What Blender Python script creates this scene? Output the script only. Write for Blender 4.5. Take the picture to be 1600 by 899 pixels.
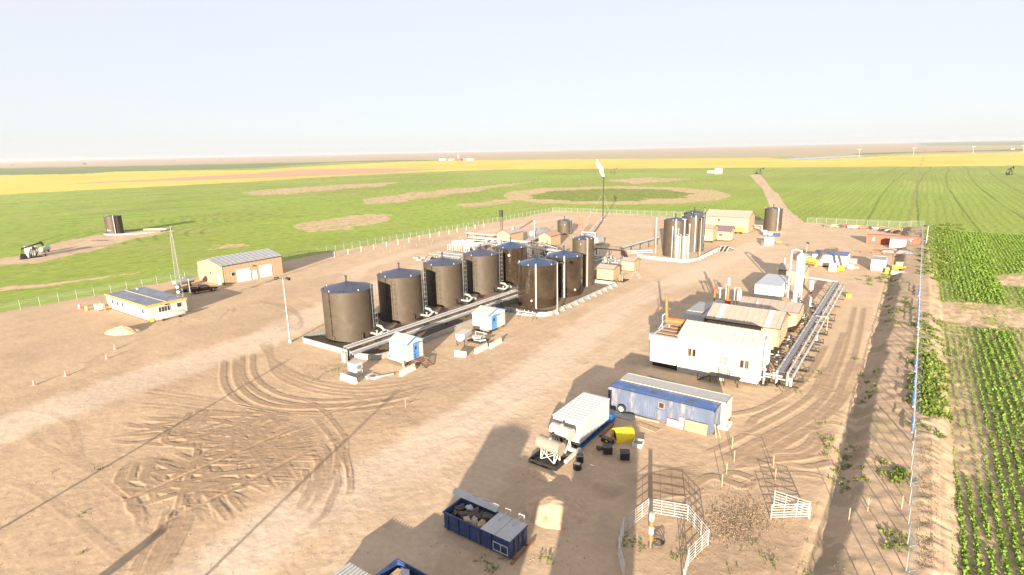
import bpy, math, random
import numpy as np
from mathutils import Vector, Matrix
R = math.radians
sc = bpy.context.scene
for o in list(bpy.data.objects): bpy.data.objects.remove(o)
C = sc.collection
random.seed(7); rng = np.random.default_rng(7)

# ---------------------------------------------------------------- camera (X across the site, Y along the fences)
CAM_H = 30.0; F = 889.0; ROLL = R(1.2); HC = 236.5
DD = (449.5-HC)*math.cos(ROLL); PITCH = math.atan(DD/F)
_A = R(54.5); SA, CA = math.sin(_A), math.cos(_A)
def l2s(v):                       # level camera frame -> site frame
    return Vector((v[0]*SA - v[1]*CA, v[0]*CA + v[1]*SA, v[2]))
cam_d = bpy.data.cameras.new("camera"); cam = bpy.data.objects.new("camera", cam_d); C.objects.link(cam)
cR, sR = math.cos(ROLL), math.sin(ROLL)
Rr = Vector((1, 0, 0)); Uu = Vector((0, math.sin(PITCH), math.cos(PITCH))); Ff = Vector((0, math.cos(PITCH), -math.sin(PITCH)))
cx = l2s(Rr*cR - Uu*sR); cy = l2s(Rr*sR + Uu*cR); cz = -l2s(Ff)
cam.matrix_world = Matrix(((cx.x, cy.x, cz.x, 0), (cx.y, cy.y, cz.y, 0), (cx.z, cy.z, cz.z, CAM_H), (0, 0, 0, 1)))
cam_d.sensor_width = 36; cam_d.lens = 36*F/1600; cam_d.clip_start = .5; cam_d.clip_end = 80000
sc.camera = cam
# ---------------------------------------------------------------- sun, sky, exposure
EL = R(10.5)
trav = Vector((math.cos(R(112))*math.cos(EL), math.sin(R(112))*math.cos(EL), -math.sin(EL)))
sd = bpy.data.lights.new("sun", 'SUN'); sd.energy = 4.35; sd.angle = R(0.5); sd.color = (1.0, .85, .64)
so = bpy.data.objects.new("sun", sd); C.objects.link(so); so.rotation_euler = trav.to_track_quat('-Z', 'Y').to_euler()
w = bpy.data.worlds.new("World"); sc.world = w; w.use_nodes = True
nt = w.node_tree; bg = nt.nodes['Background']; sk = nt.nodes.new('ShaderNodeTexSky')
sk.sky_type = 'NISHITA'; sk.sun_disc = False; sk.sun_elevation = EL; sk.sun_rotation = math.atan2(-trav.x, -trav.y)
sk.altitude = 600; sk.air_density = 1.0; sk.dust_density = 1.0; sk.ozone_density = 4
hz_ = nt.nodes.new('ShaderNodeMix'); hz_.data_type = 'RGBA'; hz_.inputs[0].default_value = .90      # hazy, nearly even summer sky
hz_.inputs[7].default_value = (1.90, 1.86, 1.88, 1); nt.links.new(sk.outputs[0], hz_.inputs[6])
nt.links.new(hz_.outputs[2], bg.inputs[0]); bg.inputs[1].default_value = 0.1
sc.view_settings.view_transform = 'Standard'; sc.view_settings.look = 'None'; sc.view_settings.gamma = 1
sc.view_settings.exposure = 2.2
sc.render.engine = 'CYCLES'
sc.cycles.max_bounces = 5; sc.cycles.volume_bounces = 0; sc.cycles.transparent_max_bounces = 12

# ---------------------------------------------------------------- survey: picture point -> place on the ground plane at height z
def ray(u, v):
    x = u-800; y = 449.5-v
    x, y = cR*x + sR*y, -sR*x + cR*y
    return (x, F*math.cos(PITCH)+y*math.sin(PITCH), -F*math.sin(PITCH)+y*math.cos(PITCH))
def S(u, v, z=0.0):
    d = ray(u, v); t = (CAM_H-z)/-d[2]
    p = l2s((d[0]*t, d[1]*t, 0)); return (p.x, p.y)
def SH(u, vb, vt, z=0.0):         # height of something standing at (u, vb) whose top shows at vt
    x, y = S(u, vb, z); r = math.hypot(x, y); d = ray(u, vt)
    return CAM_H + d[2]/math.hypot(d[0], d[1])*r

# ---------------------------------------------------------------- materials
M = {}
def mat(name, col, rough=.6, metal=0, var=.12, scale=1.5, bump=0, dirt=None, dirt_amt=.0, spec=.4, stretch=(1, 1, 1)):
    m = bpy.data.materials.new(name); m.use_nodes = True; n = m.node_tree; b = n.nodes['Principled BSDF']
    b.inputs['Roughness'].default_value = rough; b.inputs['Metallic'].default_value = metal
    b.inputs['Specular IOR Level'].default_value = spec
    tc = n.nodes.new('ShaderNodeTexCoord'); mp = n.nodes.new('ShaderNodeMapping'); mp.inputs['Scale'].default_value = stretch
    n.links.new(tc.outputs['Object'], mp.inputs[0])
    no = n.nodes.new('ShaderNodeTexNoise'); no.inputs['Scale'].default_value = scale; no.inputs['Detail'].default_value = 6
    n.links.new(mp.outputs[0], no.inputs['Vector'])
    rp = n.nodes.new('ShaderNodeMapRange'); rp.inputs[1].default_value = .3; rp.inputs[2].default_value = .7
    rp.inputs[3].default_value = 1-var; rp.inputs[4].default_value = 1+var*.6
    n.links.new(no.outputs[0], rp.inputs[0])
    mx = n.nodes.new('ShaderNodeMix'); mx.data_type = 'RGBA'; mx.blend_type = 'MULTIPLY'; mx.inputs[0].default_value = 1
    mx.inputs[6].default_value = (*col, 1); n.links.new(rp.outputs[0], mx.inputs[7])
    out = mx.outputs[2]
    if dirt:
        n2 = n.nodes.new('ShaderNodeTexNoise'); n2.inputs['Scale'].default_value = scale*.6; n2.inputs['Detail'].default_value = 9
        n2.inputs['Roughness'].default_value = .7
        n.links.new(mp.outputs[0], n2.inputs['Vector'])
        r2 = n.nodes.new('ShaderNodeMapRange'); r2.inputs[1].default_value = .52; r2.inputs[2].default_value = .68
        r2.inputs[4].default_value = dirt_amt; n.links.new(n2.outputs[0], r2.inputs[0])
        m2 = n.nodes.new('ShaderNodeMix'); m2.data_type = 'RGBA'; n.links.new(r2.outputs[0], m2.inputs[0])
        n.links.new(out, m2.inputs[6]); m2.inputs[7].default_value = (*dirt, 1); out = m2.outputs[2]
    n.links.new(out, b.inputs['Base Color'])
    if bump:
        bp = n.nodes.new('ShaderNodeBump'); bp.inputs['Strength'].default_value = bump; bp.inputs['Distance'].default_value = .1
        n.links.new(no.outputs[0], bp.inputs['Height']); n.links.new(bp.outputs[0], b.inputs['Normal'])
    M[name] = m; return m
RUST = (.20, .09, .045)
mat('white_paint', (.46, .45, .43), .45, dirt=(.5, .42, .33), dirt_amt=.35, var=.06)
mat('white_pipe', (.40, .40, .405), .35, .3, dirt=(.42, .34, .27), dirt_amt=.4, var=.1)
mat('grey_metal', (.42, .43, .44), .4, .5, var=.15)
mat('galvanised', (.38, .39, .40), .38, .7, var=.15, scale=4)
mat('pale_wall', (.33, .34, .335), .45, .3, var=.12, scale=3, dirt=(.4, .32, .24), dirt_amt=.4)
mat('tank_black', (.052, .039, .027), .62, 0, var=.16, scale=.9, dirt=(.10, .075, .055), dirt_amt=.35)
mat('tank_gloss', (.030, .021, .014), .10, 0, var=.3, scale=.55, bump=.9, spec=.8)
mat('tank_roof', (.040, .044, .080), .35, 0, var=.25, scale=1.0, dirt=(.09, .075, .07), dirt_amt=.35)  # black roof with blue sky sheen put into its base colour
mat('gloss_roof', (.022, .045, .105), .22, 0, var=.2, scale=.8)  # reflected sky blue painted into the glossy black roof
mat('dark_steel', (.028, .025, .024), .6, .2, var=.3)
mat('tan_siding', (.33, .245, .16), .55, var=.07, dirt=(.34, .24, .15), dirt_amt=.3)
mat('tan_trim', (.33, .20, .12), .55, var=.1)
mat('brown_trim', (.10, .055, .035), .5)
mat('tan_roof', (.36, .30, .255), .42, .2, var=.12, stretch=(1, .3, 1))
mat('grey_roof', (.36, .36, .38), .4, .4, var=.15)
mat('plum_roof', (.17, .12, .14), .45, .2, var=.15)
mat('white_roof', (.40, .40, .40), .35, .25, var=.1, dirt=(.45, .38, .32), dirt_amt=.35)
mat('slate_membrane', (.16, .185, .245), .55, var=.25, scale=.6, dirt=(.27, .28, .31), dirt_amt=.5)
mat('orange_trim', (.80, .33, .03), .5)
mat('blue_trim', (.07, .22, .52), .45, var=.1)
mat('blue_container', (.075, .15, .36), .5, .1, var=.2, dirt=(.30, .25, .25), dirt_amt=.6, scale=1.1, stretch=(1, 1, .35))
mat('faded_blue', (.085, .112, .18), .55, .1, var=.2, dirt=(.34, .28, .24), dirt_amt=.65, scale=1.3, stretch=(1, 1, .3))
mat('navy_bin', (.035, .065, .17), .45, .2, var=.25, dirt=(.16, .14, .15), dirt_amt=.4)
mat('skid_blue', (.015, .09, .30), .45)
mat('red_container', (.36, .085, .05), .5, .1, var=.15, dirt=RUST, dirt_amt=.4)
mat('rust_pipe', (.45, .13, .045), .6, .1, var=.25, dirt=RUST, dirt_amt=.5)
mat('rust', (.24, .12, .075), .8, .1, var=.3)
mat('worn_white_tank', (.38, .34, .30), .5, .1, var=.1, dirt=(.42, .25, .15), dirt_amt=.6, scale=1.2)
mat('yellow', (.82, .60, .03), .5, var=.08)
mat('amber_tank', (.62, .42, .05), .4)
mat('glass', (.03, .035, .045), .12, 0, var=.1)
mat('door_white', (.56, .56, .55), .4, var=.04)
mat('black_plastic', (.02, .02, .022), .4, var=.3)
mat('wood', (.42, .29, .18), .8, var=.3, scale=3)
mat('concrete', (.44, .41, .37), .85, var=.15, scale=3)
mat('rubber', (.02, .02, .02), .8)
mat('maroon', (.025, .006, .008), .25, .3, var=.1)
mat('cat_orange', (.75, .33, .05), .5, var=.15, dirt=(.35, .22, .12), dirt_amt=.5)
mat('machine_grey', (.11, .09, .075), .6, .2, var=.3)
mat('red_paint', (.55, .06, .05), .5)
mat('cone_pink', (.85, .25, .22), .6)
mat('bag_dark', (.06, .045, .035), .28, var=.4, scale=4, bump=.4)
mat('bag_tan', (.42, .30, .16), .45, var=.35, scale=3, bump=.4)
mat('bag_clear', (.42, .42, .44), .2, var=.3, scale=4)
mat('weathered_tank', (.25, .215, .18), .5, .1, var=.12, dirt=(.20, .11, .06), dirt_amt=.7, scale=1.2)
mat('seam', (.17, .17, .165), .6)  # dark grey, also paints the shade lines along cladding seams
mat('sand', (.45, .32, .215), 1, var=.2, scale=2, bump=.6, spec=.1)
mat('clod', (.33, .235, .16), 1, var=.3, scale=2, spec=.1)
mat('gravel_dark', (.20, .15, .11), 1, var=.35, scale=5, bump=.6, spec=.1)
mat('liner', (.30, .29, .28), .7, var=.2)
mat('vessel_green', (.36, .44, .43), .45)
mat('pale_grey', (.44, .46, .49), .4, .2, var=.08)
mat('fence_steel', (.36, .37, .38), .45, .5, var=.1)
mat('fence_blue', (.16, .30, .62), .5)
mat('post_cream', (.80, .68, .42), .7)
mat('bark', (.10, .075, .055), 1)
mat('far_leaf', (.045, .07, .035), 1)
mat('tarp_grey', (.14, .14, .16), .5)
mat('straw', (.27, .20, .12), 1, var=.3)

def emis(name, col, s):
    m = bpy.data.materials.new(name); m.use_nodes = True; n = m.node_tree
    b = n.nodes['Principled BSDF']; b.inputs['Base Color'].default_value = (*col, 1)
    b.inputs['Emission Color'].default_value = (*col, 1); b.inputs['Emission Strength'].default_value = s; M[name] = m
emis('flame', (1.0, .86, .74), .34)
n = M['flame'].node_tree; lw = n.nodes.new('ShaderNodeLayerWeight'); lw.inputs[0].default_value = .35      # thin and see-through at its rim
inv = n.nodes.new('ShaderNodeMapRange'); inv.inputs[1].default_value = .15; inv.inputs[2].default_value = .75; inv.inputs[3].default_value = .95; inv.inputs[4].default_value = 0
n.links.new(lw.outputs['Facing'], inv.inputs[0]); tb = n.nodes.new('ShaderNodeBsdfTransparent'); ms = n.nodes.new('ShaderNodeMixShader')
n.links.new(inv.outputs[0], ms.inputs[0]); n.links.new(tb.outputs[0], ms.inputs[1]); n.links.new(n.nodes['Principled BSDF'].outputs[0], ms.inputs[2]); n.links.new(ms.outputs[0], n.nodes['Material Output'].inputs[0])
def leafmat(name, col, col2):
    m = bpy.data.materials.new(name); m.use_nodes = True; n = m.node_tree; b = n.nodes['Principled BSDF']
    b.inputs['Roughness'].default_value = .6; b.inputs['Specular IOR Level'].default_value = .25
    g = n.nodes.new('ShaderNodeNewGeometry'); no = n.nodes.new('ShaderNodeTexNoise'); no.inputs['Scale'].default_value = .5
    n.links.new(g.outputs['Position'], no.inputs['Vector'])
    mx = n.nodes.new('ShaderNodeMix'); mx.data_type = 'RGBA'; mx.inputs[6].default_value = (*col, 1); mx.inputs[7].default_value = (*col2, 1)
    ad = n.nodes.new('ShaderNodeMath'); ad.operation = 'ADD'; ad.use_clamp = True
    s2 = n.nodes.new('ShaderNodeMath'); s2.operation = 'MULTIPLY_ADD'; s2.inputs[1].default_value = .6; s2.inputs[2].default_value = -.3
    n.links.new(g.outputs['Random Per Island'], s2.inputs[0]); n.links.new(s2.outputs[0], ad.inputs[0]); n.links.new(no.outputs[0], ad.inputs[1])
    n.links.new(ad.outputs[0], mx.inputs[0]); n.links.new(mx.outputs[2], b.inputs['Base Color'])
    tr = n.nodes.new('ShaderNodeBsdfTranslucent'); n.links.new(mx.outputs[2], tr.inputs[0])
    ms = n.nodes.new('ShaderNodeMixShader'); ms.inputs[0].default_value = .3
    n.links.new(b.outputs[0], ms.inputs[1]); n.links.new(tr.outputs[0], ms.inputs[2]); n.links.new(ms.outputs[0], n.nodes['Material Output'].inputs[0]); M[name] = m
leafmat('crop_leaf', (.12, .235, .03), (.23, .32, .055))
leafmat('weed_leaf', (.11, .19, .03), (.22, .26, .06))
def meshmat():        # fine woven wire, far below the size of a pixel: an even thin veil
    m = bpy.data.materials.new('chain_link'); m.use_nodes = True; n = m.node_tree; b = n.nodes['Principled BSDF']
    b.inputs['Base Color'].default_value = (.45, .46, .46, 1); t = n.nodes.new('ShaderNodeBsdfTransparent'); ms = n.nodes.new('ShaderNodeMixShader'); ms.inputs[0].default_value = .07
    n.links.new(t.outputs[0], ms.inputs[1]); n.links.new(b.outputs[0], ms.inputs[2]); n.links.new(ms.outputs[0], n.nodes['Material Output'].inputs[0]); M['chain_link'] = m
meshmat()

# ---------------------------------------------------------------- mesh builder
class MB:
    def __init__(s): s.v = []; s.f = []; s.sm = []
    def add(s, vs, fs, smooth=False):
        o = len(s.v); s.v += [tuple(p) for p in vs]; s.f += [tuple(i+o for i in f) for f in fs]; s.sm += [smooth]*len(fs); return s
    def box(s, x0, x1, y0, y1, z0, z1):
        vs = [(x, y, z) for z in (z0, z1) for y in (y0, y1) for x in (x0, x1)]
        return s.add(vs, [(0, 2, 3, 1), (4, 5, 7, 6), (0, 1, 5, 4), (2, 6, 7, 3), (0, 4, 6, 2), (1, 3, 7, 5)])
    def cyl(s, p, q, r, n=10, r2=None, caps=True):
        p = Vector(p); q = Vector(q); d = (q-p).normalized(); r2 = r if r2 is None else r2
        t = d.orthogonal().normalized(); bt = d.cross(t); vs = []
        for c, rr in ((p, r), (q, r2)):
            for i in range(n):
                a = 2*math.pi*i/n; vs.append(c+(t*math.cos(a)+bt*math.sin(a))*rr)
        fs = [(i, (i+1) % n, n+(i+1) % n, n+i) for i in range(n)]
        s.add(vs, fs, True)
        if caps:
            s.add(vs[:n], [tuple(range(n))[::-1]]); s.add(vs[n:], [tuple(range(n))])
        return s
    def capsule(s, p, q, r, n=16, bul=.5):      # horizontal pressure vessel with dished ends
        p = Vector(p); q = Vector(q); d = (q-p).normalized(); t = d.orthogonal().normalized(); bt = d.cross(t)
        prof = [(-bul*r*math.cos(a), r*math.sin(a)) for a in [R(k) for k in (5, 30, 55, 90)]]
        L = (q-p).length
        prof += [(L+bul*r*math.cos(a), r*math.sin(a)) for a in [R(k) for k in (90, 55, 30, 5)]]
        vs = [p+d*h+(t*math.cos(2*math.pi*i/n)+bt*math.sin(2*math.pi*i/n))*rr for h, rr in prof for i in range(n)]
        fs = [(k*n+i, k*n+(i+1) % n, (k+1)*n+(i+1) % n, (k+1)*n+i) for k in range(len(prof)-1) for i in range(n)]
        s.add(vs, fs, True); s.add(vs[:n], [tuple(range(n))[::-1]]); s.add(vs[-n:], [tuple(range(n))]); return s
    def tube(s, pts, r, n=8):
        for a, b in zip(pts[:-1], pts[1:]): s.cyl(a, b, r, n)
        for c in pts[1:-1]: s.ball(c, r*1.02, 8, 4)
        return s
    def ball(s, c, r, n=12, m=6, sz=1):
        vs = []; fs = []
        for j in range(m+1):
            th = math.pi*j/m
            for i in range(n):
                a = 2*math.pi*i/n; vs.append((c[0]+r*math.sin(th)*math.cos(a), c[1]+r*math.sin(th)*math.sin(a), c[2]+r*sz*math.cos(th)))
        for j in range(m):
            for i in range(n): fs.append((j*n+i, (j+1)*n+i, (j+1)*n+(i+1) % n, j*n+(i+1) % n))
        return s.add(vs, fs, True)
    def bar(s, p, q, w=.05, h=None):
        p = Vector(p); q = Vector(q); d = (q-p).normalized(); up = Vector((0, 0, 1))
        if abs(d.z) > .95: up = Vector((0, 1, 0))
        t = d.cross(up).normalized()*w; u = t.cross(d).normalized()*(h or w)
        vs = [c+a*t+b*u for c in (p, q) for a, b in ((-1, -1), (1, -1), (1, 1), (-1, 1))]
        vs = [c + (x-c) * .5 for c, x in zip([p]*4+[q]*4, vs)]
        return s.add(vs, [(0, 1, 2, 3), (7, 6, 5, 4), (0, 4, 5, 1), (1, 5, 6, 2), (2, 6, 7, 3), (3, 7, 4, 0)])
    def prism(s, poly, axis, a0, a1):            # poly in the two other axes
        n = len(poly)
        def P(p, a): return (a, p[0], p[1]) if axis == 'x' else ((p[0], a, p[1]) if axis == 'y' else (p[0], p[1], a))
        vs = [P(p, a0) for p in poly]+[P(p, a1) for p in poly]
        fs = [tuple(range(n)), tuple(range(2*n-1, n-1, -1))]+[(i, n+i, n+(i+1) % n, (i+1) % n) for i in range(n)]
        return s.add(vs, fs)
    def build(s, name, material, parent=None, loc=None):
        me = bpy.data.meshes.new(name); me.from_pydata([tuple(p) for p in s.v], [], s.f)
        me.polygons.foreach_set('use_smooth', s.sm); me.materials.append(M[material] if isinstance(material, str) else material)
        me.update()
        import bmesh
        bm = bmesh.new(); bm.from_mesh(me); bmesh.ops.recalc_face_normals(bm, faces=bm.faces); bm.to_mesh(me); bm.free()
        o = bpy.data.objects.new(name, me); C.objects.link(o)
        if parent: o.parent = parent
        if loc: o.location = loc
        return o
def thing(name, label, cat, loc=(0, 0, 0), rz=0, group=None):
    o = bpy.data.objects.new(name, None); C.objects.link(o); o.location = loc if len(loc) == 3 else (*loc, 0)
    o.rotation_euler = (0, 0, rz); o['label'] = label; o['category'] = cat; o.empty_display_size = .3
    if group: o['group'] = group
    return o
def tag(o, label, cat, group=None):
    o['label'] = label; o['category'] = cat
    if group: o['group'] = group
    return o
def copy_tree(o, parent=None):
    c = o.copy(); C.objects.link(c); c.parent = parent
    for ch in o.children: copy_tree(ch, c)
    return c
# ================================================================ GROUND
def hsh(ix, iy, s):
    h = (ix.astype(np.int64)*374761393 + iy.astype(np.int64)*668265263 + s*144665) & 0xffffffff
    h = ((h ^ (h >> 13))*1274126177) & 0xffffffff
    return ((h ^ (h >> 16)) & 0xffff)/65535.0
def vn(x, y, s=0):
    ix = np.floor(x); iy = np.floor(y); fx = x-ix; fy = y-iy; fx = fx*fx*(3-2*fx); fy = fy*fy*(3-2*fy)
    a = hsh(ix, iy, s); b = hsh(ix+1, iy, s); c = hsh(ix, iy+1, s); d = hsh(ix+1, iy+1, s)
    return (a*(1-fx)+b*fx)*(1-fy)+(c*(1-fx)+d*fx)*fy
def fbm(x, y, s=0, o=4):
    t = 0; a = .5; n = 0
    for k in range(o): t = t+a*vn(x*2**k, y*2**k, s+k); n += a; a *= .5
    return t/n
def inpoly(X, Y, poly):
    r = np.zeros(X.shape, bool); n = len(poly)
    for i in range(n):
        x1, y1 = poly[i]; x2, y2 = poly[(i+1) % n]
        if y1 == y2: continue
        r ^= ((y1 > Y) != (y2 > Y)) & (X < (x2-x1)*(Y-y1)/(y2-y1)+x1)
    return r
def P(*pts): return [S(u, max(v, 236.5+(800-u)*.02095+.5)) for u, v in pts]

# --- fine relief of the yard (tyre ruts, windrows) drawn on a 0.12 m raster
RX0, RX1, RY0, RY1, RC = -112.0, 3.0, 8.0, 140.0, .09
NX = int((RX1-RX0)/RC); NY = int((RY1-RY0)/RC)
RH = np.zeros((NY, NX), np.float32); RD = np.zeros((NY, NX), np.float32)   # height, dug-soil mask
def stamp(pts, width=.35, depth=.12, ridge=.28, fade=True):
    depth = depth*1.3; width = width*.80
    pts = [np.array(p, float) for p in pts]
    # smooth (Catmull-Rom) resample
    q = []
    for i in range(len(pts)-1):
        p0 = pts[max(i-1, 0)]; p1 = pts[i]; p2 = pts[i+1]; p3 = pts[min(i+2, len(pts)-1)]
        n = max(2, int(np.hypot(*(p2-p1))/.1))
        for t in np.linspace(0, 1, n, endpoint=False):
            q.append(.5*((2*p1)+(-p0+p2)*t+(2*p0-5*p1+4*p2-p3)*t*t+(-p0+3*p1-3*p2+p3)*t**3))
    N = len(q); k = int(width*2.2/RC)+1
    yy, xx = np.mgrid[-k:k+1, -k:k+1]
    for j, p in enumerate(q):
        ci = int((p[0]-RX0)/RC); cj = int((p[1]-RY0)/RC)
        if ci < k or cj < k or ci >= NX-k-1 or cj >= NY-k-1: continue
        e = min(1, min(j, N-j)/25.) if fade else 1
        d = np.hypot(xx*RC-(p[0]-RX0-ci*RC), yy*RC-(p[1]-RY0-cj*RC))
        g = -depth*np.exp(-(d/(width*.5))**4)*e
        rr = ridge*depth*np.exp(-((d-width*.95)/(width*.35))**2)*e
        sl = (slice(cj-k, cj+k+1), slice(ci-k, ci+k+1))
        c = RH[sl]
        cut = np.minimum(c, g); RH[sl] = np.where(g < -.02*depth/.12, cut, np.maximum(c, rr))
        RD[sl] = np.maximum(RD[sl], np.exp(-(d/(width*1.2))**2)*e*min(1, depth/.13))
def pair(pts, gap=1.9, **k):
    pts = [np.array(p, float) for p in pts]; out = []
    for i, p in enumerate(pts):
        a = pts[max(i-1, 0)]; b = pts[min(i+1, len(pts)-1)]; d = (b-a)/max(1e-6, np.hypot(*(b-a)))
        out.append((p+np.array([-d[1], d[0]])*gap/2, p-np.array([-d[1], d[0]])*gap/2))
    stamp([o[0] for o in out], **k); stamp([o[1] for o in out], **k)
def cL(*pts): return [S(x/2.372, 520+y/2.372) for x, y in pts]
# big curved turns beside the tank berm
pair(cL((850, 100), (855, 190), (930, 262), (1060, 288), (1250, 285), (1400, 268), (1560, 235)), gap=1.6, width=.5, depth=.15)
pair(cL((915, 80), (920, 160), (985, 222), (1080, 252), (1220, 262), (1400, 245), (1560, 210)), gap=1.5, width=.45, depth=.12)
for dy in (0, 14, 30, 44):
    stamp(cL((960+dy, 40), (1010, 100+dy), (1130, 165+dy), (1300, 200+dy*.8), (1480, 185+dy), (1640, 150+dy)), width=.35, depth=.07)
for dy in range(0, 120, 13):
    stamp(cL((560+random.randint(-60, 60), 210+dy), (800, 250+dy*.8), (1100, 300+dy*.6), (1400, 290+dy*.6), (1600, 262+dy*.6)), width=.3, depth=.05)
# churned tangle of ruts in the middle of the yard
rr_ = random.Random(3)
for k in range(20):
    x0 = rr_.uniform(340, 620); y0 = rr_.uniform(310, 480)
    pts = [(x0, y0), (x0+rr_.uniform(60, 160), y0+rr_.uniform(-25, 25)), (x0+rr_.uniform(180, 330), y0+rr_.uniform(-30, 40)),
           (x0+rr_.uniform(380, 600), y0+rr_.uniform(-30, 60))]
    stamp(cL(*pts), width=rr_.uniform(.3, .5), depth=rr_.uniform(.08, .2))
for k in range(12):
    x0 = rr_.uniform(480, 900); y0 = rr_.uniform(430, 500); s = rr_.uniform(-70, 60)
    x3 = min(1000, x0+rr_.uniform(-60, 330)); y3 = rr_.uniform(570, 760)
    pts = [(x0, y0), (x0+s, y0+rr_.uniform(40, 90)), ((x0+x3)/2+rr_.uniform(-60, 40), (y0+y3)/2), (x3-rr_.uniform(0, 60), y3-50), (x3, y3)]
    stamp(cL(*pts), width=rr_.uniform(.32, .55), depth=rr_.uniform(.12, .26))
for k in range(44):
    r = 90+k*8.5+rr_.uniform(-14, 14); cx0 = 600+rr_.uniform(-60, 60); cyy = 520+rr_.uniform(-40, 30)
    a0 = rr_.uniform(-48, -5); a1 = a0+rr_.uniform(25, 60)
    pts = [(cx0+r*1.15*math.cos(R(a))+150+rr_.uniform(-7, 7), cyy+r*.72*math.sin(R(a))+rr_.uniform(-5, 5)) for a in np.linspace(a0, a1, 6)]
    stamp(cL(*pts), width=.36, depth=rr_.uniform(.07, .16))
for k in range(9):
    x0 = 640+rr_.uniform(-60, 60); stamp(cL((x0+30, 640), (x0+rr_.uniform(-10, 20), 720), (x0-60, 820), (x0-110+rr_.uniform(-20, 20), 920)), width=.33, depth=.09)
rcx, rcy = S(330, 705)
# vehicles turning over and over on the same soft patch: paired wheel tracks
for k in range(30):
    p = np.array(S(325+rr_.gauss(0, 58), 715+rr_.gauss(0, 40))); ha = rr_.choice((R(20), R(75), R(100), R(130), R(50)))+rr_.uniform(-.5, .5); cu = rr_.uniform(-.12, .12); path = [p.copy()]
    for q in range(rr_.randint(14, 30)):
        cu += rr_.uniform(-.07, .07); cu *= .9; ha += cu; p = p+np.array((math.cos(ha), math.sin(ha)))*1.1
        if math.hypot((p[0]-rcx)/13, (p[1]-rcy)/11) > 1: break
        path.append(p.copy())
    if len(path) < 4: continue
    (pair if k % 3 else stamp)(path, width=rr_.uniform(.34, .46), depth=rr_.uniform(.13, .22))
# light tracks on the left yard
for c in (((0, 300), (120, 290), (260, 340), (300, 480), (420, 560)), ((300, 150), (360, 90), (470, 40), (600, 0), (700, -60)), ((0, 260), (200, 210), (420, 130), (560, 60)),
          ((100, 380), (150, 420), (300, 490), (400, 540)), ((0, 540), (150, 600), (330, 740), (480, 870)), ((200, 390), (330, 500), (480, 620))):
    stamp(cL(*c), width=.45, depth=.03)
stamp([S(0, 512), S(60, 497), S(140, 474), S(200, 463)], width=1.0, depth=.35)
# right-hand yard
def cR_(*pts): return [S(1120+x/4.994, 640+y/4.994) for x, y in pts]
for k, c in enumerate((((-60, 380), (120, 300), (330, 190), (520, 90), (700, -20), (820, -140), (900, -330)), ((60, 420), (330, 330), (560, 210), (850, 30), (1000, -140), (1090, -380)),
          ((0, 430), (200, 400), (420, 290), (640, 160), (880, -60), (960, -300)),
          ((100, 440), (230, 370), (480, 350), (640, 345), (750, 290), (820, 190), (960, 160)), ((220, 450), (420, 400), (650, 380), (780, 350), (880, 340)), ((640, 200), (800, 140), (900, 130)),
          ((500, 410), (700, 450), (880, 420), (1010, 380)), ((740, 320), (800, 240), (900, 150)), ((560, 500), (740, 510), (900, 550)), ((240, 180), (300, 80), (420, 20), (560, -60)),
          ((880, -100), (1010, -350), (1080, -600), (1120, -800)), ((800, -120), (900, -330), (1000, -600)), ((100, 600), (80, 520), (150, 500), (290, 560), (200, 640)), ((-100, 40), (200, 30), (450, -60), (700, -240), (860, -500)))):
    pair(cR_(*c), gap=.9 if k % 2 else 1.5, width=.42, depth=.13) if k in (0, 1, 2, 3, 10) else stamp(cR_(*c), width=.5, depth=.17)
def cG(*pts): return [S(940+x/4.444, 730+y/4.444) for x, y in pts]
for k in range(13):
    y0 = 40+k*14; stamp(cG((140+k*3, y0+40), (300, y0+30-k), (480, y0-10), (700+k*6, y0-40)), width=.4, depth=.12)
for k in range(8):
    stamp(cG((-160+k*8, 60+k*24), (-60, 120+k*14), (80, 150+k*8), (240, 110+k*6)), width=.35, depth=.07)
stamp([S(1075, 770), S(1110, 745), S(1160, 760), S(1180, 745)], width=.5, depth=.15)
for k in range(10):
    a = rr_.uniform(0, 6.28); x0, y0 = S(1230+rr_.uniform(-40, 160), 660+rr_.uniform(-90, 60))
    stamp([(x0, y0), (x0+3*math.cos(a), y0+3*math.sin(a)), (x0+5*math.cos(a+.7), y0+5*math.sin(a+.7))], width=.4, depth=.12)
for k in range(16):     # straight compacted lanes on the main haul road
    x0 = -42+rr_.uniform(-13, 13); stamp([(x0+rr_.uniform(-2, 2), rr_.uniform(12, 50)), (x0+rr_.uniform(-1, 1), rr_.uniform(60, 90)), (x0+rr_.uniform(-3, 3), rr_.uniform(100, 135))], width=.45, depth=.018, ridge=.3)
for c in range(3):
    stamp([S(340+c*20, 500-c*8), S(380, 470+c*3), S(430+c*9, 478), S(470, 500+c*5), S(430, 520)], width=.3, depth=.06)

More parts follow.
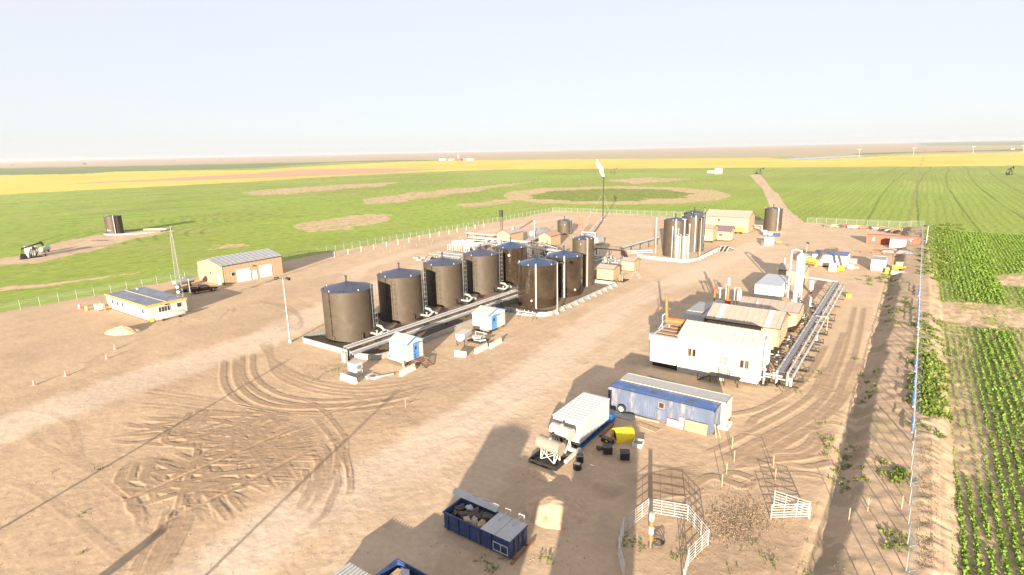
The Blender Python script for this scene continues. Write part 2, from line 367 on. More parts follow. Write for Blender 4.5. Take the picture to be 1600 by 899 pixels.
def yard_height(X, Y):
    z = np.zeros(X.shape); d = np.zeros(X.shape)
    fx = (X-RX0)/RC; fy = (Y-RY0)/RC; ok = (fx > 1) & (fx < NX-2) & (fy > 1) & (fy < NY-2)
    ix = np.clip(fx.astype(int), 0, NX-2); iy = np.clip(fy.astype(int), 0, NY-2); tx = fx-ix; ty = fy-iy
    for src, k in ((RH, 0), (RD, 1)):
        v = (src[iy, ix]*(1-tx)+src[iy, ix+1]*tx)*(1-ty)+(src[iy+1, ix]*(1-tx)+src[iy+1, ix+1]*tx)*ty
        if k == 0: z = np.where(ok, v, 0)
        else: d = np.where(ok, v, 0)
    return z, d
FX = 2.4          # right fence line
def bank(X, Y):   # raised bank between yard and right fence
    n = (fbm(X*.15, Y*.15, 41)-.5)*2.2
    e0 = -2.4+n*.5; e1 = -1.0+n*.5
    t = np.clip((X-e0)/(e1-e0), 0, 1); t = t*t*(3-2*t)
    near = np.clip((Y-20)/40, .6, 1)
    top = .85*t*near
    fall = np.clip((X-4.0)/2.0, 0, 1)
    ditch = -.35*np.exp(-((X-e0+.5)/.8)**2)
    return np.where(Y < 252, top*(1-fall)+ditch+ .15*(vn(X*.9, Y*.9, 8)-.5)*(X > -4), 0.)*np.clip((256-Y)/10, 0, 1)
DRY = [P((452, 362), (470, 350), (520, 340), (580, 335), (614, 335), (600, 345), (560, 355), (500, 363), (470, 366)),
       P((383, 301), (420, 296), (500, 291), (614, 285), (600, 290), (520, 298), (430, 305), (390, 305)),
       P((560, 315), (580, 308), (680, 298), (800, 287), (850, 283), (760, 296), (690, 306), (620, 316), (570, 318)),
       P((1440, 476), (1530, 472), (1620, 486), (1760, 510), (1760, 545), (1620, 520), (1520, 512), (1436, 512)),
       P((1555, 432), (1620, 424), (1620, 452), (1565, 446)),
       P((-90, 444), (0, 449), (70, 444), (150, 434), (250, 421), (150, 437), (70, 448), (0, 456), (-100, 470)),
       P((300, 392), (340, 384), (380, 381), (345, 388)), P((720, 322), (780, 312), (820, 310), (760, 322)), P((940, 283), (1010, 277), (1080, 280), (1000, 288))]
RING = P((785, 306), (800, 299), (850, 294), (960, 291), (1060, 293), (1120, 298), (1140, 306), (1120, 313), (1060, 318), (960, 320), (850, 318), (800, 313))
RIN = P((825, 306), (850, 300), (900, 296.3), (960, 295), (1040, 296.5), (1082, 302), (1065, 309), (980, 314), (880, 315), (840, 311))
DRIVE = P((-160, 424), (0, 404), (30, 401), (80, 382), (150, 367), (260, 357), (275, 361), (200, 376), (130, 395), (60, 411), (0, 416), (-160, 440))
TRACK = P((1176, 274), (1190, 272), (1214, 300), (1256, 351), (1222, 350), (1205, 318), (1194, 295))
YEL = P((-700, 345), (0, 304.5), (100, 299), (200, 294), (400, 284), (470, 279), (600, 272), (720, 267), (800, 265), (1200, 262), (1600, 259), (2300, 253),
        (2300, 226), (1600, 238), (1500, 240), (1400, 243), (1350, 245.5), (1300, 248), (1250, 250), (1200, 247), (800, 250), (640, 252.5), (520, 258), (440, 263), (400, 266), (320, 266.5), (180, 268.5), (130, 272), (0, 274), (-700, 296))
YBR = P((100, 288.5), (160, 284), (235, 280.5), (320, 275), (400, 271), (470, 265), (560, 263.5), (700, 264), (600, 271), (400, 278.5), (300, 282), (200, 285))
GR2 = P((-700, 290), (0, 274), (130, 272), (180, 268.5), (320, 265), (400, 263), (520, 254), (640, 251.8), (700, 251), (640, 250.3), (400, 255.5), (250, 258.5), (0, 263), (-700, 276))
GR3 = P((1345, 242.5), (1460, 238), (1600, 236), (2300, 224), (2300, 222), (1600, 232.5), (1500, 236), (1400, 238), (1330, 240))
GR4 = P((1100, 230.5), (1290, 226.5), (1430, 225.5), (1440, 228), (1600, 226.5), (1600, 221), (1440, 224), (1100, 230))
POND = P((1222, 248.6), (1290, 245.3), (1347, 242.8), (1352, 245), (1300, 247.8), (1250, 250))
FARY = YEL
def paint(X, Y):
    """base colours of the ground (far yard soil paled for haze), class id per point"""
    dist = np.hypot(X, Y)
    j = np.clip(dist*.012, .3, 14)
    jx = X+(fbm(X/j/1.5, Y/j/1.5, 11)-.5)*j*1.6; jy = Y+(fbm(X/j/1.5, Y/j/1.5, 17)-.5)*j*1.6
    n1 = fbm(X*.035, Y*.035, 1); n2 = fbm(X*.4, Y*.4, 5); n3 = fbm(X*.5, Y*.03, 9)
    col = np.zeros(X.shape+(3,)); cls = np.zeros(X.shape, int)
    def put(mask, c, a=1.0):
        m = (mask*a)[..., None] if not mask.dtype == bool else (mask.astype(float)*a)[..., None]
        col[:] = col*(1-m)+np.array(c)*m
    # open fields: green crop
    far = np.clip((dist-150)/700, 0, 1)[..., None]
    g = np.array((.22, .295, .055))*(1-far)+np.array((.25, .30, .085))*far
    col[:] = g*(.72+.38*fbm(X*.012, Y*.012, 21)+.30*fbm(X*.35, Y*.02, 23))[..., None]
    yellowish = np.clip((fbm(X*.01, Y*.01, 31)-.45)*3, 0, 1); put(yellowish, (.24, .27, .06), .5)
    pl = np.clip((fbm(X*.02, Y*.05, 37)-.60)*6, 0, 1); put(pl, (.34, .28, .15), .35)
    rw = (np.abs((X+1.5*vn(X*.05, Y*.02, 15)) % 3.2-1.6) < .55) & (dist < 700) & (X > FX-60) & (Y > 250); put(rw, (.13, .20, .03), .30)
    ax, ay = S(470, 352); ar = np.hypot(X-ax, (Y-ay)); put(((ar % 5.5) < 1.3) & (ar > 38) & (ar < 95) & (X < ax-10) & (Y < ay+25) & (X < -152), (.07, .14, .02), .45)
    # tramlines
    tl = (np.abs(((X+6*np.sin(Y*.004)+4*vn(Y*.01, Y*0, 3)) % 17)-8) < .35) & (X > -30) & (dist > 230); put(tl, (.05, .11, .02), .6)
    sw = (np.abs(((Y*.5-X+12*vn(X*.02, Y*.02, 13)) % 15)-7) < .5) & (X < -155); put(sw, (.07, .15, .02), .35)
    cls[:] = 1
    far_tan = inpoly(X, Y, P((-900, 292), (0, 264), (400, 256), (640, 251.8), (1200, 247), (1400, 243.5), (1600, 238), (2400, 222), (2400, 216), (1600, 220.5), (1200, 228.6), (800, 237), (0, 253.8), (-900, 272))) | (dist > 2600)
    put(far_tan, (.42, .30, .23)); cls[far_tan] = 3
    put(far_tan & (fbm(X*.0012, Y*.0005, 51) > .56), (.36, .33, .19), .7)
    m = inpoly(X, Y, GR2) | inpoly(X, Y, GR3) | inpoly(X, Y, GR4); put(m, (.17, .21, .09)); cls[m] = 1
    m = inpoly(X, Y, YEL); put(m, (.55, .465, .125)); put(m & (fbm(X*.01, Y*.01, 61) > .55), (.50, .40, .09), .6); cls[m] = 2
    m = inpoly(X, Y, YBR); put(m, (.48, .31, .21)); cls[m] = 3
    m = inpoly(X, Y, POND); put(m, (.10, .13, .16)); cls[m] = 4
    kx0 = X+(fbm(X*.06, Y*.06, 19)-.5)*22; ky0 = Y+(fbm(X*.06, Y*.06, 27)-.5)*22
    m = inpoly(jx, jy, RING); put(m, (.46, .35, .21)); put(m & (n2 > .55), (.34, .31, .12), .5); cls[m] = 1
    m = inpoly(kx0, ky0, RIN); put(m, (.22, .255, .065)); put(m & (n2 > .5), (.14, .19, .05), .6)
    kx = X+(fbm(X*.05, Y*.05, 19)-.5)*26+(fbm(X*.3, Y*.3, 18)-.5)*7; ky = Y+(fbm(X*.05, Y*.05, 27)-.5)*26+(fbm(X*.3, Y*.3, 28)-.5)*7
    for i_, d in enumerate(DRY):
        m = inpoly(kx, ky, d) if i_ in (0, 1, 2, 6, 7, 8) else inpoly(jx, jy, d); put(m, (.47, .34, .23)); put(m & (n2+n3*.5 > .82), (.30, .30, .10), .7)
    # yard
    fy_ = np.clip((Y-45)/90, 0, 1)[..., None]; soil = np.array((.45, .33, .220))*(1-fy_)+np.array((.50, .38, .265))*fy_; soil2 = np.array((.385, .275, .192))*(1-fy_)+np.array((.43, .31, .22))*fy_; pale = np.array((.545, .43, .33))  # soil grows paler with distance: haze put into the colour
    yard = (jx > -150.5) & (jx < FX+2.4) & (jy < 251)
    drive = inpoly(jx, jy, DRIVE) | inpoly(jx, jy, TRACK)
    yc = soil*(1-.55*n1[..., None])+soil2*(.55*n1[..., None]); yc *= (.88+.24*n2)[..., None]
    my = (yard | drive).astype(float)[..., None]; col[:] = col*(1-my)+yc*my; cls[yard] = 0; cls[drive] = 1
    # compacted pale lanes
    def lane(pts, w, c=pale, a=.8):
        D = np.full(X.shape, 1e9)
        for (x1, y1), (x2, y2) in zip(pts[:-1], pts[1:]):
            L2 = (x2-x1)**2+(y2-y1)**2; t = np.clip(((X-x1)*(x2-x1)+(Y-y1)*(y2-y1))/L2, 0, 1)
            D = np.minimum(D, np.hypot(X-x1-t*(x2-x1), Y-y1-t*(y2-y1)))
        k = np.clip((w-D+(n2-.5)*w*.5)/(w*.45), 0, 1)*a*(.92+.1*n3)*(yard | drive); k = np.clip(k, 0, 1); put(k, c)
    lane([S(-300, 790), S(0, 672), S(200, 600), S(400, 535), S(520, 480), S(640, 425)], 5.6, a=.95)
    lane([S(520, 480), S(560, 420), S(640, 396), S(760, 362), S(880, 340)], 3.5, a=.7)
    lane([S(280, 940), S(420, 830), S(640, 715), S(830, 590), S(960, 480), S(1080, 430), S(1200, 375)], 4.6, a=.9)
    lane([S(560, 899), S(700, 760), S(860, 610), S(1000, 500)], 6, a=.35)
    lane([S(1200, 380), S(1225, 350), S(1200, 310)], 3.5, a=.5); lane([S(1000, 400), S(1100, 430), S(1180, 400)], 12, a=.3)
    lane([S(640, 425), S(800, 372), S(900, 352), S(1000, 352)], 5, a=.4)
    lane([S(-200, 430), S(30, 408), S(120, 385), S(240, 360)], 5, a=.3)
    # darker damp soil patches
    dk = np.clip((fbm(X*.06, Y*.06, 71)-.56)*5, 0, 1)*yard; put(dk, (.27, .195, .14), .22)
    cor = np.exp(-(((X+7)/7)**2+((Y-40)/8)**2)); put(np.clip(cor*(.4+n2), 0, 1)*yard, (.27, .19, .13), .6)
    qx, qy = S(350, 715); rt = np.clip(1.15-np.hypot((X-qx)/15, (Y-qy)/13)+.5*(n2-.5), 0, 1)*yard; put(rt, (.26, .18, .12), .36)
    sp = np.clip((fbm(X*.55, Y*.55, 83, 3)-.70)*9, 0, 1)*yard; put(sp, (.24, .175, .125), .2)
    sp = np.clip((fbm(X*1.4, Y*1.4, 85, 3)-.66)*8, 0, 1)*yard; put(sp, (.52, .41, .31), .2)
    # bank & margin right
    mg = ((X > -3.2) & (X < FX+3.0+2*(n1-.5)) & (Y < 256)).astype(float)
    put(mg, (.38, .28, .20), .7); put(mg*np.clip((n2-.55)*6, 0, 1), (.26, .21, .12), .5)
    cr = (X > FX+2.2) & (Y < 252); put(cr & ~inpoly(jx, jy, DRY[3]) & ~inpoly(jx, jy, DRY[4]), (.40, .29, .20), np.clip((165-Y)/70, 0, .92)); cls[cr] = 1
    st = (Y > 20) & (X > -3.3) & (X < -.6); put(st & (n2 > .5), (.23, .19, .13), .5)
    return col, cls

def build_ground():
    # fan-shaped grid: fine near the yard, coarser with distance; it goes all the way round
    dep = np.concatenate([np.linspace(62, 45, 26)[:-1], np.linspace(45, 20, 760)[:-1], np.linspace(20, 3, 300)[:-1], np.linspace(3, .30, 90)[:-1], np.linspace(.30, .12, 8)])
    r = CAM_H/np.tan(np.radians(dep)); r = np.concatenate([[0.05, 6, 11], r[r > 14]])
    head = 125.5
    ang = np.concatenate([np.linspace(head-180, head-50, 60)[:-1], np.linspace(head-50, head+50, 1350)[:-1], np.linspace(head+50, head+180, 60)])
    Rg, Ag = np.meshgrid(r, np.radians(ang), indexing='ij'); X = Rg*np.cos(Ag); Y = Rg*np.sin(Ag)
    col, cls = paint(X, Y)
    z, dug = yard_height(X, Y)
    inyard = ((X > -150) & (X < FX+2) & (Y < 252))
    near = np.clip((260-Rg)/200, 0, 1)
    z = z + inyard*near*(.10*(fbm(X*.18, Y*.18, 3)-.5)+.05*(fbm(X*1.3, Y*1.3, 4, 3)-.5))
    z = z + bank(X, Y)
    lump = np.clip((X-FX)/1, 0, 1)*np.clip((FX+3.2-X)/.6, 0, 1)*(Y < 110)*(Y > 20)
    z = z+lump*.14*(vn(X*1.2, Y*1.8, 66)-.4)
    # gravel skirt round the tank farm, berms inside the crop ring
    cb = ((X > -85) & (X < -58) & (Y > 44) & (Y < 100))
    z = z+ .35*np.clip(1-np.hypot(np.maximum(np.maximum(-81-X, X+62), 0), np.maximum(np.maximum(52.5-Y, 0), 0))/4.0, 0, 1)*cb*0
    z = z+np.clip((Rg-6000)/8300, 0, 1)*25*(.6+.8*vn(X/6000, Y/6000, 91))
    z = z+np.clip((Rg-1200)/3000, 0, 1)*3.0*(fbm(X/1500, Y/1500, 92)-.5)*np.clip((9000-Rg)/5000, 0, 1)
    crop = (cls == 1) & ~inyard; z = z+crop*near*.10*(fbm(X*.8, Y*.8, 95, 2)-.5)
    # freshly turned soil is browner
    dm = (np.clip(dug*1.1, 0, 1)*.6)[..., None]; col = col*(1-dm)+np.array((.235, .157, .105))*dm
    nr, na = X.shape
    V = np.stack([X, Y, z], -1).reshape(-1, 3); Cc = np.concatenate([np.clip(col, 0, 1), np.ones(col.shape[:2]+(1,))], -1).reshape(-1, 4)
    i, j = np.meshgrid(np.arange(nr-1), np.arange(na-1), indexing='ij')
    Q = np.stack([i*na+j, (i+1)*na+j, (i+1)*na+j+1, i*na+j+1], -1).reshape(-1, 4)
    fc = cls[:-1, :-1].reshape(-1)
    names = {0: ('ground', 'yard_soil'), 1: ('green_field', 'crop_ground'), 2: ('canola_field', 'canola_ground'), 3: ('bare_field', 'yard_soil'), 4: ('pond', 'pond_water')}
    for k, (nm, mt) in names.items():
        q = Q[fc == k]
        if not len(q): continue
        used, inv = np.unique(q.reshape(-1), return_inverse=True)
        me = bpy.data.meshes.new(nm); me.vertices.add(len(used)); me.vertices.foreach_set('co', V[used].astype(np.float32).ravel())
        me.loops.add(len(q)*4); me.loops.foreach_set('vertex_index', inv.astype(np.int32).ravel())
        me.polygons.add(len(q)); me.polygons.foreach_set('loop_start', np.arange(0, len(q)*4, 4, dtype=np.int32))
        me.polygons.foreach_set('use_smooth', np.ones(len(q), bool))
        me.update(calc_edges=True); me.validate()
        at = me.color_attributes.new('soil', 'FLOAT_COLOR', 'POINT'); at.data.foreach_set('color', Cc[used].astype(np.float32).ravel())
        me.materials.append(M[mt]); o = bpy.data.objects.new(nm, me); C.objects.link(o); o['kind'] = 'structure'
def groundmat(name, nscale, bump, var, rough=1.0, stretch=(1, 1, 1)):
    m = bpy.data.materials.new(name); m.use_nodes = True; n = m.node_tree; b = n.nodes['Principled BSDF']
    b.inputs['Roughness'].default_value = rough; b.inputs['Specular IOR Level'].default_value = .1
    a = n.nodes.new('ShaderNodeAttribute'); a.attribute_name = 'soil'
    g = n.nodes.new('ShaderNodeNewGeometry'); mp = n.nodes.new('ShaderNodeMapping'); mp.inputs['Scale'].default_value = stretch
    n.links.new(g.outputs['Position'], mp.inputs[0])
    no = n.nodes.new('ShaderNodeTexNoise'); no.inputs['Scale'].default_value = nscale; no.inputs['Detail'].default_value = 8; no.inputs['Roughness'].default_value = .65
    n.links.new(mp.outputs[0], no.inputs['Vector'])
    r = n.nodes.new('ShaderNodeMapRange'); r.inputs[1].default_value = .32; r.inputs[2].default_value = .68; r.inputs[3].default_value = 1-var; r.inputs[4].default_value = 1+var
    n.links.new(no.outputs[0], r.inputs[0])
    mx = n.nodes.new('ShaderNodeMix'); mx.data_type = 'RGBA'; mx.blend_type = 'MULTIPLY'; mx.inputs[0].default_value = 1
    n.links.new(a.outputs['Color'], mx.inputs[6]); n.links.new(r.outputs[0], mx.inputs[7]); n.links.new(mx.outputs[2], b.inputs['Base Color'])
    bp = n.nodes.new('ShaderNodeBump'); bp.inputs['Strength'].default_value = bump; bp.inputs['Distance'].default_value = .08
    n.links.new(no.outputs[0], bp.inputs['Height']); n.links.new(bp.outputs[0], b.inputs['Normal']); M[name] = m
groundmat('yard_soil', 1.6, .4, .09); groundmat('crop_ground', .9, .8, .28, stretch=(1, .35, 1)); groundmat('canola_ground', .05, .3, .08)
groundmat('pond_water', .01, .0, .05, rough=.1); M['pond_water'].node_tree.nodes['Principled BSDF'].inputs['Specular IOR Level'].default_value = .5
build_ground()

def gz(x, y):
    X = np.array([[x]], float); Y = np.array([[y]], float); return float(bank(X, Y)[0, 0])

# ---- crop plants of the near right field and weeds: leaf clumps
def clumps(name, pts, size, mname, label, leaves=5, up=1.0):
    pts = np.asarray(pts, float); n = len(pts); k = leaves
    base = np.repeat(pts, k, axis=0); N = len(base)
    sz = np.repeat(size if np.ndim(size) else np.full(n, size), k)*rng.uniform(.6, 1.25, N)
    az = rng.uniform(0, 2*np.pi, N); tilt = rng.uniform(.25, 1.1, N)*up
    d = np.stack([np.cos(az)*np.cos(tilt), np.sin(az)*np.cos(tilt), np.sin(tilt)], -1)
    s = np.stack([-np.sin(az), np.cos(az), np.zeros(N)], -1)
    off = np.stack([rng.normal(0, .25, N), rng.normal(0, .25, N), np.abs(rng.normal(0, .15, N))], -1)*sz[:, None]
    b0 = base+off
    mid = b0+d*sz[:, None]*.55; tip = b0+d*sz[:, None]+np.array([0, 0, -.12])*sz[:, None]
    wv = s*sz[:, None]*.28
    V = np.stack([b0, mid-wv, tip, mid+wv], 1).reshape(-1, 3)
    me = bpy.data.meshes.new(name); me.vertices.add(len(V)); me.vertices.foreach_set('co', V.astype(np.float32).ravel())
    me.loops.add(N*4); me.loops.foreach_set('vertex_index', np.arange(N*4, dtype=np.int32))
    me.polygons.add(N); me.polygons.foreach_set('loop_start', np.arange(0, N*4, 4, dtype=np.int32)); me.update(calc_edges=True)
    me.materials.append(M[mname]); o = bpy.data.objects.new(name, me); C.objects.link(o); o['kind'] = 'stuff'; o['label'] = label; o['category'] = 'plants'
    return o
def crop_rows():
    xs = np.arange(FX+2.5, 110, .80); out = []; sz = []
    for x in xs:
        ymax = 246
        y0 = max(24, x*.55+6)
        step = .11
        ys = np.arange(y0, ymax, step); ys = ys+rng.uniform(-.12, .12, len(ys))
        xx = x+rng.normal(0, .025, len(ys))+.25*np.sin(ys*.03)
        dens = .32+1.1*fbm(xx*.16, ys*.06, 77)
        dens += 1.1*np.exp(-((xx-(FX+8.2+(ys-60)*.035))/2.0)**4)
        dens -= .35*np.exp(-((xx-(FX+4.6))/1.8)**2)*(ys > 60)
        dens -= .35*np.exp(-((xx-(FX+12.5+(ys-60)*.03))/1.2)**2)
        dens += .45*(ys < 62)
        bare = inpoly(xx+(fbm(xx*.3, ys*.3, 5)-.5)*6, ys+(fbm(xx*.3, ys*.3, 6)-.5)*6, DRY[3]) | inpoly(xx, ys, DRY[4])
        dens[bare] *= .12
        gap = (vn(xx*0+x*3.3, ys*.35, 99) > .86); dens[gap] *= .3
        keep = rng.uniform(0, 1, len(ys)) < dens*.95
        far = np.clip((ys-60)/110, 0, 1); keep &= rng.uniform(0, 1, len(ys)) > far*.5
        for a, b, d, f in zip(xx[keep], ys[keep], dens[keep], far[keep]): out.append((a, b, .02)); sz.append((.13+.12*min(d, 1.5))*(1+.7*f))
    clumps('crop_plants', out, np.array(sz), 'crop_leaf', 'rows of leafy green crop plants right of the fence', leaves=5)
crop_rows()
def weeds():
    pts = []; sz = []
    def patch(u0, v0, u1, v1, n, s, foot=.5):
        for _ in range(n):
            x, y = S(random.uniform(u0, u1), random.uniform(v0, v1)); x += random.gauss(0, foot); y += random.gauss(0, foot)
            for _ in range(random.randint(3, 9)):
                xx = x+random.gauss(0, .3); yy = y+random.gauss(0, .3); pts.append((xx, yy, gz(xx, yy)+.02)); sz.append(s*random.uniform(.6, 1.4))
    patch(1388, 738, 1412, 762, 14, .28); patch(1382, 845, 1410, 868, 8, .24); patch(1315, 705, 1340, 765, 14, .2); patch(1290, 660, 1340, 720, 8, .25)
    patch(1432, 560, 1470, 660, 160, .42); patch(1430, 500, 1470, 560, 50, .35); patch(1440, 365, 1490, 440, 230, .5, 1.0); patch(1455, 350, 1495, 372, 90, .55, 1.3)
    patch(1345, 430, 1400, 445, 22, .3); patch(1385, 445, 1425, 520, 30, .3); patch(1420, 640, 1465, 690, 8, .35); patch(1330, 560, 1380, 640, 10, .25)
    patch(835, 870, 855, 885, 2, .2); patch(1030, 818, 1120, 880, 5, .14); patch(960, 830, 1000, 860, 4, .16); patch(745, 870, 790, 890, 5, .16); patch(60, 730, 240, 860, 5, .14)
    patch(500, 570, 540, 588, 8, .13); patch(1200, 602, 1260, 615, 5, .16); patch(1250, 520, 1280, 600, 8, .16); patch(1130, 840, 1290, 890, 6, .13)
    clumps('weeds', pts, np.array(sz), 'weed_leaf', 'low green weeds along the bank and the yard edges', leaves=6)
    st = []
    for _ in range(900):
        x, y = S(random.gauss(1155, 30), random.gauss(812, 20)); st.append((x, y, .02))
    for _ in range(500):
        x, y = S(random.uniform(1432, 1465), random.uniform(700, 899)); st.append((x, y, gz(x, y)+.02))
    for _ in range(260):
        x, y = S(random.uniform(470, 545), random.uniform(570, 592)); st.append((x, y, .02))
    clumps('dry_stubble', st, .11, 'straw', 'dry brown stubble scattered on the yard beside the pen and fence', leaves=4)
weeds()
# pebbles and clods on the yard
def clods():
    mb = MB()
    for _ in range(1800):
        u = random.uniform(-60, 1480); v = 480+430*random.random()**.7
        x, y = S(u, v)
        if x > FX: continue
        s = random.uniform(.02, .08); z = gz(x, y)
        a = random.uniform(0, 3); vs = [(x+s*math.cos(a+k*1.57)*random.uniform(.7, 1.2), y+s*math.sin(a+k*1.57)*random.uniform(.7, 1.2), z-.01) for k in range(4)]+[(x, y, z+s*random.uniform(.6, 1))]
        mb.add(vs, [(0, 1, 4), (1, 2, 4), (2, 3, 4), (3, 0, 4)])
    o = mb.build('soil_clods', 'clod'); o['kind'] = 'stuff'; o['label'] = 'small clods and stones scattered over the yard'; o['category'] = 'clods'
clods()

# ================================================================ BUILDINGS AND THINGS
def rect(face, a0, a1, z0, z1, name, mname, parent, la=0, t=.05, frame=None, label=None, off=0.):
    """a panel standing proud of the front (y=0) or right (x=0) wall of a cabin; frame = (material, width)"""
    mb = MB()
    def bx(mb, a0, a1, z0, z1, t0, t1):
        if face == 'f': mb.box(a0, a1, -t1, -t0, z0, z1)
        else: mb.box(t0, t1, a0, a1, z0, z1)
    bx(mb, a0, a1, z0, z1, .003+off, t+off)
    o = mb.build(name, mname, parent)
    if label: o['label'] = label
    if frame:
        fm, fw = frame; mb = MB()
        bx(mb, a0-fw, a1+fw, z1, z1+fw, .002+off, t+.03+off); bx(mb, a0-fw, a1+fw, z0-fw, z0, .002+off, t+.03+off)
        bx(mb, a0-fw, a0, z0, z1, .002+off, t+.03+off); bx(mb, a1, a1+fw, z0, z1, .002+off, t+.03+off)
        mb.build('frame', fm, o)
    return o
def window(face, a0, a1, z0, z1, root, fr='white_paint', panes=1):
    g = rect(face, a0, a1, z0, z1, 'window', 'glass', root, t=.03, frame=(fr, .07))
    if panes > 1:
        mb = MB()
        for k in range(1, panes):
            c = a0+(a1-a0)*k/panes
            if face == 'f': mb.box(c-.04, c+.04, -.07, -.031, z0, z1)
            else: mb.box(.031, .07, c-.04, c+.04, z0, z1)
        mb.build('mullion', fr, g)
    return g
def door(face, a0, a1, z0, z1, root, m='door_white', fr='white_paint', knob=True, glass=False, name='door'):
    d = rect(face, a0, a1, z0, z1, name, m, root, t=.06, frame=(fr, .07))
    mb = MB(); c = a0+(a1-a0)*.12; z = z0+1.0
    if face == 'f': mb.box(c-.05, c+.05, -.14, -.061, z, z+.12)
    else: mb.box(.061, .14, c-.05, c+.05, z, z+.12)
    mb.build('handle', 'dark_steel', d)
    if glass:
        mb = MB(); c0 = a0+(a1-a0)*.3; c1 = a0+(a1-a0)*.7
        if face == 'f': mb.box(c0, c1, -.075, -.061, z0+1.25, z0+1.75)
        else: mb.box(.061, .075, c0, c1, z0+1.25, z0+1.75)
        mb.build('pane', 'glass', d)
    return d
def cabin(name, label, cat, c, lb, la, h, z0=0, roof='gable_x', rh=.8, wall='tan_siding', roofm='tan_roof', trim='brown_trim', over=.15, ribs=0, corner=None, group=None, skids=False, siding=0, off=(0, 0), seam=0):
    """c = pixel of near bottom corner (or world x,y tuple when len 3); lb across, la deep, h wall height"""
    x, y = (c[0], c[1]) if len(c) == 3 else S(c[0], c[1], z0)
    root = thing(name, label, cat, (x+off[0], y+off[1], 0), group=group)
    mb = MB()
    zt = z0+h
    if roof == 'gable_x':      # ridge runs across (x)
        mb.prism([(0, z0), (la, z0), (la, zt), (la/2, zt+rh), (0, zt)], 'x', -lb, 0)
    elif roof == 'gable_y':
        mb.prism([(-lb, z0), (0, z0), (0, zt), (-lb/2, zt+rh), (-lb, zt)], 'y', 0, la)
    elif roof == 'shed':       # rises to the back
        mb.prism([(0, z0), (la, z0), (la, zt+rh), (0, zt)], 'x', -lb, 0)
    else: mb.box(-lb, 0, 0, la, z0, zt)
    if siding:                 # vertical ribs of the cladding
        k = -lb+siding/2
        while k < 0:
            mb.box(k-.04, k+.04, -.03, -.001, z0+.02, zt-.05); k += siding
        k = siding/2
        while k < la: mb.box(.001, .03, k-.04, k+.04, z0+.02, zt-.05); k += siding
    mb.build('wall', wall, root)
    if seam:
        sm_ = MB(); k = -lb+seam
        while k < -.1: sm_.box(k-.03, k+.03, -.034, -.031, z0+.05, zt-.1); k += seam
        sm_.build('seam_shade', 'seam', root)  # dark strips painted as the shade line along each seam
    t = .10; o = over; rf = MB(); rb = MB()
    if roof == 'gable_x':
        s = rh/(la/2)
        for sgn in (0, 1):
            e = (-o, zt-o*s) if not sgn else (la+o, zt-o*s); m_ = (la/2, zt+rh)
            rf.prism([e, m_, (m_[0], m_[1]+t), (e[0], e[1]+t)], 'x', -lb-o, o)
        if ribs:
            k = -lb
            while k <= 0.01:
                for ya, yb in ((-o, la/2), (la+o, la/2)):
                    za = zt-o*s+t; rb.add([(k-.03, ya, za-.02), (k+.03, ya, za-.02), (k+.03, yb, zt+rh+t-.02), (k-.03, yb, zt+rh+t-.02), (k-.03, ya, za+.06), (k+.03, ya, za+.06), (k+.03, yb, zt+rh+t+.06), (k-.03, yb, zt+rh+t+.06)], [(0, 1, 2, 3), (4, 5, 6, 7), (0, 1, 5, 4), (1, 2, 6, 5), (0, 3, 7, 4), (2, 3, 7, 6)])
                k += ribs
    elif roof == 'gable_y':
        s = rh/(lb/2)
        for sgn in (0, 1):
            e = (o, zt-o*s) if not sgn else (-lb-o, zt-o*s); m_ = (-lb/2, zt+rh)
            rf.prism([e, m_, (m_[0], m_[1]+t), (e[0], e[1]+t)], 'y', -o, la+o)
        if ribs:
            k = 0
            while k <= la+.01:
                for xa, xb in ((o, -lb/2), (-lb-o, -lb/2)):
                    za = zt-o*s+t; rb.add([(xa, k-.03, za-.02), (xa, k+.03, za-.02), (xb, k+.03, zt+rh+t-.02), (xb, k-.03, zt+rh+t-.02), (xa, k-.03, za+.06), (xa, k+.03, za+.06), (xb, k+.03, zt+rh+t+.06), (xb, k-.03, zt+rh+t+.06)], [(0, 1, 2, 3), (4, 5, 6, 7), (0, 1, 5, 4), (1, 2, 6, 5), (0, 3, 7, 4), (2, 3, 7, 6)])
                k += ribs
    elif roof == 'shed':
        rf.prism([(-o, zt-.01), (la+o, zt+rh-.01), (la+o, zt+rh+t), (-o, zt+t)], 'x', -lb-o, o)
    else: rf.box(-lb-o, o, -o, la+o, zt, zt+t)
    r = rf.build('roof', roofm, root)
    if ribs: rb.build('seam_ribs', roofm, r)
    if trim:
        tb = MB(); e = .06; w = .16; q = o+.001
        if roof == 'gable_x':
            s = rh/(la/2); tb.box(-lb-o, o, -o-e, -o-.002, zt-o*s-w+t, zt-o*s+t)
            for ya in (-o, la+o): tb.prism([(ya, zt-o*s-w+t), (la/2, zt+rh-w+t), (la/2, zt+rh+t+.01), (ya, zt-o*s+t+.01)], 'x', q, q+e)
        elif roof == 'gable_y':
            s = rh/(lb/2); tb.box(q, q+e, -o, la+o, zt-o*s-w+t, zt-o*s+t)
            for xa in (o, -lb-o): tb.prism([(xa, zt-o*s-w+t), (-lb/2, zt+rh-w+t), (-lb/2, zt+rh+t+.01), (xa, zt-o*s+t+.01)], 'y', -q-e, -q)
        else:
            z1 = zt; tb.box(-lb-q-e, q+e, -q-e, -q, z1-w*1.5, z1+t+.02); tb.box(q, q+e, -q, la+q, z1-w*1.5, z1+t+.02+(rh if roof == 'shed' else 0)*0)
        tb.build('trim', trim, root)
    if corner:
        for q_ in ((-.12, .012, -.012, .1), (-lb-.012, -lb+.12, -.012, .1), (-.1, .012, la-.12, la+.012)): cb = MB(); cb.box(*q_, z0, zt-.1); cb.build('corner_trim', corner, root)
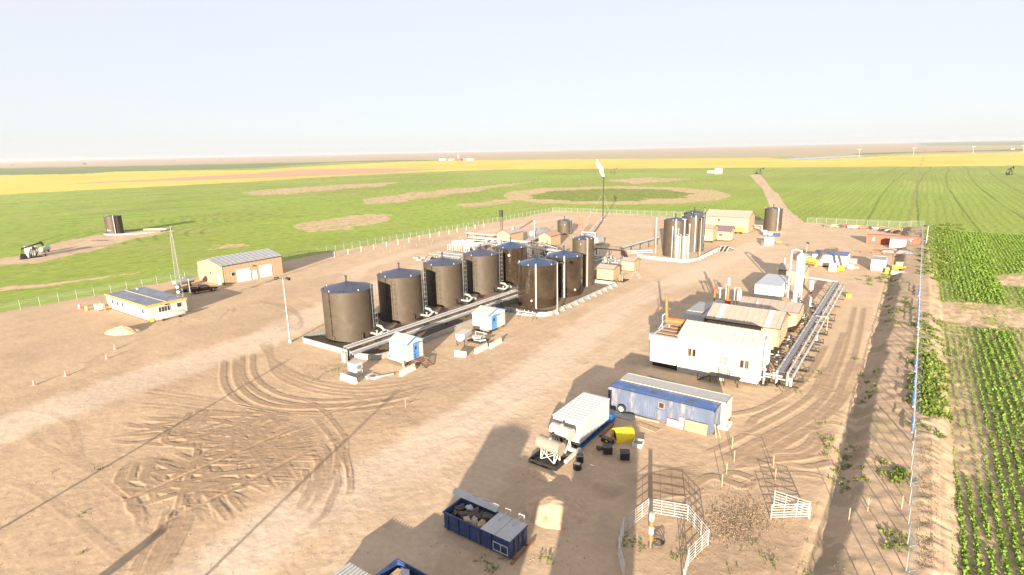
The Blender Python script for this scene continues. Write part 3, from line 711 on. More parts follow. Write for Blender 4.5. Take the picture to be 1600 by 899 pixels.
    if skids or z0 > .3:
        for yy in (.5, la-.5):
            sb = MB(); sb.box(-lb, 0, yy-.12, yy+.12, z0-.28, z0-.003); sb.build('skid_beam', 'dark_steel', root)
        if z0 > .45:
            for xx in (-.3, -lb+.3):
                for yy in (.5, la-.5):
                    sb = MB(); sb.cyl((xx, yy, -.1), (xx, yy, z0-.283), .09, 8); sb.build('leg', 'dark_steel', root)
    return root

# ---- office trailer, left
of = cabin('site_office', 'long white double office trailer with slate roof edged in orange, by the left fence', 'office', (232.5, 501), 18.5, 7.2, 2.75, z0=.15, roof='flat', wall='white_paint', roofm='slate_membrane', trim='orange_trim', over=.12)
mb = MB(); mb.box(-18.4, 0, 3.5, 3.75, 3.0, 3.08); mb.build('roof_seam', 'wood', of)
for a in (-16.0, -13.6, -11.2, -2.2): window('f', a, a+.8, 1.25, 2.15, of, 'pale_grey')
door('f', -17.7, -16.8, .6, 2.5, of, m='wood')
window('r', 2.0, 3.0, 1.3, 2.2, of, panes=2); window('r', 3.05, 4.05, 1.3, 2.2, of, panes=2); window('r', 5.4, 6.2, 1.5, 2.3, of)
rect('r', 3.2, 3.6, 2.42, 2.65, 'vent_cover', 'dark_steel', of, t=.25)
mb = MB(); mb.box(-17.2, -16.9, 5.2, 5.5, 3.003, 3.3); mb.build('roof_vent', 'white_paint', of)
# wooden deck and steps at its door
x, y = S(232.5, 501)
dk = thing('entry_deck', 'weathered wooden deck with steps at the office trailer door', 'deck', (x-16.9, y-1.7, 0))
mb = MB(); mb.box(-1.2, 1.3, 0, 1.6, .45, .55); mb.build('platform', 'wood', dk)
for sx in (-1.1, 1.2):
    for sy in (.1, 1.5): mb = MB(); mb.box(sx-.05, sx+.05, sy-.05, sy+.05, 0, 1.45 if sy < 1 else .45); mb.build('post', 'wood', dk)
mb = MB(); mb.box(-1.2, 1.3, .06, .14, 1.35, 1.45); mb.box(-1.2, 1.3, .06, .14, .95, 1.02); mb.build('railing', 'wood', dk)
for k in range(2): mb = MB(); mb.box(-1.7-.35*k, -1.35-.35*k, .3, 1.4, .25-.17*k, .3-.17*k); mb.build('step', 'wood', dk)
mb = MB(); x, y = S(155, 484); mb.box(-.9, .9, -.5, .5, .1, 1.1); t = thing('equipment_box', 'small white equipment box left of the office deck', 'utility box', (x, y, 0)); mb.build('body', 'white_paint', t)
mb = MB(); mb.box(-.95, .95, -.55, .55, 1.103, 1.18); mb.build('lid', 'pale_grey', t); mb = MB(); mb.box(-.8, .8, -.4, .4, 0, .097); mb.build('skid', 'dark_steel', t)

def h_tank(name, label, p, q, r, zc, m, cat='tank', saddle='white_paint', leg='dark_steel', frame=False, group=None, dome=True, n=18):
    """horizontal tank between two ground points"""
    p = Vector((*p, 0)); q = Vector((*q, 0)); d = q-p; L = d.length; ang = math.atan2(d.y, d.x)
    t = thing(name, label, cat, p, ang, group)
    mb = MB()
    if dome: mb.capsule((0, 0, zc), (L, 0, zc), r, n, .55)
    else: mb.cyl((0, 0, zc), (L, 0, zc), r, n); mb.cyl((-.02, 0, zc), (.06, 0, zc), r*1.03, n); mb.cyl((L-.06, 0, zc), (L+.02, 0, zc), r*1.03, n)
    mb.build('shell', m, t)
    for k in (.2, .8):
        x = L*k
        if frame:
            for s in (-1, 1):
                mb = MB(); mb.bar((x, s*r*.75, 0), (x, s*r*.55, zc-r*.6), .1); mb.build('leg', saddle, t)
            mb = MB(); mb.bar((x, -r*.72, .15), (x, r*.55, zc-r*.9), .07); mb.bar((x, r*.72, .15), (x, -r*.55, zc-r*.9), .07); mb.build('cross_brace', saddle, t)
        else:
            mb = MB(); mb.box(x-.12, x+.12, -r*.8, r*.8, 0, zc-r*.5); mb.build('saddle', leg, t)
    if frame:
        for s in (-1, 1):
            mb = MB(); mb.bar((L*.2, s*r*.73, .2), (L*.8, s*r*.6, zc-r*.9), .06); mb.bar((L*.8, s*r*.73, .2), (L*.2, s*r*.6, zc-r*.9), .06); mb.build('cross_brace', saddle, t)
    mb = MB(); mb.cyl((L*.5, 0, zc+r-.02), (L*.5, 0, zc+r+.18), .16, 10); mb.build('hatch', m, t)
    return t
h_tank('propane_tank', 'long white propane tank lying in front of the office trailer', S(246, 503), S(289, 493.5), .5, .75, 'white_paint')
mb = MB(); x, y = S(238, 504); t = thing('gas_regulator', 'small yellow gas regulator at the left end of the long propane tank', 'regulator', (x, y, 0))
mb.box(-.25, .25, -.2, .2, .1, .75); mb.build('housing', 'yellow', t); mb = MB(); mb.cyl((0, 0, 0), (0, 0, .097), .1, 8); mb.build('foot', 'dark_steel', t)
h_tank('silver_tank', 'silver horizontal tank behind the office trailer near the pickup', S(274, 452), S(302, 446), .75, 1.5, 'galvanised')

# ---- lattice communications mast
x, y = S(287, 486); hm = SH(287, 486, 354)
t = thing('lattice_mast', 'tall slim triangular lattice radio mast beside the white office trailer', 'radio mast', (x, y, 0))
mb = MB(); bw = .75
def mastp(k, z): s = bw*(1-z/hm*.72); a = k*2*math.pi/3; return (s*math.cos(a), s*math.sin(a), z)
for k in range(3): m2 = MB(); m2.cyl(mastp(k, 0), mastp(k, hm*.93), .03, 6); m2.build('mast_leg', 'galvanised', t)
z = 0
while z < hm*.92:
    z1 = min(z+max(.45, 1.1*(1-z/hm)), hm*.93)
    for k in range(3): mb.cyl(mastp(k, z), mastp((k+1) % 3, z1), .022, 4); mb.cyl(mastp(k, z1), mastp((k+1) % 3, z1), .02, 4)
    z = z1
mb.build('lattice', 'galvanised', t)
mb = MB(); mb.cyl((0, 0, hm*.9), (0, 0, hm*1.02), .03, 6); mb.build('antenna', 'white_paint', t)
for zz in (4.2, 5.2): mb = MB(); mb.cyl((.5, -.5, zz), (.9, -.9, zz), .25, 10, r2=.3); mb.build('dish', 'white_paint', t)
x, y = S(290, 474)
t = thing('flag_pole', 'short thin white pole at the right end of the office trailer', 'pole', (x+.6, y+1, 0)); mb = MB(); mb.cyl((0, 0, 0), (0, 0, 5), .06, 8); mb.build('shaft', 'white_paint', t); mb = MB(); mb.ball((0, 0, 5.05), .1); mb.build('cap', 'white_paint', t)

# ---- tan barn
bl = cabin('metal_barn', 'large tan metal barn with grey gable roof beside the left fence', 'barn', (351, 446), 12.0, 15.9, 4.7, roof='gable_y', rh=1.3, roofm='grey_roof', over=.25, ribs=1.2, corner='brown_trim', siding=1.0)
window('f', -6.2, -5.5, 2.0, 2.7, bl); door('f', -2.6, -1.6, .1, 2.5, bl)
window('r', 2.0, 2.9, 1.9, 2.7, bl); door('r', 3.4, 6.8, .05, 3.1, bl, name='overhead_door'); door('r', 7.4, 8.5, .05, 2.2, bl); door('r', 9.4, 12.6, .05, 3.1, bl, name='overhead_door')
for a in (7.9,): rect('r', a-.15, a+.15, 3.3, 3.55, 'wall_lamp', 'dark_steel', bl, t=.3)

# ---- pickup
def pickup(name, label, p, rz, m, bed=True):
    t = thing(name, label, 'pickup truck', (*p, 0), rz)
    mb = MB(); mb.prism([(-2.75, .5), (2.7, .5), (2.75, .95), (1.35, 1.12), (-.05, 1.12), (-.15, 1.1), (-2.75, 1.1)], 'y', -.93, .93); mb.build('body', m, t)
    mb = MB(); mb.prism([(-1.0, 1.12), (1.3, 1.12), (.55, 1.82), (-.85, 1.84)], 'y', -.80, .80); cab = mb.build('cab', m, t)
    mb = MB()
    for s in (-1, 1): mb.prism([(-.85, 1.2), (1.05, 1.2), (.5, 1.74), (-.75, 1.76)], 'y', s*.802, s*.815)
    mb.build('window', 'glass', cab)
    mb = MB(); mb.add([(1.29, -.72, 1.16), (1.29, .72, 1.16), (.6, .68, 1.80), (.6, -.68, 1.80)], [(0, 1, 2, 3)]); mb.build('windscreen', 'glass', cab)
    mb = MB(); mb.box(-2.65, -1.1, -.78, .78, 1.102, 1.12); mb.build('bed_liner', 'black_plastic', t)
    for s in (-.93, .93): mb = MB(); mb.box(-2.74, -1.05, s-.06, s+.001, 1.1, 1.3) if s > 0 else mb.box(-2.74, -1.05, s-.001, s+.06, 1.1, 1.3); mb.build('bed_side', m, t)
    for x in (-1.75, 1.75):
        for s in (-1, 1):
            mb = MB(); mb.cyl((x, s*.72, .40), (x, s*.96, .40), .40, 16); wv = mb.build('wheel', 'rubber', t)
            mb = MB(); mb.cyl((x, s*.95, .40), (x, s*.975, .40), .22, 12); mb.build('rim', 'galvanised', wv)
    for s in (-.7, .7): mb = MB(); mb.box(2.68, 2.76, s-.16, s+.16, .75, .92); mb.build('headlight', 'white_paint', t)
    mb = MB(); mb.box(2.7, 2.85, -.9, .9, .42, .6); mb.build('bumper', 'galvanised', t)
    return t
pickup('pickup_truck', 'dark maroon pickup truck parked between the office trailer and the tan barn', S(319, 456.5), R(78), 'maroon')
x, y = S(297, 455)
t = thing('flat_trailer', 'low grey flatbed trailer behind the maroon pickup', 'trailer', (x-.5, y-.5, 0), R(78)); mb = MB(); mb.box(-2.2, 1.6, -.9, .9, .55, .7); mb.build('deck', 'machine_grey', t)
for s in (-1, 1): mb = MB(); mb.cyl((-.4, s*.85, .35), (-.4, s*1.05, .35), .35, 12); mb.build('wheel', 'rubber', t)
mb = MB(); mb.bar((1.6, 0, .55), (2.8, 0, .5), .1); mb.build('drawbar', 'dark_steel', t)

# ---- light poles
def light_pole(label, px, top, heads, arm=.9, r=.11, grp='light poles around the yard', m='white_pipe'):
    x, y = S(*px); h = SH(px[0], px[1], top)
    t = thing('light_pole', label, 'light pole', (x, y, 0), group=grp)
    mb = MB(); mb.cyl((0, 0, 0), (0, 0, h), r*1.25, 10, r2=r*.7); mb.build('pole', m, t)
    mb = MB(); mb.cyl((0, 0, 0), (0, 0, .35), r*2.6, 12); mb.build('base', 'concrete', t)
    for a in heads:
        dx, dy = math.cos(R(a)), math.sin(R(a))
        mb = MB(); mb.cyl((0, 0, h-.1), (dx*arm, dy*arm, h+.05), .045, 6); a_ = mb.build('arm', 'dark_steel', t)
        mb = MB(); c = Vector((dx*arm, dy*arm, h+.05)); mb.cyl(c-Vector((dx*.3, dy*.3, -.05)), c+Vector((dx*.35, dy*.35, -.1)), .2, 8, r2=.26); mb.build('lamp_head', 'dark_steel', a_)
    return t
light_pole('tall pale light pole with two lamp heads left of the first black tank', (453.5, 535), 434, (215, 15), arm=1.0)
light_pole('pale light pole with two lamp heads in front of the glossy black tanks', (871, 491), 411, (180, 20), arm=.9)
light_pole('thin pale light pole right of the far pair of tall tanks', (1093, 403), 341, (90,), r=.09)
light_pole('slim light pole standing behind the far tanks near the pink-roofed barn', (1100.5, 350), 325, (120,), arm=.4, r=.07)
light_pole('thin pole behind the digger beside the white trailer', (1259, 404), 380, (30,), arm=.1, r=.06)
light_pole('light pole with one bright lamp at the far right corner of the fence', (1446, 386), 353, (200,), arm=.8, r=.12)

# ---- tank farm
RIM = .06
def tank(name, label, x, y, D, H, m, roofm='tank_roof', rise=1.0, ladder=None, pipes=(), vent=True, n=48, grp=None, ring=True, spots=()):
    t = thing(name, label, 'storage tank', (x, y, 0), group=grp); r = D/2
    mb = MB(); mb.cyl((0, 0, .1), (0, 0, H), r, n, caps=False)
    for z in (H*.25, H*.5, H*.75): mb.cyl((0, 0, z), (0, 0, z+.03), r+.006, n, caps=False)
    mb.build('shell', m, t)
    mb = MB(); mb.cyl((0, 0, H), (0, 0, H+rise), r+.10, n, r2=.25); rf = mb.build('roof', roofm, t)
    mb = MB(); mb.cyl((0, 0, H-.14), (0, 0, H+.03), r+.06, n, caps=False); mb.build('rim', m, rf)
    if vent:
        mb = MB(); mb.cyl((-.15, 0, H+rise-.1), (-.15, 0, H+rise+.95), .13, 10); mb.cyl((-.15, 0, H+rise+.8), (-.15, 0, H+rise+1.0), .2, 10); mb.build('vent', 'dark_steel', rf)
    for k in range(5):
        a = R(200+k*37); mb = MB(); mb.cyl((r*.93*math.cos(a), r*.93*math.sin(a), H), (r*.93*math.cos(a), r*.93*math.sin(a), H+.32), .1, 8); mb.build('fitting', 'dark_steel' if k % 2 else 'white_pipe', rf)
    if ring:
        mb = MB(); mb.cyl((0, 0, 0), (0, 0, .12), r+.35, n); mb.build('base_ring', 'pale_wall', t)
    if ladder is not None:
        a = R(ladder); ux, uy = math.cos(a), math.sin(a); px, py = -uy, ux; L = MB(); rr = r+.28
        for s in (-.24, .24): L.cyl((ux*rr+px*s, uy*rr+py*s, .4), (ux*rr+px*s, uy*rr+py*s, H+.9), .032, 5)
        z = .6
        while z < H+.6: L.cyl((ux*rr-px*.24, uy*rr-py*.24, z), (ux*rr+px*.24, uy*rr+py*.24, z), .02, 4); z += .35
        la = L.build('ladder', 'galvanised', t); Cg = MB(); z = 2.4
        while z < H+.9:
            pts = [(ux*(rr+.35-.35*math.cos(b))+px*.36*math.sin(b), uy*(rr+.35-.35*math.cos(b))+py*.36*math.sin(b), z) for b in [R(q) for q in (60, 110, 180, 250, 300)]]
            for p_, q_ in zip(pts[:-1], pts[1:]): Cg.cyl(p_, q_, .02, 4)
            z += .9
        for b in (R(110), R(180), R(250)):
            c = (ux*(rr+.35-.35*math.cos(b))+px*.36*math.sin(b), uy*(rr+.35-.35*math.cos(b))+py*.36*math.sin(b)); Cg.cyl((*c, 2.4), (*c, H+.9), .015, 4)
        Cg.build('cage', 'galvanised', la)
        mb = MB(); z = 1.2
        while z < H: mb.bar((ux*r, uy*r, z), (ux*rr, uy*rr, z), .05); z += 1.6
        mb.build('bracket', 'dark_steel', la)
    if ladder == 22:
        ux, uy = math.cos(R(-82)), math.sin(R(-82)); q = r+.14; mb = MB(); mb.cyl((ux*q, uy*q, .3), (ux*q, uy*q, H), .045, 6)
        z = .8
        while z < H: mb.bar((ux*(r-.02), uy*(r-.02), z), (ux*(q+.12), uy*(q+.12), z), .09); z += 1.25
        mb.build('gauge_pipe', 'dark_steel', t)
    for a, rr_, m_ in pipes:
        ux, uy = math.cos(R(a)), math.sin(R(a)); q = r+rr_+.12
        mb = MB(); mb.cyl((ux*q, uy*q, .15), (ux*q, uy*q, H+.1), rr_, 10); mb.tube([(ux*q, uy*q, H+.1), (ux*q, uy*q, H+.3), (ux*(r-.6), uy*(r-.6), H+.35)], rr_, 8); mb.build('standpipe', m_, t)
    for a, z, s in spots:
        ux, uy = math.cos(R(a)), math.sin(R(a)); mb = MB(); mb.cyl((ux*(r-.02), uy*(r-.02), z), (ux*(r+.1), uy*(r+.1), z), s, 12); mb.build('manway', 'white_pipe', t)
    mb = MB(); ux, uy = math.cos(R(-80)), math.sin(R(-80)); mb.cyl((ux*(r-.05), uy*(r-.05), .8), (ux*(r+.16), uy*(r+.16), .8), .34, 14); mb.build('hatch', m, t)
    return t
def tc(u, v, z): return S(u, v, z)
h_ = 8.4
TG = 'tan-lit black tanks in a row inside the wall'
T = []
for (u, v, D, lab) in ((542.5, 449.5, 8.3, 'big matt black tank, nearest of the row and beside the light pole'), (624.6, 427.9, 8.2, 'big matt black tank, second from the left in the row'),
                  (692, 410.4, 7.9, 'big matt black tank, third from the left in the row'), (751.5, 396.2, 7.8, 'big matt black tank, fourth from the left in the row'),
                  (798.5, 384.9, 7.6, 'big black tank with a white manway, farthest of the long row')):
    x, y = tc(u, v, h_); T.append((x, y, D))
    tank('storage_tank', lab, x, y, D, h_, 'tank_black' if len(T) < 5 else 'tank_gloss', 'tank_roof' if len(T) < 5 else 'gloss_roof', ladder=22, rise=1.05, grp=TG, spots=((-62, 6.9, .28),) if len(T) == 5 else (),)
x1, y1 = tc(840, 410.6, h_); tank('glossy_tank', 'nearest glossy black tank with sky-tinted cone roof and white standpipe', x1, y1, 8.1, h_, 'tank_gloss', 'gloss_roof', pipes=((-62, .17, 'white_pipe'),), spots=((-75, 1.6, .2),), grp='glossy black tanks')
x2, y2 = tc(881.8, 398.6, h_); tank('glossy_tank', 'glossy black tank behind the nearest glossy one, with white standpipe', x2, y2, 7.7, h_, 'tank_gloss', 'gloss_roof', pipes=((-60, .17, 'white_pipe'), (-95, .08, 'dark_steel')), spots=((-80, 7.4, .3), (-80, 1.8, .2), (-25, 1.6, .25)), grp='glossy black tanks')
x3, y3 = tc(911.5, 372.8, 10.6); tank('slim_tank', 'tall slim brown-black tank behind the two glossy ones', x3, y3, 4.9, 10.6, 'tank_black', rise=.7, pipes=((-42, .16, 'worn_white_tank'),), spots=((-75, 9.7, .1),), vent=False)
xs_, ys_ = tc(882.5, 344.5, 4.9); tank('small_tank', 'small black tank with a vent standing alone behind the process huts', xs_, ys_, 5.4, 4.9, 'tank_black', rise=.5, ladder=-10, ring=False, spots=((-60, 3.6, .12), (-90, 3.8, .1)))
# white insulated line assemblies between the tanks and the rack
for i, (x, y, D) in enumerate(T[:4]):
    t = thing('valve_assembly', ['insulated white pipe and valves at the foot of the nearest matt tank', 'insulated white pipe and valves at the foot of the second matt tank', 'insulated white pipe and valves at the foot of the third matt tank', 'insulated white pipe and valves at the foot of the fourth matt tank'][i], 'pipework', (x+D/2*.75, y+D/2*.7, 0), group='valve assemblies between tanks and pipe rack')
    mb = MB(); mb.tube([(0, 0, 1.6), (1.4, -.2, 1.6), (2.0, -.2, 1.1), (3.3, -.2, 1.1)], .24); mb.build('insulated_pipe', 'white_pipe', t)
    mb = MB(); mb.tube([(-.4, -2.0, .9), (1.0, -2.0, .9), (2.8, -2.0, .95), (3.6, -2.0, 1.5)], .2); mb.build('insulated_pipe', 'white_pipe', t)
    mb = MB(); mb.tube([(-.1, -3.9, 1.3), (1.1, -3.9, 1.3), (1.1, -3.9, .5), (2.6, -3.9, .5)], .12); mb.build('pipe', 'dark_steel', t)
    for k in range(3):
        mb = MB(); xx = .4+k*1.0; mb.cyl((xx, -2.0, .95), (xx, -2.0, 1.55), .09, 8); mb.cyl((xx, -2.0, 1.5), (xx, -2.0, 1.58), .24, 12); mb.build('valve', 'dark_steel' if k % 2 else 'white_pipe', t)
    for xx in (.5, 2.4): mb = MB(); mb.box(xx-.06, xx+.06, -1.9, -.2, 0, .7); mb.build('support', 'dark_steel', t)

def wall_run(name, label, pts, h, m='pale_wall', butt=0, z=0, th=.08, closed=False, cat='containment wall', rail=True):
    t = thing(name, label, cat, (*pts[0], 0)); ox, oy = pts[0]
    P_ = list(pts)+([pts[0]] if closed else []); bb = 0
    for (x0, y0), (x1_, y1_) in zip(P_[:-1], P_[1:]):
        mb = MB(); L = math.hypot(x1_-x0, y1_-y0); ux, uy = (x1_-x0)/L, (y1_-y0)/L; nx, ny = -uy, ux
        mb.bar((x0-ox, y0-oy, h/2), (x1_-ox, y1_-oy, h/2), th, h)
        k = .3
        while k < L: mb.box(x0-ox+ux*k-.05, x0-ox+ux*k+.05, y0-oy+uy*k-.05, y0-oy+uy*k+.05, 0, h-.05); k += .6
        mb.bar((x0-ox, y0-oy, h+.03), (x1_-ox, y1_-oy, h+.03), th*2.2, .07); mb.build('panel', m, t)
        if butt and L > 6:
            k = butt/2
            while k < L:
                a, b = x0-ox+ux*k, y0-oy+uy*k; q = MB()
                q.add([(a-nx*.06, b-ny*.06, h), (a-nx*.75, b-ny*.75, 0), (a-nx*.06, b-ny*.06, 0), (a-nx*.06+ux*.1, b-ny*.06+uy*.1, h), (a-nx*.75+ux*.1, b-ny*.75+uy*.1, 0), (a-nx*.06+ux*.1, b-ny*.06+uy*.1, 0)], [(0, 1, 2), (3, 5, 4), (0, 3, 4, 1), (1, 4, 5, 2)])
                q.build('buttress', m, t); k += butt
    return t
xa, ya = -80.6, 52.6; xb = -62.8
wall_run('containment_wall', 'pale corrugated containment wall round the row of matt black tanks', [(xa, 128), (xa, ya+.6), (xa+.6, ya), (xb-3.2, ya), (xb-1.2, ya+.5), (xb-.3, ya+1.4), (xb, ya+3), (xb, 84)], .85)
wall_run('containment_wall', 'pale containment wall with buttresses round the glossy black tanks', [(-58.6, 115.2), (-53.4, 115.2), (-53.4, 87.5), (-54.0, 86.2), (-55.4, 85.4), (-62.7, 85.3)][::-1], .8, butt=2.6)
def gravel(name, pts, z, m='gravel_dark'):
    mb = MB(); mb.add([(*p, z) for p in pts], [tuple(range(len(pts)))]); o = mb.build(name, m); o['kind'] = 'structure'; return o
gravel('gravel_floor', [(xa+.1, ya+.2), (xb-1.8, ya+.4), (xb-.3, ya+2), (xb-.05, 84.9), (-54.2, 86.5), (-53.5, 88), (-53.5, 115), (-60, 115), (-60, 128), (xa+.1, 128)], .135)
# white base lines of the liner round tank one
def rack(name, label, p, q, z, lines, spacing=6, post=.09, postm='dark_steel', w=1.0, cat='pipe rack', feet=False, down=None):
    """parallel pipes from p to q on T-shaped posts; lines = (offset, dz, radius, material, name)"""
    p = Vector((*p, 0)); q = Vector((*q, 0)); d = q-p; L = d.length; t = thing(name, label, cat, p, math.atan2(d.y, d.x))
    for o_, dz, r, m_, nm in lines:
        mb = MB()
        if nm in ('cable_tray', 'walkway'):
            mb.box(0, L, o_-r, o_+r, z+dz, z+dz+.05); mb.box(0, L, o_-r-.03, o_-r, z+dz-.05, z+dz+.12); mb.box(0, L, o_+r, o_+r+.03, z+dz-.05, z+dz+.12)
            k = .3
            while k < L: mb.box(k, k+.08, o_-r, o_+r, z+dz+.051, z+dz+.09); k += .6
        else:
            pts = [(0, o_, z+dz), (L, o_, z+dz)]
            if down: pts = [(0, o_, down)]+pts
            mb.tube(pts, r, 10)
            k = 1.5
            while k < L: mb.cyl((k, o_, z+dz), (k+.06, o_, z+dz), r*1.12, 10); k += 3
        mb.build(nm, m_, t)
    n = max(2, int(L/spacing)+1)
    for i in range(n):
        k = .3+(L-.6)*i/(n-1); mb = MB(); mb.box(k-post, k+post, -post, post, 0, z-.15); mb.box(k-.07, k+.07, -w/2, w/2, z-.2, z-.08)
        if feet: mb.box(k-.08, k+.08, -w*.9, w*.9, 0, .14)
        mb.build('post', postm, t)
    return t
rack('pipe_rack', 'long raised pipe rack with cable tray running past the matt black tanks', (-66.9, 51.0), (-65.4, 93.5), 2.0,
     ((.45, .12, .16, 'white_pipe', 'pipe'), (.02, .06, .22, 'galvanised', 'cable_tray'), (-.42, .1, .14, 'white_pipe', 'pipe'), (-.95, -.5, .17, 'white_pipe', 'pipe'), (-1.4, -.65, .2, 'galvanised', 'pipe')), spacing=5.2, w=2.6)
# tray end dropping to the ground
x, y = S(530, 552)
t = thing('cable_riser', 'grey cable riser cabinet at the near end of the long pipe rack', 'cable riser', (-66.9, 50.6, 0))
mb = MB(); mb.box(-.45, .45, -.25, .15, 0, 1.5); mb.build('cabinet', 'pale_wall', t)
mb = MB(); mb.tube([(-.3, -.2, 1.5), (-.3, -.2, 1.9), (-.3, .4, 2.12)], .07); mb.tube([(.3, -.2, 1.5), (.3, -.2, 1.9), (.3, .4, 2.12)], .07); mb.build('hoop', 'galvanised', t)

# ---- two white pump huts with blue trim
def hut(lab, c0, lb, la, h, z0, dd, mirror=False):
    t = cabin('pump_hut', lab, 'hut', (*c0, 0), lb, la, h, z0=z0, roof='gable_x', rh=.75, wall='white_paint', roofm='white_roof', trim='blue_trim', over=.12, group='white pump huts with blue trim')
    d = door('r', dd[0], dd[1], z0+.15, z0+2.25, t, m='blue_trim', fr='blue_trim', glass=True)
    mb = MB(); mb.box(.02, .5, dd[0]-.15, dd[1]+.15, z0+2.4, z0+2.46); mb.build('canopy', 'blue_trim', t)
    rect('f', -lb+.15, -lb+.5, z0+.2, z0+.8, 'louvre', 'pale_grey', t, t=.05)
    return t
h1 = hut('white hut with blue trim on legs, nearer one, with steps at its blue door', (-57.4, 54.2), 3.6, 3.2, 2.6, .75, (1.2, 2.1))
h2 = hut('white hut with blue trim and double blue door, farther one beside the glossy tank', (-56.7, 72.4), 3.4, 4.8, 2.7, .45, (.9, 2.2))
rect('r', 2.9, 4.3, 1.2, 2.7, 'panel', 'white_paint', h2, t=.05, frame=('blue_trim', .06))
rect('f', -1.2, -.9, 1.5, 1.7, 'sign', 'red_paint', h2, t=.04); rect('f', -.5, -.35, 2.6, 3.0, 'bracket', 'white_pipe', h1, t=.08)
t = thing('steel_steps', 'brown steel steps leading up to the door of the nearer pump hut', 'steps', (-57.2, 56.0, 0))
mb = MB(); mb.box(0, 1.2, -.9, .7, .68, .74); mb.build('platform', 'rust', t)
for k in range(4): mb = MB(); mb.box(1.25+.3*k, 1.5+.3*k, -.8, .6, .56-.15*k, .6-.15*k); mb.build('tread', 'rust', t)
for s in (-.85, .65): mb = MB(); mb.bar((1.2, s, .7), (2.5, s, .05), .05, .12); mb.build('stringer', 'dark_steel', t)
mb = MB()
for px_ in (.1, 1.1): mb.cyl((px_, -.87, .7), (px_, -.87, 1.7), .025, 5)
mb.cyl((.1, -.87, 1.7), (1.1, -.87, 1.7), .025, 5); mb.cyl((.1, -.87, 1.2), (1.1, -.87, 1.2), .02, 5); mb.build('handrail', 'dark_steel', t)
t = thing('insulated_duct', 'white insulated pipe bending down beside the nearer pump hut', 'pipe', (-61.6, 55.5, 0)); mb = MB(); mb.tube([(-1.8, 3, 1.9), (-1.8, 1.2, 1.9), (-1.0, .5, 1.75), (.3, -1.4, .65), (3.4, -1.5, .55), (3.9, -1.9, .1)], .18); mb.build('pipe', 'white_pipe', t)
mb = MB(); mb.box(-1.9, -1.7, 1.1, 1.3, 0, 1.72); mb.build('support', 'dark_steel', t)
# white cabinet and slab in front
x, y = S(556, 585)
t = thing('metering_cabinet', 'small white metering cabinet in front of the containment wall corner', 'cabinet', (x, y, 0)); mb = MB(); mb.box(-.8, .8, -.6, .6, .12, 1.75); mb.build('body', 'white_paint', t)
mb = MB(); mb.box(-.86, .86, -.66, .66, 1.753, 1.83); mb.build('lid', 'pale_grey', t); mb = MB(); mb.box(.803, .84, -.35, .35, .4, 1.5); mb.build('door', 'galvanised', t); mb = MB(); mb.box(-.9, .9, -.7, .7, 0, .117); mb.build('plinth', 'concrete', t)
for k in range(3): mb = MB(); mb.cyl((.85, -.2+.2*k, .9), (1.15, -.2+.2*k, .9), .06, 8); mb.build('valve', 'vessel_green', t)
x, y = S(583, 589); t = thing('access_slab', 'low white slab with a round rusty lid beside the metering cabinet', 'slab', (x, y, 0)); mb = MB(); mb.box(-1.1, 1.1, -.7, .7, 0, .12); mb.build('slab', 'white_paint', t); mb = MB(); mb.cyl((-.1, 0, .123), (-.1, 0, .16), .38, 20); mb.build('lid', 'rust', t)
def seg(name, label, cat, a, b, r, m, z=.1, grp=None):
    p = Vector((*S(*a), z)); q = Vector((*S(*b), z)); o = MB().cyl(Vector((0, 0, 0)), q-p, r, 8).build(name, m, None, p); return tag(o, label, cat, grp)
seg('ground_pipe', 'white pipe lying on the ground right of the access slab', 'pipe', (572, 594), (615, 586), .12, 'white_pipe', .14)
# jersey barriers
def barrier(lab, a, b):
    p = Vector((*S(*a), 0)); q = Vector((*S(*b), 0)); d = q-p; L = d.length; mb = MB()
    mb.prism([(-.30, 0), (.30, 0), (.30, .1), (.14, .36), (.09, .85), (-.09, .85), (-.14, .36), (-.30, .1)], 'x', 0, L)
    o = mb.build('concrete_barrier', 'white_paint', None, p); o.rotation_euler = (0, 0, math.atan2(d.y, d.x)); tag(o, lab, 'barrier', 'white concrete barriers along the yard edge')
barrier('white concrete barrier in front of the metering cabinet', (534, 592), (557, 600)); barrier('white concrete barrier beside the nearer pump hut', (626, 588), (648, 577))
barrier('short white concrete barrier in front of the white hopper tank', (711, 556), (729, 558)); barrier('white concrete barrier, middle of the row before the farther hut', (743, 553), (761, 544)); barrier('white concrete barrier, right end of the row before the farther hut', (766, 545), (783, 535))
# white hopper tank and skid between the huts
x, y = S(720, 541)
t = thing('hopper_tank', 'small white tank with sloping bottom on a steel stand by the farther pump hut', 'tank', (x, y, 0), R(15))
mb = MB(); mb.prism([(-.75, 1.9), (.75, 1.9), (.75, 1.3), (.15, .85), (-.45, .85), (-.75, 1.3)], 'y', -.1, 2.6); mb.build('body', 'white_paint', t)
mb = MB(); mb.box(-.8, .8, -.15, 2.65, 1.903, 1.98); mb.build('lid', 'white_paint', t)
for sx in (-.65, .65):
    for sy in (0, 2.5): mb = MB(); mb.box(sx-.05, sx+.05, sy-.05, sy+.05, 0, 1.3); mb.build('leg', 'dark_steel', t)
x, y = S(747, 533); t = thing('pump_skid', 'jumble of white pumps and pipes on a skid beside the white hopper tank', 'pump skid', (x, y, 0))
mb = MB(); mb.box(-1.4, 1.4, -1.2, 1.2, .1, .25); mb.build('base', 'dark_steel', t)
for k in range(4): mb = MB(); mb.cyl((-1+.6*k, -.6, .6), (-1+.6*k, .7, .6), .24, 12); mb.build('pump', 'white_pipe', t)
mb = MB(); mb.tube([(-1.2, .9, .3), (-1.2, .9, 1.2), (1.2, .9, 1.2), (1.2, -.9, 1.2), (1.2, -.9, .3)], .09); mb.tube([(0, -.9, .4), (1.9, -1.8, .9), (2.6, -1.2, 1.0)], .14); mb.build('pipe', 'white_pipe', t)
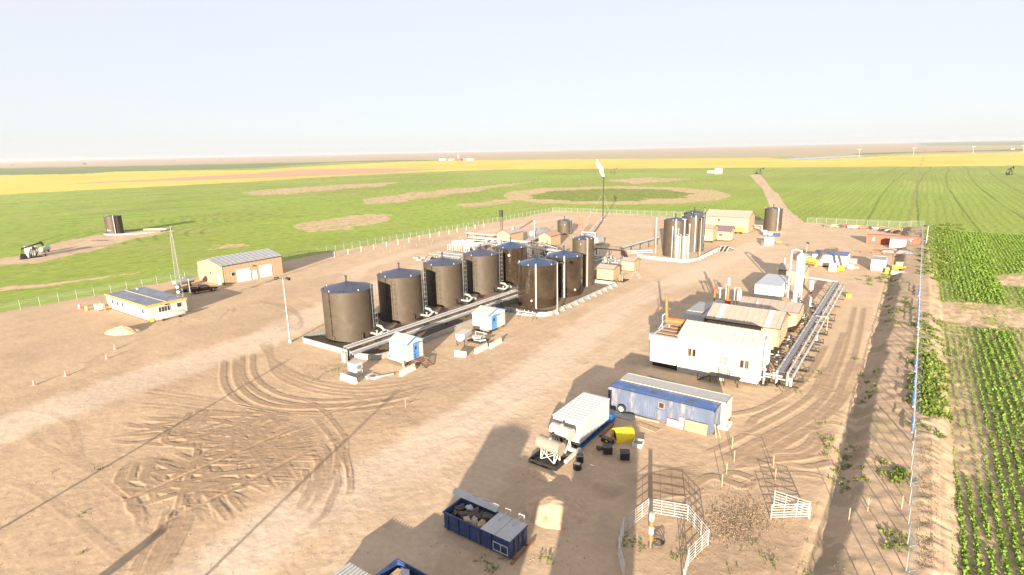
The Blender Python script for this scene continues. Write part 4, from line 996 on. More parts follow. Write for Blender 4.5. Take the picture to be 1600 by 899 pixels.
mb = MB(); mb.tube([(1.3, -.2, .5), (2.4, -1.6, .5)], .12); mb.build('hose', 'skid_blue', t)
# open steel frame table right of far hut
x, y = S(820, 499); t = thing('pipe_stand', 'low white piping frame with small valves in front of the nearest glossy tank', 'pipework', (x, y, 0))
mb = MB(); mb.tube([(-2.5, .8, 1.1), (1.9, .8, 1.15), (1.9, -.8, 1.1), (-1.2, -.8, 1.0), (-2.4, .8, 1.1)], .1); mb.build('pipe', 'white_pipe', t)
for px_, py_ in ((-2.2, .8), (0, .8), (1.9, .8), (1.9, -.8), (-1.1, -.8)): mb = MB(); mb.box(px_-.05, px_+.05, py_-.05, py_+.05, 0, 1.0); mb.build('post', 'rust', t)
for k in range(4): mb = MB(); mb.cyl((-1.5+k*.9, .8, 1.2), (-1.5+k*.9, .8, 1.55), .08, 8); mb.build('valve', 'red_paint' if k == 0 else 'worn_white_tank', t)

# ================================================================ RIGHT-HAND PROCESS BUILDINGS
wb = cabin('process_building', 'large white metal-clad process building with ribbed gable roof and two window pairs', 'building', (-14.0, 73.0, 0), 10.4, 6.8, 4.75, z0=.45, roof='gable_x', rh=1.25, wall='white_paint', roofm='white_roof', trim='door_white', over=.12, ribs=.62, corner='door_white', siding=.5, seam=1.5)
window('f', -9.0, -8.6, 2.6, 3.6, wb, 'tan_trim'); window('f', -8.4, -8.0, 2.6, 3.6, wb, 'tan_trim'); window('f', -2.2, -1.8, 2.3, 3.3, wb, 'tan_trim'); window('f', -1.6, -1.2, 2.3, 3.3, wb, 'tan_trim')
d_ = door('f', -4.9, -3.4, 1.05, 3.3, wb, m='pale_wall', fr='seam'); window('f', -4.6, -4.0, 2.5, 3.1, wb, 'tan_trim')
rect('f', -5.2, -3.1, 3.5, 3.58, 'canopy', 'white_paint', wb, t=.6)
rect('r', 2.6, 3.4, 4.7, 5.5, 'wall_vent', 'pale_grey', wb, t=.35); rect('f', -6.6, -6.4, 2.9, 3.1, 'wall_lamp', 'worn_white_tank', wb, t=.2)
mb = MB(); mb.box(-10.4, -4, -.02, 0.003, -.1, .44); mb.build('skirting', 'pale_grey', wb)
t = thing('entry_platform', 'grey steel landing with railings and steps at the white process building door', 'platform', (-14, 73.0, 0))
mb = MB(); mb.box(-5.6, -1.9, -1.5, -.12, .92, .98); mb.build('platform', 'dark_steel', t)
for px_ in (-5.5, -3.7, -2.0): mb = MB(); mb.box(px_-.05, px_+.05, -1.45, -1.35, -.1, .917); mb.build('leg', 'dark_steel', t)
mb = MB()
for px_ in (-5.5, -4.3, -3.1, -2.0): mb.cyl((px_, -1.45, .98), (px_, -1.45, 2.0), .028, 5)
for zz in (1.45, 2.0): mb.cyl((-5.5, -1.45, zz), (-2.0, -1.45, zz), .025, 5); mb.cyl((-2, -1.45, zz), (-2, -.15, zz), .025, 5)
mb.build('handrail', 'dark_steel', t)
for k in range(4): mb = MB(); mb.box(-6.0-.32*k, -5.72-.32*k, -1.45, -.3, .72-.22*k, .77-.22*k); mb.build('tread', 'machine_grey', t)
mb = MB(); mb.bar((-5.6, -1.47, .95), (-7.1, -1.47, .05), .05, .14); mb.bar((-5.5, -1.47, 2.0), (-7.1, -1.47, 1.0), .05); mb.bar((-7.1, -1.47, 0), (-7.1, -1.47, 1.0), .05); mb.build('stringer', 'dark_steel', t)
# west end: plenum with louvred top, ladder-braced side
t = thing('heater_box', 'white box housing with louvred top on the left end of the white process building', 'housing', (-24.5, 73.0, 0))
mb = MB(); mb.box(-3.7, -.003, -.35, 6.0, .9, 4.7); mb.build('body', 'white_paint', t)
for k in range(7): mb = MB(); mb.box(-3.2, -.3, .3+k*.75, .75+k*.75, 4.703, 4.78); mb.build('louvre', 'tan_trim' if k % 2 else 'machine_grey', t)
mb = MB()
for k in range(6): mb.box(-2.5+.1*k, -.4, -.40, -.353, 1.4+.5*k, 1.44+.5*k)
mb.bar((-2.7, -.37, 4.3), (-1.9, -.37, 1.3), .05); mb.build('stiffener', 'door_white', t)
mb = MB(); mb.tube([(-3.95, 2.2, .2), (-3.95, 2.2, 4.2), (-3.95, 5.0, 5.2), (-3.95, 6.5, 5.2)], .09); mb.build('pipe', 'white_pipe', t)
mb = MB(); mb.box(-4.3, -3.75, .6, 1.4, 3.6, 4.5); mb.bar((-4.1, 1, 0), (-4.1, 1, 3.6), .08); mb.build('junction_box', 'pale_grey', t)
for a in (.4, 5.2): mb = MB(); mb.box(-3.6, -.1, a, a+.25, -.1, .897); mb.build('skid_beam', 'dark_steel', t)
# orange exhaust: lying silencer with upright stack
t = thing('exhaust_stack', 'bright orange-red exhaust silencer and upright stack above the white building end', 'exhaust stack', (-27.9, 77.6, 0))
mb = MB(); mb.cyl((.0, 0, 5.6), (3.0, .2, 5.6), .48, 20); mb.cyl((3.0, .2, 5.6), (3.5, .2, 5.6), .48, 16, r2=.25); mb.build('silencer', 'rust_pipe', t)
mb = MB(); mb.cyl((.1, 0, 5.5), (-.1, 0, 9.4), .2, 14); mb.build('stack', 'rust_pipe', t)
for a in (.6, 2.4): mb = MB(); mb.box(a-.06, a+.06, -.4, .4, 4.71, 5.2); mb.build('saddle', 'white_pipe', t)
mb = MB(); mb.tube([(-.4, -.4, 1), (-.4, -.4, 6.4), (-.1, -.2, 6.6)], .07); mb.build('drain_pipe', 'white_pipe', t)
# tan building B
tb_ = cabin('compressor_building', 'tan compressor building with seamed roof behind the white process building', 'building', (-14.3, 86.3, 0), 10.2, 7.6, 3.9, z0=.35, roof='gable_x', rh=1.5, over=.25, ribs=.9, corner='tan_trim', siding=.9)
for a in (-8.6, -1.6):
    mb = MB(); s_ = 1.5/3.8; mb.add([(a-.35, -.2, 4.25-.2*s_+.17), (a+.35, -.2, 4.25-.2*s_+.17), (a+.35, 3.7, 5.75-.04+.12+.05), (a-.35, 3.7, 5.75-.04+.12+.05), (a-.35, -.2, 4.25-.2*s_+.1), (a+.35, -.2, 4.25-.2*s_+.1), (a+.35, 3.7, 5.78), (a-.35, 3.7, 5.78)], [(0, 1, 2, 3), (7, 6, 5, 4), (0, 4, 5, 1), (1, 5, 6, 2), (2, 6, 7, 3), (3, 7, 4, 0)]); mb.build('skylight', 'white_paint', tb_)
door('r', 1.0, 2.0, .4, 2.5, tb_, m='tan_siding', fr='tan_trim'); rect('f', -9.2, -8.6, 3.4, 3.5, 'vent', 'dark_steel', tb_, t=.2)
# grey cooler enclosure
t = thing('cooler_box', 'pale blue-grey cooler housing with chamfered white top beside the tan compressor building', 'cooler', (-26.2, 90.2, 0))
mb = MB(); mb.prism([(-3.7, 2.0), (-3.7, .5), (0, .5), (0, 3.0), (-.4, 3.3), (-3.1, 3.3)], 'y', 0, 8.0); mb.build('body', 'pale_grey', t)
mb = MB(); mb.box(-3.0, -.5, .8, 7.2, 3.303, 3.7); mb.build('hood', 'pale_wall', t)
mb = MB(); mb.add([(-3.1, .0, 3.31), (-.4, 0, 3.31), (-.5, .8, 3.72), (-3.0, .8, 3.72), (-.4, 8, 3.31), (-.5, 7.2, 3.72)], [(0, 1, 2, 3), (1, 4, 5, 2)]); mb.build('chamfer', 'white_paint', t)
for k in range(3): mb = MB(); mb.box(.003, .05, .6+k*2.6, 2.6+k*2.6, .9, 2.8); mb.build('screen', 'machine_grey', t)
mb = MB(); mb.box(-3.6, -.1, .1, 7.9, 0, .497); mb.build('skid', 'dark_steel', t)
# dome tank and vessels
x, y = -26.9, 101.5
t = thing('dome_tank', 'squat pale green-grey dome-topped vessel behind the cooler housing', 'vessel', (x, y, 0)); mb = MB(); mb.cyl((0, 0, .6), (0, 0, 2.8), 1.4, 28); mb.build('shell', 'vessel_green', t); mb = MB(); mb.cyl((0, 0, 2.8), (0, 0, 3.3), 1.42, 28, r2=.4); mb.build('roof', 'vessel_green', t)
for a in range(4): mb = MB(); mb.cyl((1.1*math.cos(a*1.57+.7), 1.1*math.sin(a*1.57+.7), 0), (1.1*math.cos(a*1.57+.7), 1.1*math.sin(a*1.57+.7), .6), .1, 6); mb.build('leg', 'white_pipe', t)
t = thing('treater_stack', 'orange exhaust stack with white cap standing behind the tan compressor building', 'exhaust stack', (-25.2, 100.4, 0)); mb = MB(); mb.cyl((0, 0, 0), (0, 0, 4.0), .5, 18); mb.build('drum', 'rust_pipe', t); mb = MB(); mb.cyl((0, 0, 4.0), (0, 0, 6.6), .2, 14); mb.build('stack', 'rust_pipe', t); mb = MB(); mb.cyl((0, 0, 6.55), (0, 0, 7.9), .26, 14); mb.build('cap', 'white_pipe', t)
mb = MB(); mb.tube([(-.35, -.1, .5), (-.35, -.1, 6.7)], .1); mb.build('pipe', 'white_pipe', t)
mb = MB(); mb.tube([(-.9, -.5, 0), (-.9, -.5, 3.2), (.9, -.5, 3.2), (.9, -.5, 0)], .09); mb.build('frame', 'white_pipe', t)
t = thing('white_scrubber', 'small upright white scrubber with looped pipe right of the capped orange stack', 'vessel', (-23.7, 102.0, 0)); mb = MB(); mb.capsule((0, 0, .6), (0, 0, 5.4), .42, 16); mb.build('shell', 'white_pipe', t); mb = MB(); mb.tube([(0, 0, 5.6), (0, 0, 5.9), (-.8, 0, 5.9), (-.8, 0, 1)], .09); mb.build('pipe', 'white_pipe', t); mb = MB(); mb.cyl((0, 0, 0), (0, 0, .6), .35, 12); mb.build('skirt', 'dark_steel', t)
for i, (dx, col, hh, lab) in enumerate(((-3.8, 'red_paint', 5.0, 'red-topped pipe standing left of the dome vessel'), (-2.4, 'worn_white_tank', 5.0, 'curved beige vent pipe standing above the dome vessel'), (-.6, 'black_plastic', 5.3, 'short black vent pipe standing behind the dome vessel'))):
    t = thing('vent_pipe', lab, 'vent pipe', (-26.0+dx*.62, 103.6+i*.3, 0)); mb = MB(); mb.cyl((0, 0, 0), (0, 0, hh), .14, 10); mb.build('shaft', col if i else 'rust_pipe', t); mb = MB(); mb.cyl((-.35, 0, hh), (.35, 0, hh), .2, 10) if i < 2 else mb.cyl((0, 0, hh), (0, 0, hh+.5), .2, 10); mb.build('cap', col, t)
# tan building C, shed D
tcn = cabin('treater_building', 'low tan building with shaded roof behind the compressor building', 'building', (-13.9, 99.6, 0), 9.3, 6.4, 3.2, z0=.2, roof='gable_x', rh=.8, over=.25, ribs=1.2, corner='tan_trim', siding=.9)
mb = MB(); mb.cyl((-6.5, 1.2, 3.8), (-6.5, 1.2, 4.2), .15, 8); mb.build('roof_vent', 'pale_grey', tcn)
tdn = cabin('treater_building', 'small tan building with a roof vent behind the tall white vessel', 'building', (-18.2, 134.5, 0), 5.2, 6.0, 3.3, z0=.1, roof='gable_x', rh=.8, over=.25, ribs=1.0, corner='tan_trim', siding=.9)
mb = MB(); mb.cyl((-4.6, 3.0, 4.2), (-4.6, 3.0, 5.4), .15, 8); mb.cyl((-4.6, 3.0, 5.3), (-4.6, 3.0, 5.5), .26, 8); mb.build('roof_vent', 'white_pipe', tdn)
wd = cabin('white_skid_shed', 'pale blue-white windowless equipment shed left of the tall white vessel', 'shed', (-20.0, 118.6, 0), 4.7, 11.6, 2.75, z0=.25, roof='flat', wall='white_paint', roofm='pale_grey', trim=None, over=.03, skids=True, siding=1.2)
rect('f', -3.4, -1.2, 1.0, 1.9, 'panel', 'door_white', wd, t=.05); rect('r', 8.5, 10, 1.7, 2.3, 'sign', 'door_white', wd, t=.05)
x, y = S(1242, 472)
t = thing('tall_vessel', 'tall white cylindrical vessel with a looped overhead pipe beside the equipment shed', 'vessel', (x+.2, y+.9, 0)); mb = MB(); mb.cyl((0, 0, .25), (0, 0, 8.9), .82, 30); mb.build('shell', 'white_paint', t)
mb = MB(); mb.cyl((0, 0, 8.9), (0, 0, 9.6), .82, 30, r2=.3); mb.build('top_cone', 'white_paint', t); mb = MB(); mb.cyl((0, 0, 0), (0, 0, .25), 1.15, 30); mb.build('base_flange', 'white_paint', t)
mb = MB(); mb.tube([(0, 0, 9.5), (0, 0, 10.0), (-1.0, .3, 10.2), (-1.8, .5, 9.9), (-1.8, .5, 2.0), (-1.8, .5, .4)], .2, 10); mb.tube([(-.7, .1, 3.2), (-1.8, .4, 3.2)], .14); mb.build('overhead_pipe', 'white_pipe', t)
mb = MB(); mb.tube([(-1.8, .2, 1.7), (-3.9, -.4, 1.7), (-3.9, -.4, .2)], .14); mb.build('side_pipe', 'white_pipe', t)
for z_ in (3.2, 6.2): mb = MB(); mb.cyl((0, 0, z_), (0, 0, z_+.12), .86, 30, caps=False); mb.build('band', 'white_pipe', t)
t = thing('small_scrubber', 'small white upright vessel on the right side of the tall white vessel', 'vessel', (-16.0, 129.5, 0)); mb = MB(); mb.capsule((0, 0, .8), (0, 0, 2.6), .5, 14); mb.build('shell', 'white_pipe', t); mb = MB(); mb.cyl((0, 0, 0), (0, 0, .7), .3, 8); mb.build('skirt', 'rust', t)
# right pipe rack and cross line
rack('pipe_rack', 'long raised blue-grey pipe rack along the right side of the process buildings', (-11.5, 75.0), (-11.6, 133.4), 1.8,
     ((.62, .15, .17, 'fence_steel', 'pipe'), (.1, .1, .30, 'tarp_grey', 'cable_tray'), (-.62, .16, .15, 'white_pipe', 'pipe'), (-1.05, -.6, .2, 'white_pipe', 'pipe')), spacing=6.2, w=2.2, feet=True, postm='dark_steel', down=.3)
rack('pipe_rack', 'short white cross pipe on rust legs at the far end of the right pipe rack', (-11.9, 134.4), (-18.6, 136.2), 1.8, ((.3, .15, .22, 'white_pipe', 'pipe'), (-.3, .1, .15, 'white_pipe', 'pipe')), spacing=6, w=1.0, postm='rust')
mb = MB(); mb.box(-.04, .04, -20.5, 20.5, 0, 1) ; del mb
for i, (yy, lab) in enumerate(((74.6, 'bundle of white pipes joining the pipe rack to the white process building'), (82.5, 'white branch pipes between the pipe rack and the gap behind the white building'), (90.5, 'white branch pipes from the pipe rack to the tan compressor building'), (104.0, 'white branch pipes from the pipe rack to the low tan building'), (112, 'looped white branch pipe at the far corner of the low tan building'))):
    t = thing('branch_pipes', lab, 'pipework', (-11.2, yy, 0), group='branch pipes off the right pipe rack')
    for k, (dy, z_) in enumerate(((0, 1.5), (.6, .9), (1.2, 1.7))):
        mb = MB(); mb.tube([(-.2+.3*k, dy, z_), (-2.4, dy, z_), (-2.4, dy, z_-.6), (-3.1-.2*k, dy, z_-.6)] if i < 4 else [(-.2, dy, z_), (-2.6, dy+.5, z_), (-2.6, dy+.5, z_+1.6-k*.3), (-3.0, dy+1.6, z_+1.6-k*.3)], .11+.04*(k == 0)); mb.build('pipe', 'white_pipe', t)
    for k in range(3): mb = MB(); mb.cyl((-1.2-k*.5, .6*k-.1, 1.0), (-1.2-k*.5, .6*k-.1, 1.9), .12, 10); mb.cyl((-1.2-k*.5, .6*k-.1, 1.85), (-1.2-k*.5, .6*k-.1, 1.95), .22, 10); mb.build('valve', ('worn_white_tank', 'rust', 'dark_steel')[k], t)
    for k in range(2): mb = MB(); mb.box(-1.9+k*1.2, -1.8+k*1.2, -.3, 1.5, 0, .55); mb.build('support', 'dark_steel', t)
for i in range(8):
    t = thing('rack_foot', 'black steel side foot under the outer pipe of the right rack', 'pipe support', (-9.9, 77.5+i*4.6, 0), group='black side feet of the right pipe rack'); mb = MB(); mb.box(-.9, .6, -.1, .1, 0, .15); mb.build('base', 'dark_steel', t); mb = MB(); mb.bar((.5, 0, .15), (.5, 0, .8), .1); mb.bar((.5, 0, .75), (-.5, 0, .1), .08); mb.build('strut', 'dark_steel', t)
t = thing('side_line', 'fat white insulated line running low along the outside of the right pipe rack', 'pipe', (-10.5, 77.0, 0)); mb = MB(); mb.tube([(-.6, 0, .3), (0, 0, .9), (0, 5.5, 1.1), (.1, 11, 1.3), (.1, 19, 1.3), (.1, 19, .3)], .19, 10); mb.build('pipe', 'white_pipe', t)
for k in (2, 9, 16): mb = MB(); mb.box(-.06, .06, k-.06, k+.06, 0, .9); mb.build('support', 'dark_steel', t)
t = thing('hose_loop', 'thin pale pipe goalpost right of the pipe rack bend', 'pipe', (-9.8, 103, 0)); mb = MB(); mb.tube([(0, 0, 0), (0, 0, 2.4), (-1.8, 0, 2.4)], .06); mb.build('pipe', 'worn_white_tank', t); mb = MB(); mb.cyl((0, 0, 0), (0, 0, .06), .2, 8); mb.build('foot', 'dark_steel', t)
t = thing('downcomer', 'slim white pipe standing against the right end of the white process building', 'pipe', (-13.5, 74.2, 0)); mb = MB(); mb.tube([(0, 0, .2), (0, 0, 6.1), (-.05, .7, 6.3)], .11); mb.build('pipe', 'white_pipe', t); mb = MB(); mb.box(-.3, .4, -.3, .3, 0, .2); mb.build('base', 'dark_steel', t)
x, y = S(1322, 465); t = thing('yellow_barrel', 'yellow barrel lying right of the pipe rack legs', 'barrel', (x, y, 0)); mb = MB(); mb.cyl((0, 0, .35), (.8, .2, .35), .35, 14); mb.build('drum', 'yellow', t); mb = MB(); mb.cyl((-.02, 0, .35), (.05, .02, .35), .37, 14); mb.build('rim', 'yellow', t)

# ---------------------------------------------------------------- shipping containers
def container(name, label, x0, y0, L, W, H, m, roofm=None, group=None, deep=.045, doors=None, cat='container', z0=.12):
    t = thing(name, label, cat, (x0, y0, 0), group=group)
    mb = MB(); e = .06; mb.box(-L+e, -e, e, W-e, z0+.12, H-.1)
    k = -L+.25
    while k < -.35:           # corrugation
        for ys in ((e-deep, e-.001), (W-e+.001, W-e+deep)): mb.box(k, k+.17, ys[0], ys[1], z0+.14, H-.14)
        k += .30
    k = .25
    while k < W-.3:
        mb.box(-e+.001, -e+deep, k, k+.15, z0+.14, H-.14); mb.box(-L+e-deep, -L+e-.001, k, k+.15, z0+.14, H-.14); k += .30
    mb.build('body', m, t)
    mb = MB(); mb.box(-L+.05, -.05, .05, W-.05, H-.097, H-.06)
    k = -L+.25
    while k < -.3: mb.box(k, k+.17, .12, W-.12, H-.06, H-.025); k += .30
    mb.build('roof', roofm or m, t)
    fr = MB()
    for yy in (0, W-.1):
        fr.box(-L, 0, yy, yy+.1, H-.1, H); fr.box(-L, 0, yy, yy+.1, z0, z0+.13)
    for xx in (-L, -.1):
        for yy in (0, W-.1): fr.box(xx, xx+.1, yy, yy+.1, z0, H)
        fr.box(xx, xx+.1, 0, W, H-.1, H)
    fr.build('frame', m, t)
    if doors is not None:
        for k in range(2): rect(doors, -L*0+.12+k*(W/2-.1), W/2-.02+k*(W/2-.1), z0+.2, H-.15, 'door', m, t, t=.05) if doors == 'r' else None
    return t
bc = container('shipping_container', 'long faded blue container with a door, window and wheel leaning on it', -14.9, 57.4, 12.4, 2.4, 2.75, 'faded_blue', 'blue_container')
window('f', -6.1, -5.55, 1.7, 2.3, bc, 'tan_trim'); rect('f', -6.5, -5.2, .3, 1.5, 'door', 'faded_blue', bc, t=.05)
for a in (-9.7, -7.2, -3.0): mb = MB(); mb.cyl((a, 1.2, 2.705), (a, 1.2, 2.73), .55, 14); o = mb.build('roof_patch', 'faded_blue', bc); o.scale = (1, 1, 1)
wc = container('shipping_container', 'long white container with ribbed grey-white roof behind the blue container', -14.4, 60.0, 12.6, 2.4, 2.85, 'worn_white_tank', 'white_roof')
rc_ = container('shipping_container', 'long red container near the far right corner of the yard', 2.0-.0, 205.4, 13.6, 2.5, 2.75, 'red_container', 'red_container')
mb = MB(); mb.prism([(-12.2, 1.0), (-11.4, 1.0), (-11.7, 2.2)], 'y', -.045, -.02); mb.build('white_mark', 'door_white', rc_); rect('f', -2.8, -1.8, 2.0, 2.15, 'lettering', 'door_white', rc_, t=.05); rect('f', -2.5, -2.1, 1.4, 1.9, 'emblem', 'door_white', rc_, t=.05)
mb = MB(); mb.box(-13.62, -13.601, .2, 1.2, .3, 2.6); mb.box(-13.62, -13.601, 1.3, 2.3, .3, 2.6); mb.build('end_doors', 'tan_siding', rc_)
wq = cabin('portable_shed', 'small white portable shed standing in front of the red container', 'shed', (-1.3, 199.1, 0), 4.0, 2.6, 2.5, z0=.15, roof='flat', wall='worn_white_tank', roofm='grey_roof', trim=None, over=.05, siding=1.0)
mb = MB(); mb.box(-3.6, -.4, -.02, -.003, .3, 2.3); mb.build('door', 'door_white', wq)
wx = container('shipping_container', 'short white container with double doors facing the camera, beside the orange loader', -4.5, 160.6, 3.0, 6.0, 2.75, 'white_paint', 'grey_roof')
mb = MB(); mb.box(-1.52, -1.46, -.01, .03, .3, 2.6); mb.build('door_gap', 'dark_steel', wx)
for k in range(4): mb = MB(); mb.cyl((-2.4+k*.6, -.03, .3), (-2.4+k*.6, -.03, 2.6), .02, 5); mb.build('lock_rod', 'galvanised', wx)
mb = MB(); mb.box(-3.0, 0, -.15, .6, 0, .11); mb.build('skid', 'rust', wx)
# things round the blue container
x, y = -25.4, 57.1
t = thing('spare_wheel', 'truck wheel with white rim leaning against the blue container', 'wheel', (x, y, 0)); mb = MB(); mb.cyl((0, -.12, .52), (0, .14, .52), .52, 24); mb.build('tyre', 'rubber', t); mb = MB(); mb.cyl((0, -.15, .52), (0, -.121, .52), .3, 18); mb.build('rim', 'white_paint', t)
def plank(lab, a, b, w, h, m, z=0, name='timber', cat='timber'):
    p = Vector((*S(*a), z)); q = Vector((*S(*b), z)); d = q-p; mb = MB(); mb.box(0, d.length, -w/2, w/2, 0, h); o = mb.build(name, m, None, p); o.rotation_euler = (0, 0, math.atan2(d.y, d.x)); return tag(o, lab, cat)
plank('long timber lying at the foot of the blue container wall', (987, 650), (1030, 660), .3, .12, 'wood'); plank('thin plank lying on bare ground in front of the blue container', (995, 662), (1028, 674), .9, .06, 'wood')
plank('wide concrete-coloured slab lying between the white skid and the blue container', (955, 645), (990, 655), 1.3, .07, 'liner', name='slab', cat='slab'); plank('pipe-like log beside the white skid shed', (938, 683), (958, 664), .25, .25, 'rust', name='log', cat='log')
plank('long beam on the ground behind the white container', (1015, 588), (1085, 607), .35, .15, 'liner', name='beam', cat='beam')
def panel(lab, x, y, L, h, m, lean=.25, rz=0, name='leaning_panel'):
    mb = MB(); mb.prism([(-lean-.06, 0), (-lean, 0), (0, h), (-.06, h)], 'x', 0, L); o = mb.build(name, m, None, (x, y, .01)); return tag(o, lab, 'panel')
panel('pink-red sheet leaning on the blue container right of its door', -19.9, 57.2, 1.6, .75, 'cone_pink'); panel('brown board with white edge leaning on the blue container near its right end', -17.9, 57.2, 2.4, 1.15, 'tan_trim'); panel('narrow white board leaning beside the brown board', -18.5, 57.2, .45, 1.25, 'white_paint')
t = thing('ladder_prop', 'wooden prop leaning on the right end of the blue container', 'timber', (-14.5, 57.0, 0)); mb = MB(); mb.bar((0, 0, 0), (-.35, .45, 1.3), .08); mb.build('plank', 'wood', t); mb = MB(); mb.bar((.4, .2, 0), (-.1, .5, 1.1), .08); mb.build('plank', 'wood', t)
x, y = S(1133, 668); t = thing('foam_block', 'white foam block lying by the right end of the white container', 'block', (x, y, 0)); mb = MB(); mb.box(-.5, .5, -.9, .9, .1, .45); mb.build('block', 'door_white', t); mb = MB(); mb.box(-.4, .4, -.8, .8, 0, .097); mb.build('pallet', 'wood', t)
# ---------------------------------------------------------------- white skid shed with tanks
sk_ = cabin('skid_shed', 'white metal shed with ribbed roof on a blue steel skid beside the yellow shelter', 'shed', (-25.3, 46.9, 0), 3.2, 6.7, 2.3, z0=.75, roof='flat', wall='white_paint', roofm='door_white', trim=None, over=.04, siding=.8)
for k in range(12): mb = MB(); mb.box(-3.2, 0, .3+k*.55, .36+k*.55, 3.153, 3.18); mb.build('roof_rib', 'white_paint', sk_)
for s in (.0, -3.2):
    mb = MB(); mb.box(s-.08, s+.04, -1.0, 7.4, .1, .25); mb.box(s-.08, s+.04, -.1, 7.2, .62, .74); mb.build('skid_rail', 'skid_blue', sk_)
    for k in range(7): mb = MB(); mb.box(s-.07, s+.03, k*1.1, k*1.1+.13, .253, .617); mb.build('skid_post', 'skid_blue', sk_)
mb = MB(); mb.box(-3.1, -.1, .1, 6.6, .26, .6); mb.build('underfloor', 'dark_steel', sk_)
mb = MB(); mb.prism([(7.2, .1), (8.2, .1), (7.9, 1.0), (7.2, 1.0)], 'x', -3.0, .1); mb.build('skid_end', 'skid_blue', sk_)
h_tank('stand_tank', 'weathered white cylinder tank on a white frame over a black drip tray', (-28.1, 43.6), (-25.4, 43.3), .66, 1.75, 'weathered_tank', frame=True, dome=False, group='two white cylinder tanks on frames')
h_tank('stand_tank', 'white cylinder tank on a tall frame directly in front of the white skid shed', (-27.9, 45.8), (-25.5, 45.5), .62, 2.3, 'worn_white_tank', frame=True, dome=False, group='two white cylinder tanks on frames')
t = thing('drip_tray', 'black drip tray under the weathered white cylinder tank', 'tray', (-28.4, 42.2, 0)); mb = MB(); mb.box(0, 3.0, 0, 2.3, .0, .12); mb.build('floor', 'black_plastic', t); mb = MB(); mb.box(0, 3, -.08, -.001, 0, .4); mb.box(0, 3, 2.301, 2.38, 0, .4); mb.box(-.08, 0, -.08, 2.38, 0, .4); mb.box(3.0, 3.08, -.08, 2.38, 0, .4); mb.build('rim', 'black_plastic', t)
t = thing('tank_cradle', 'white pipe cradle frame on the ground before the skid shed', 'frame', (-25.2, 44.3, 0)); mb = MB(); mb.bar((0, -.6, .3), (0, 2.4, .3), .3, .3); mb.build('beam', 'white_paint', t); mb = MB(); mb.bar((-.1, 1.5, .45), (-2.9, 1.9, .5), .3, .3); mb.build('beam', 'white_paint', t)
x, y = S(906, 722); t = thing('open_barrel', 'black open barrel with pale rim, upper one of the two beside the skid', 'barrel', (x, y, 0)); mb = MB(); mb.cyl((0, 0, 0), (0, 0, .75), .36, 20); mb.build('drum', 'black_plastic', t); mb = MB(); mb.cyl((0, 0, .75), (0, 0, .8), .38, 20, caps=False); mb.build('rim', 'concrete', t)
x, y = S(902, 733); t = thing('squat_barrel', 'squat black barrel with a white lid, lower one of the two beside the skid', 'barrel', (x, y, 0)); mb = MB(); mb.cyl((0, 0, 0), (0, 0, .55), .42, 20); mb.build('drum', 'black_plastic', t); mb = MB(); mb.box(-.25, .25, -.18, .18, .553, .6); mb.build('lid', 'white_paint', t)
# yellow shelter
x, y = S(972, 687); t = thing('arched_shelter', 'bright yellow arched plastic shelter beside the blue container', 'shelter', (x, y+.2, 0), R(-42)); t.scale = (1.3, 1.3, 1.3)
mb = MB(); n_ = 12; vs = []
for a in np.linspace(0, math.pi, n_+1):
    for yy in (-.8, .8): vs.append((.6*math.cos(a), yy, .25+.75*math.sin(a)))
for a in np.linspace(0, math.pi, n_+1):
    for yy in (-.8, .8): vs.append((.55*math.cos(a), yy, .25+.70*math.sin(a)))
N_ = 2*(n_+1); fs = []
for k in range(n_): fs += [(2*k, 2*k+1, 2*k+3, 2*k+2), (N_+2*k, N_+2*k+2, N_+2*k+3, N_+2*k+1), (2*k, 2*k+2, N_+2*k+2, N_+2*k), (2*k+1, N_+2*k+1, N_+2*k+3, 2*k+3)]
mb.add(vs, fs, True); mb.box(.55, .6, -.8, .8, 0, .25); mb.box(-.6, -.55, -.8, .8, 0, .25); mb.build('shell', 'yellow', t)
mb = MB(); mb.box(-.5, .5, -.6, .78, 0, .6); mb.build('inner_box', 'black_plastic', t)
def crate(lab, px, w, d, h, m='black_plastic', rz=.6, pallet=True, name='black_box'):
    x, y = S(*px); t = thing(name, lab, 'box', (x, y, 0), rz); mb = MB(); mb.box(-w/2, w/2, -d/2, d/2, .12, .12+h); mb.build('body', m, t); mb = MB(); mb.box(-w/2-.03, w/2+.03, -d/2-.03, d/2+.03, .123+h, .17+h); mb.build('lid', m, t)
    if pallet: mb = MB(); mb.box(-w/2-.15, w/2+.15, -d/2-.1, d/2+.1, 0, .115); mb.build('pallet', 'wood', t)
crate('black cube box on a pallet, nearer the white skid shed', (949, 709), .9, .9, .7); crate('black cube box on a pallet, farther right on bare ground', (976, 718), .9, .9, .7, rz=.5)
x, y = S(950, 692); t = thing('black_toolbox', 'black box lying on its side with a yellow mark between the shed and yellow shelter', 'box', (x, y, 0), -.2); mb = MB(); mb.box(-.7, .6, -.3, .3, .05, .5); mb.build('body', 'black_plastic', t); mb = MB(); mb.box(-.1, .15, -.32, -.303, .2, .35); mb.build('mark', 'yellow', t); mb = MB(); mb.box(.2, 1.2, -.9, -.35, 0, .1); mb.build('lid', 'concrete', t)
x, y = S(937, 703); t = thing('black_bag', 'crumpled black plastic bag beside the nearer black cube box', 'bag', (x, y, 0)); mb = MB(); mb.ball((0, 0, .18), .35, 10, 6, .6); mb.ball((-.3, .25, .12), .22, 8, 5, .6); mb.build('bag', 'bag_dark', t)
x, y = S(997, 696); t = thing('open_crate', 'small open white crate in the sun right of the yellow shelter', 'crate', (x, y, 0), .15)
mb = MB(); mb.box(-.45, .45, -.55, .55, 0, .06); mb.build('floor', 'wood', t)
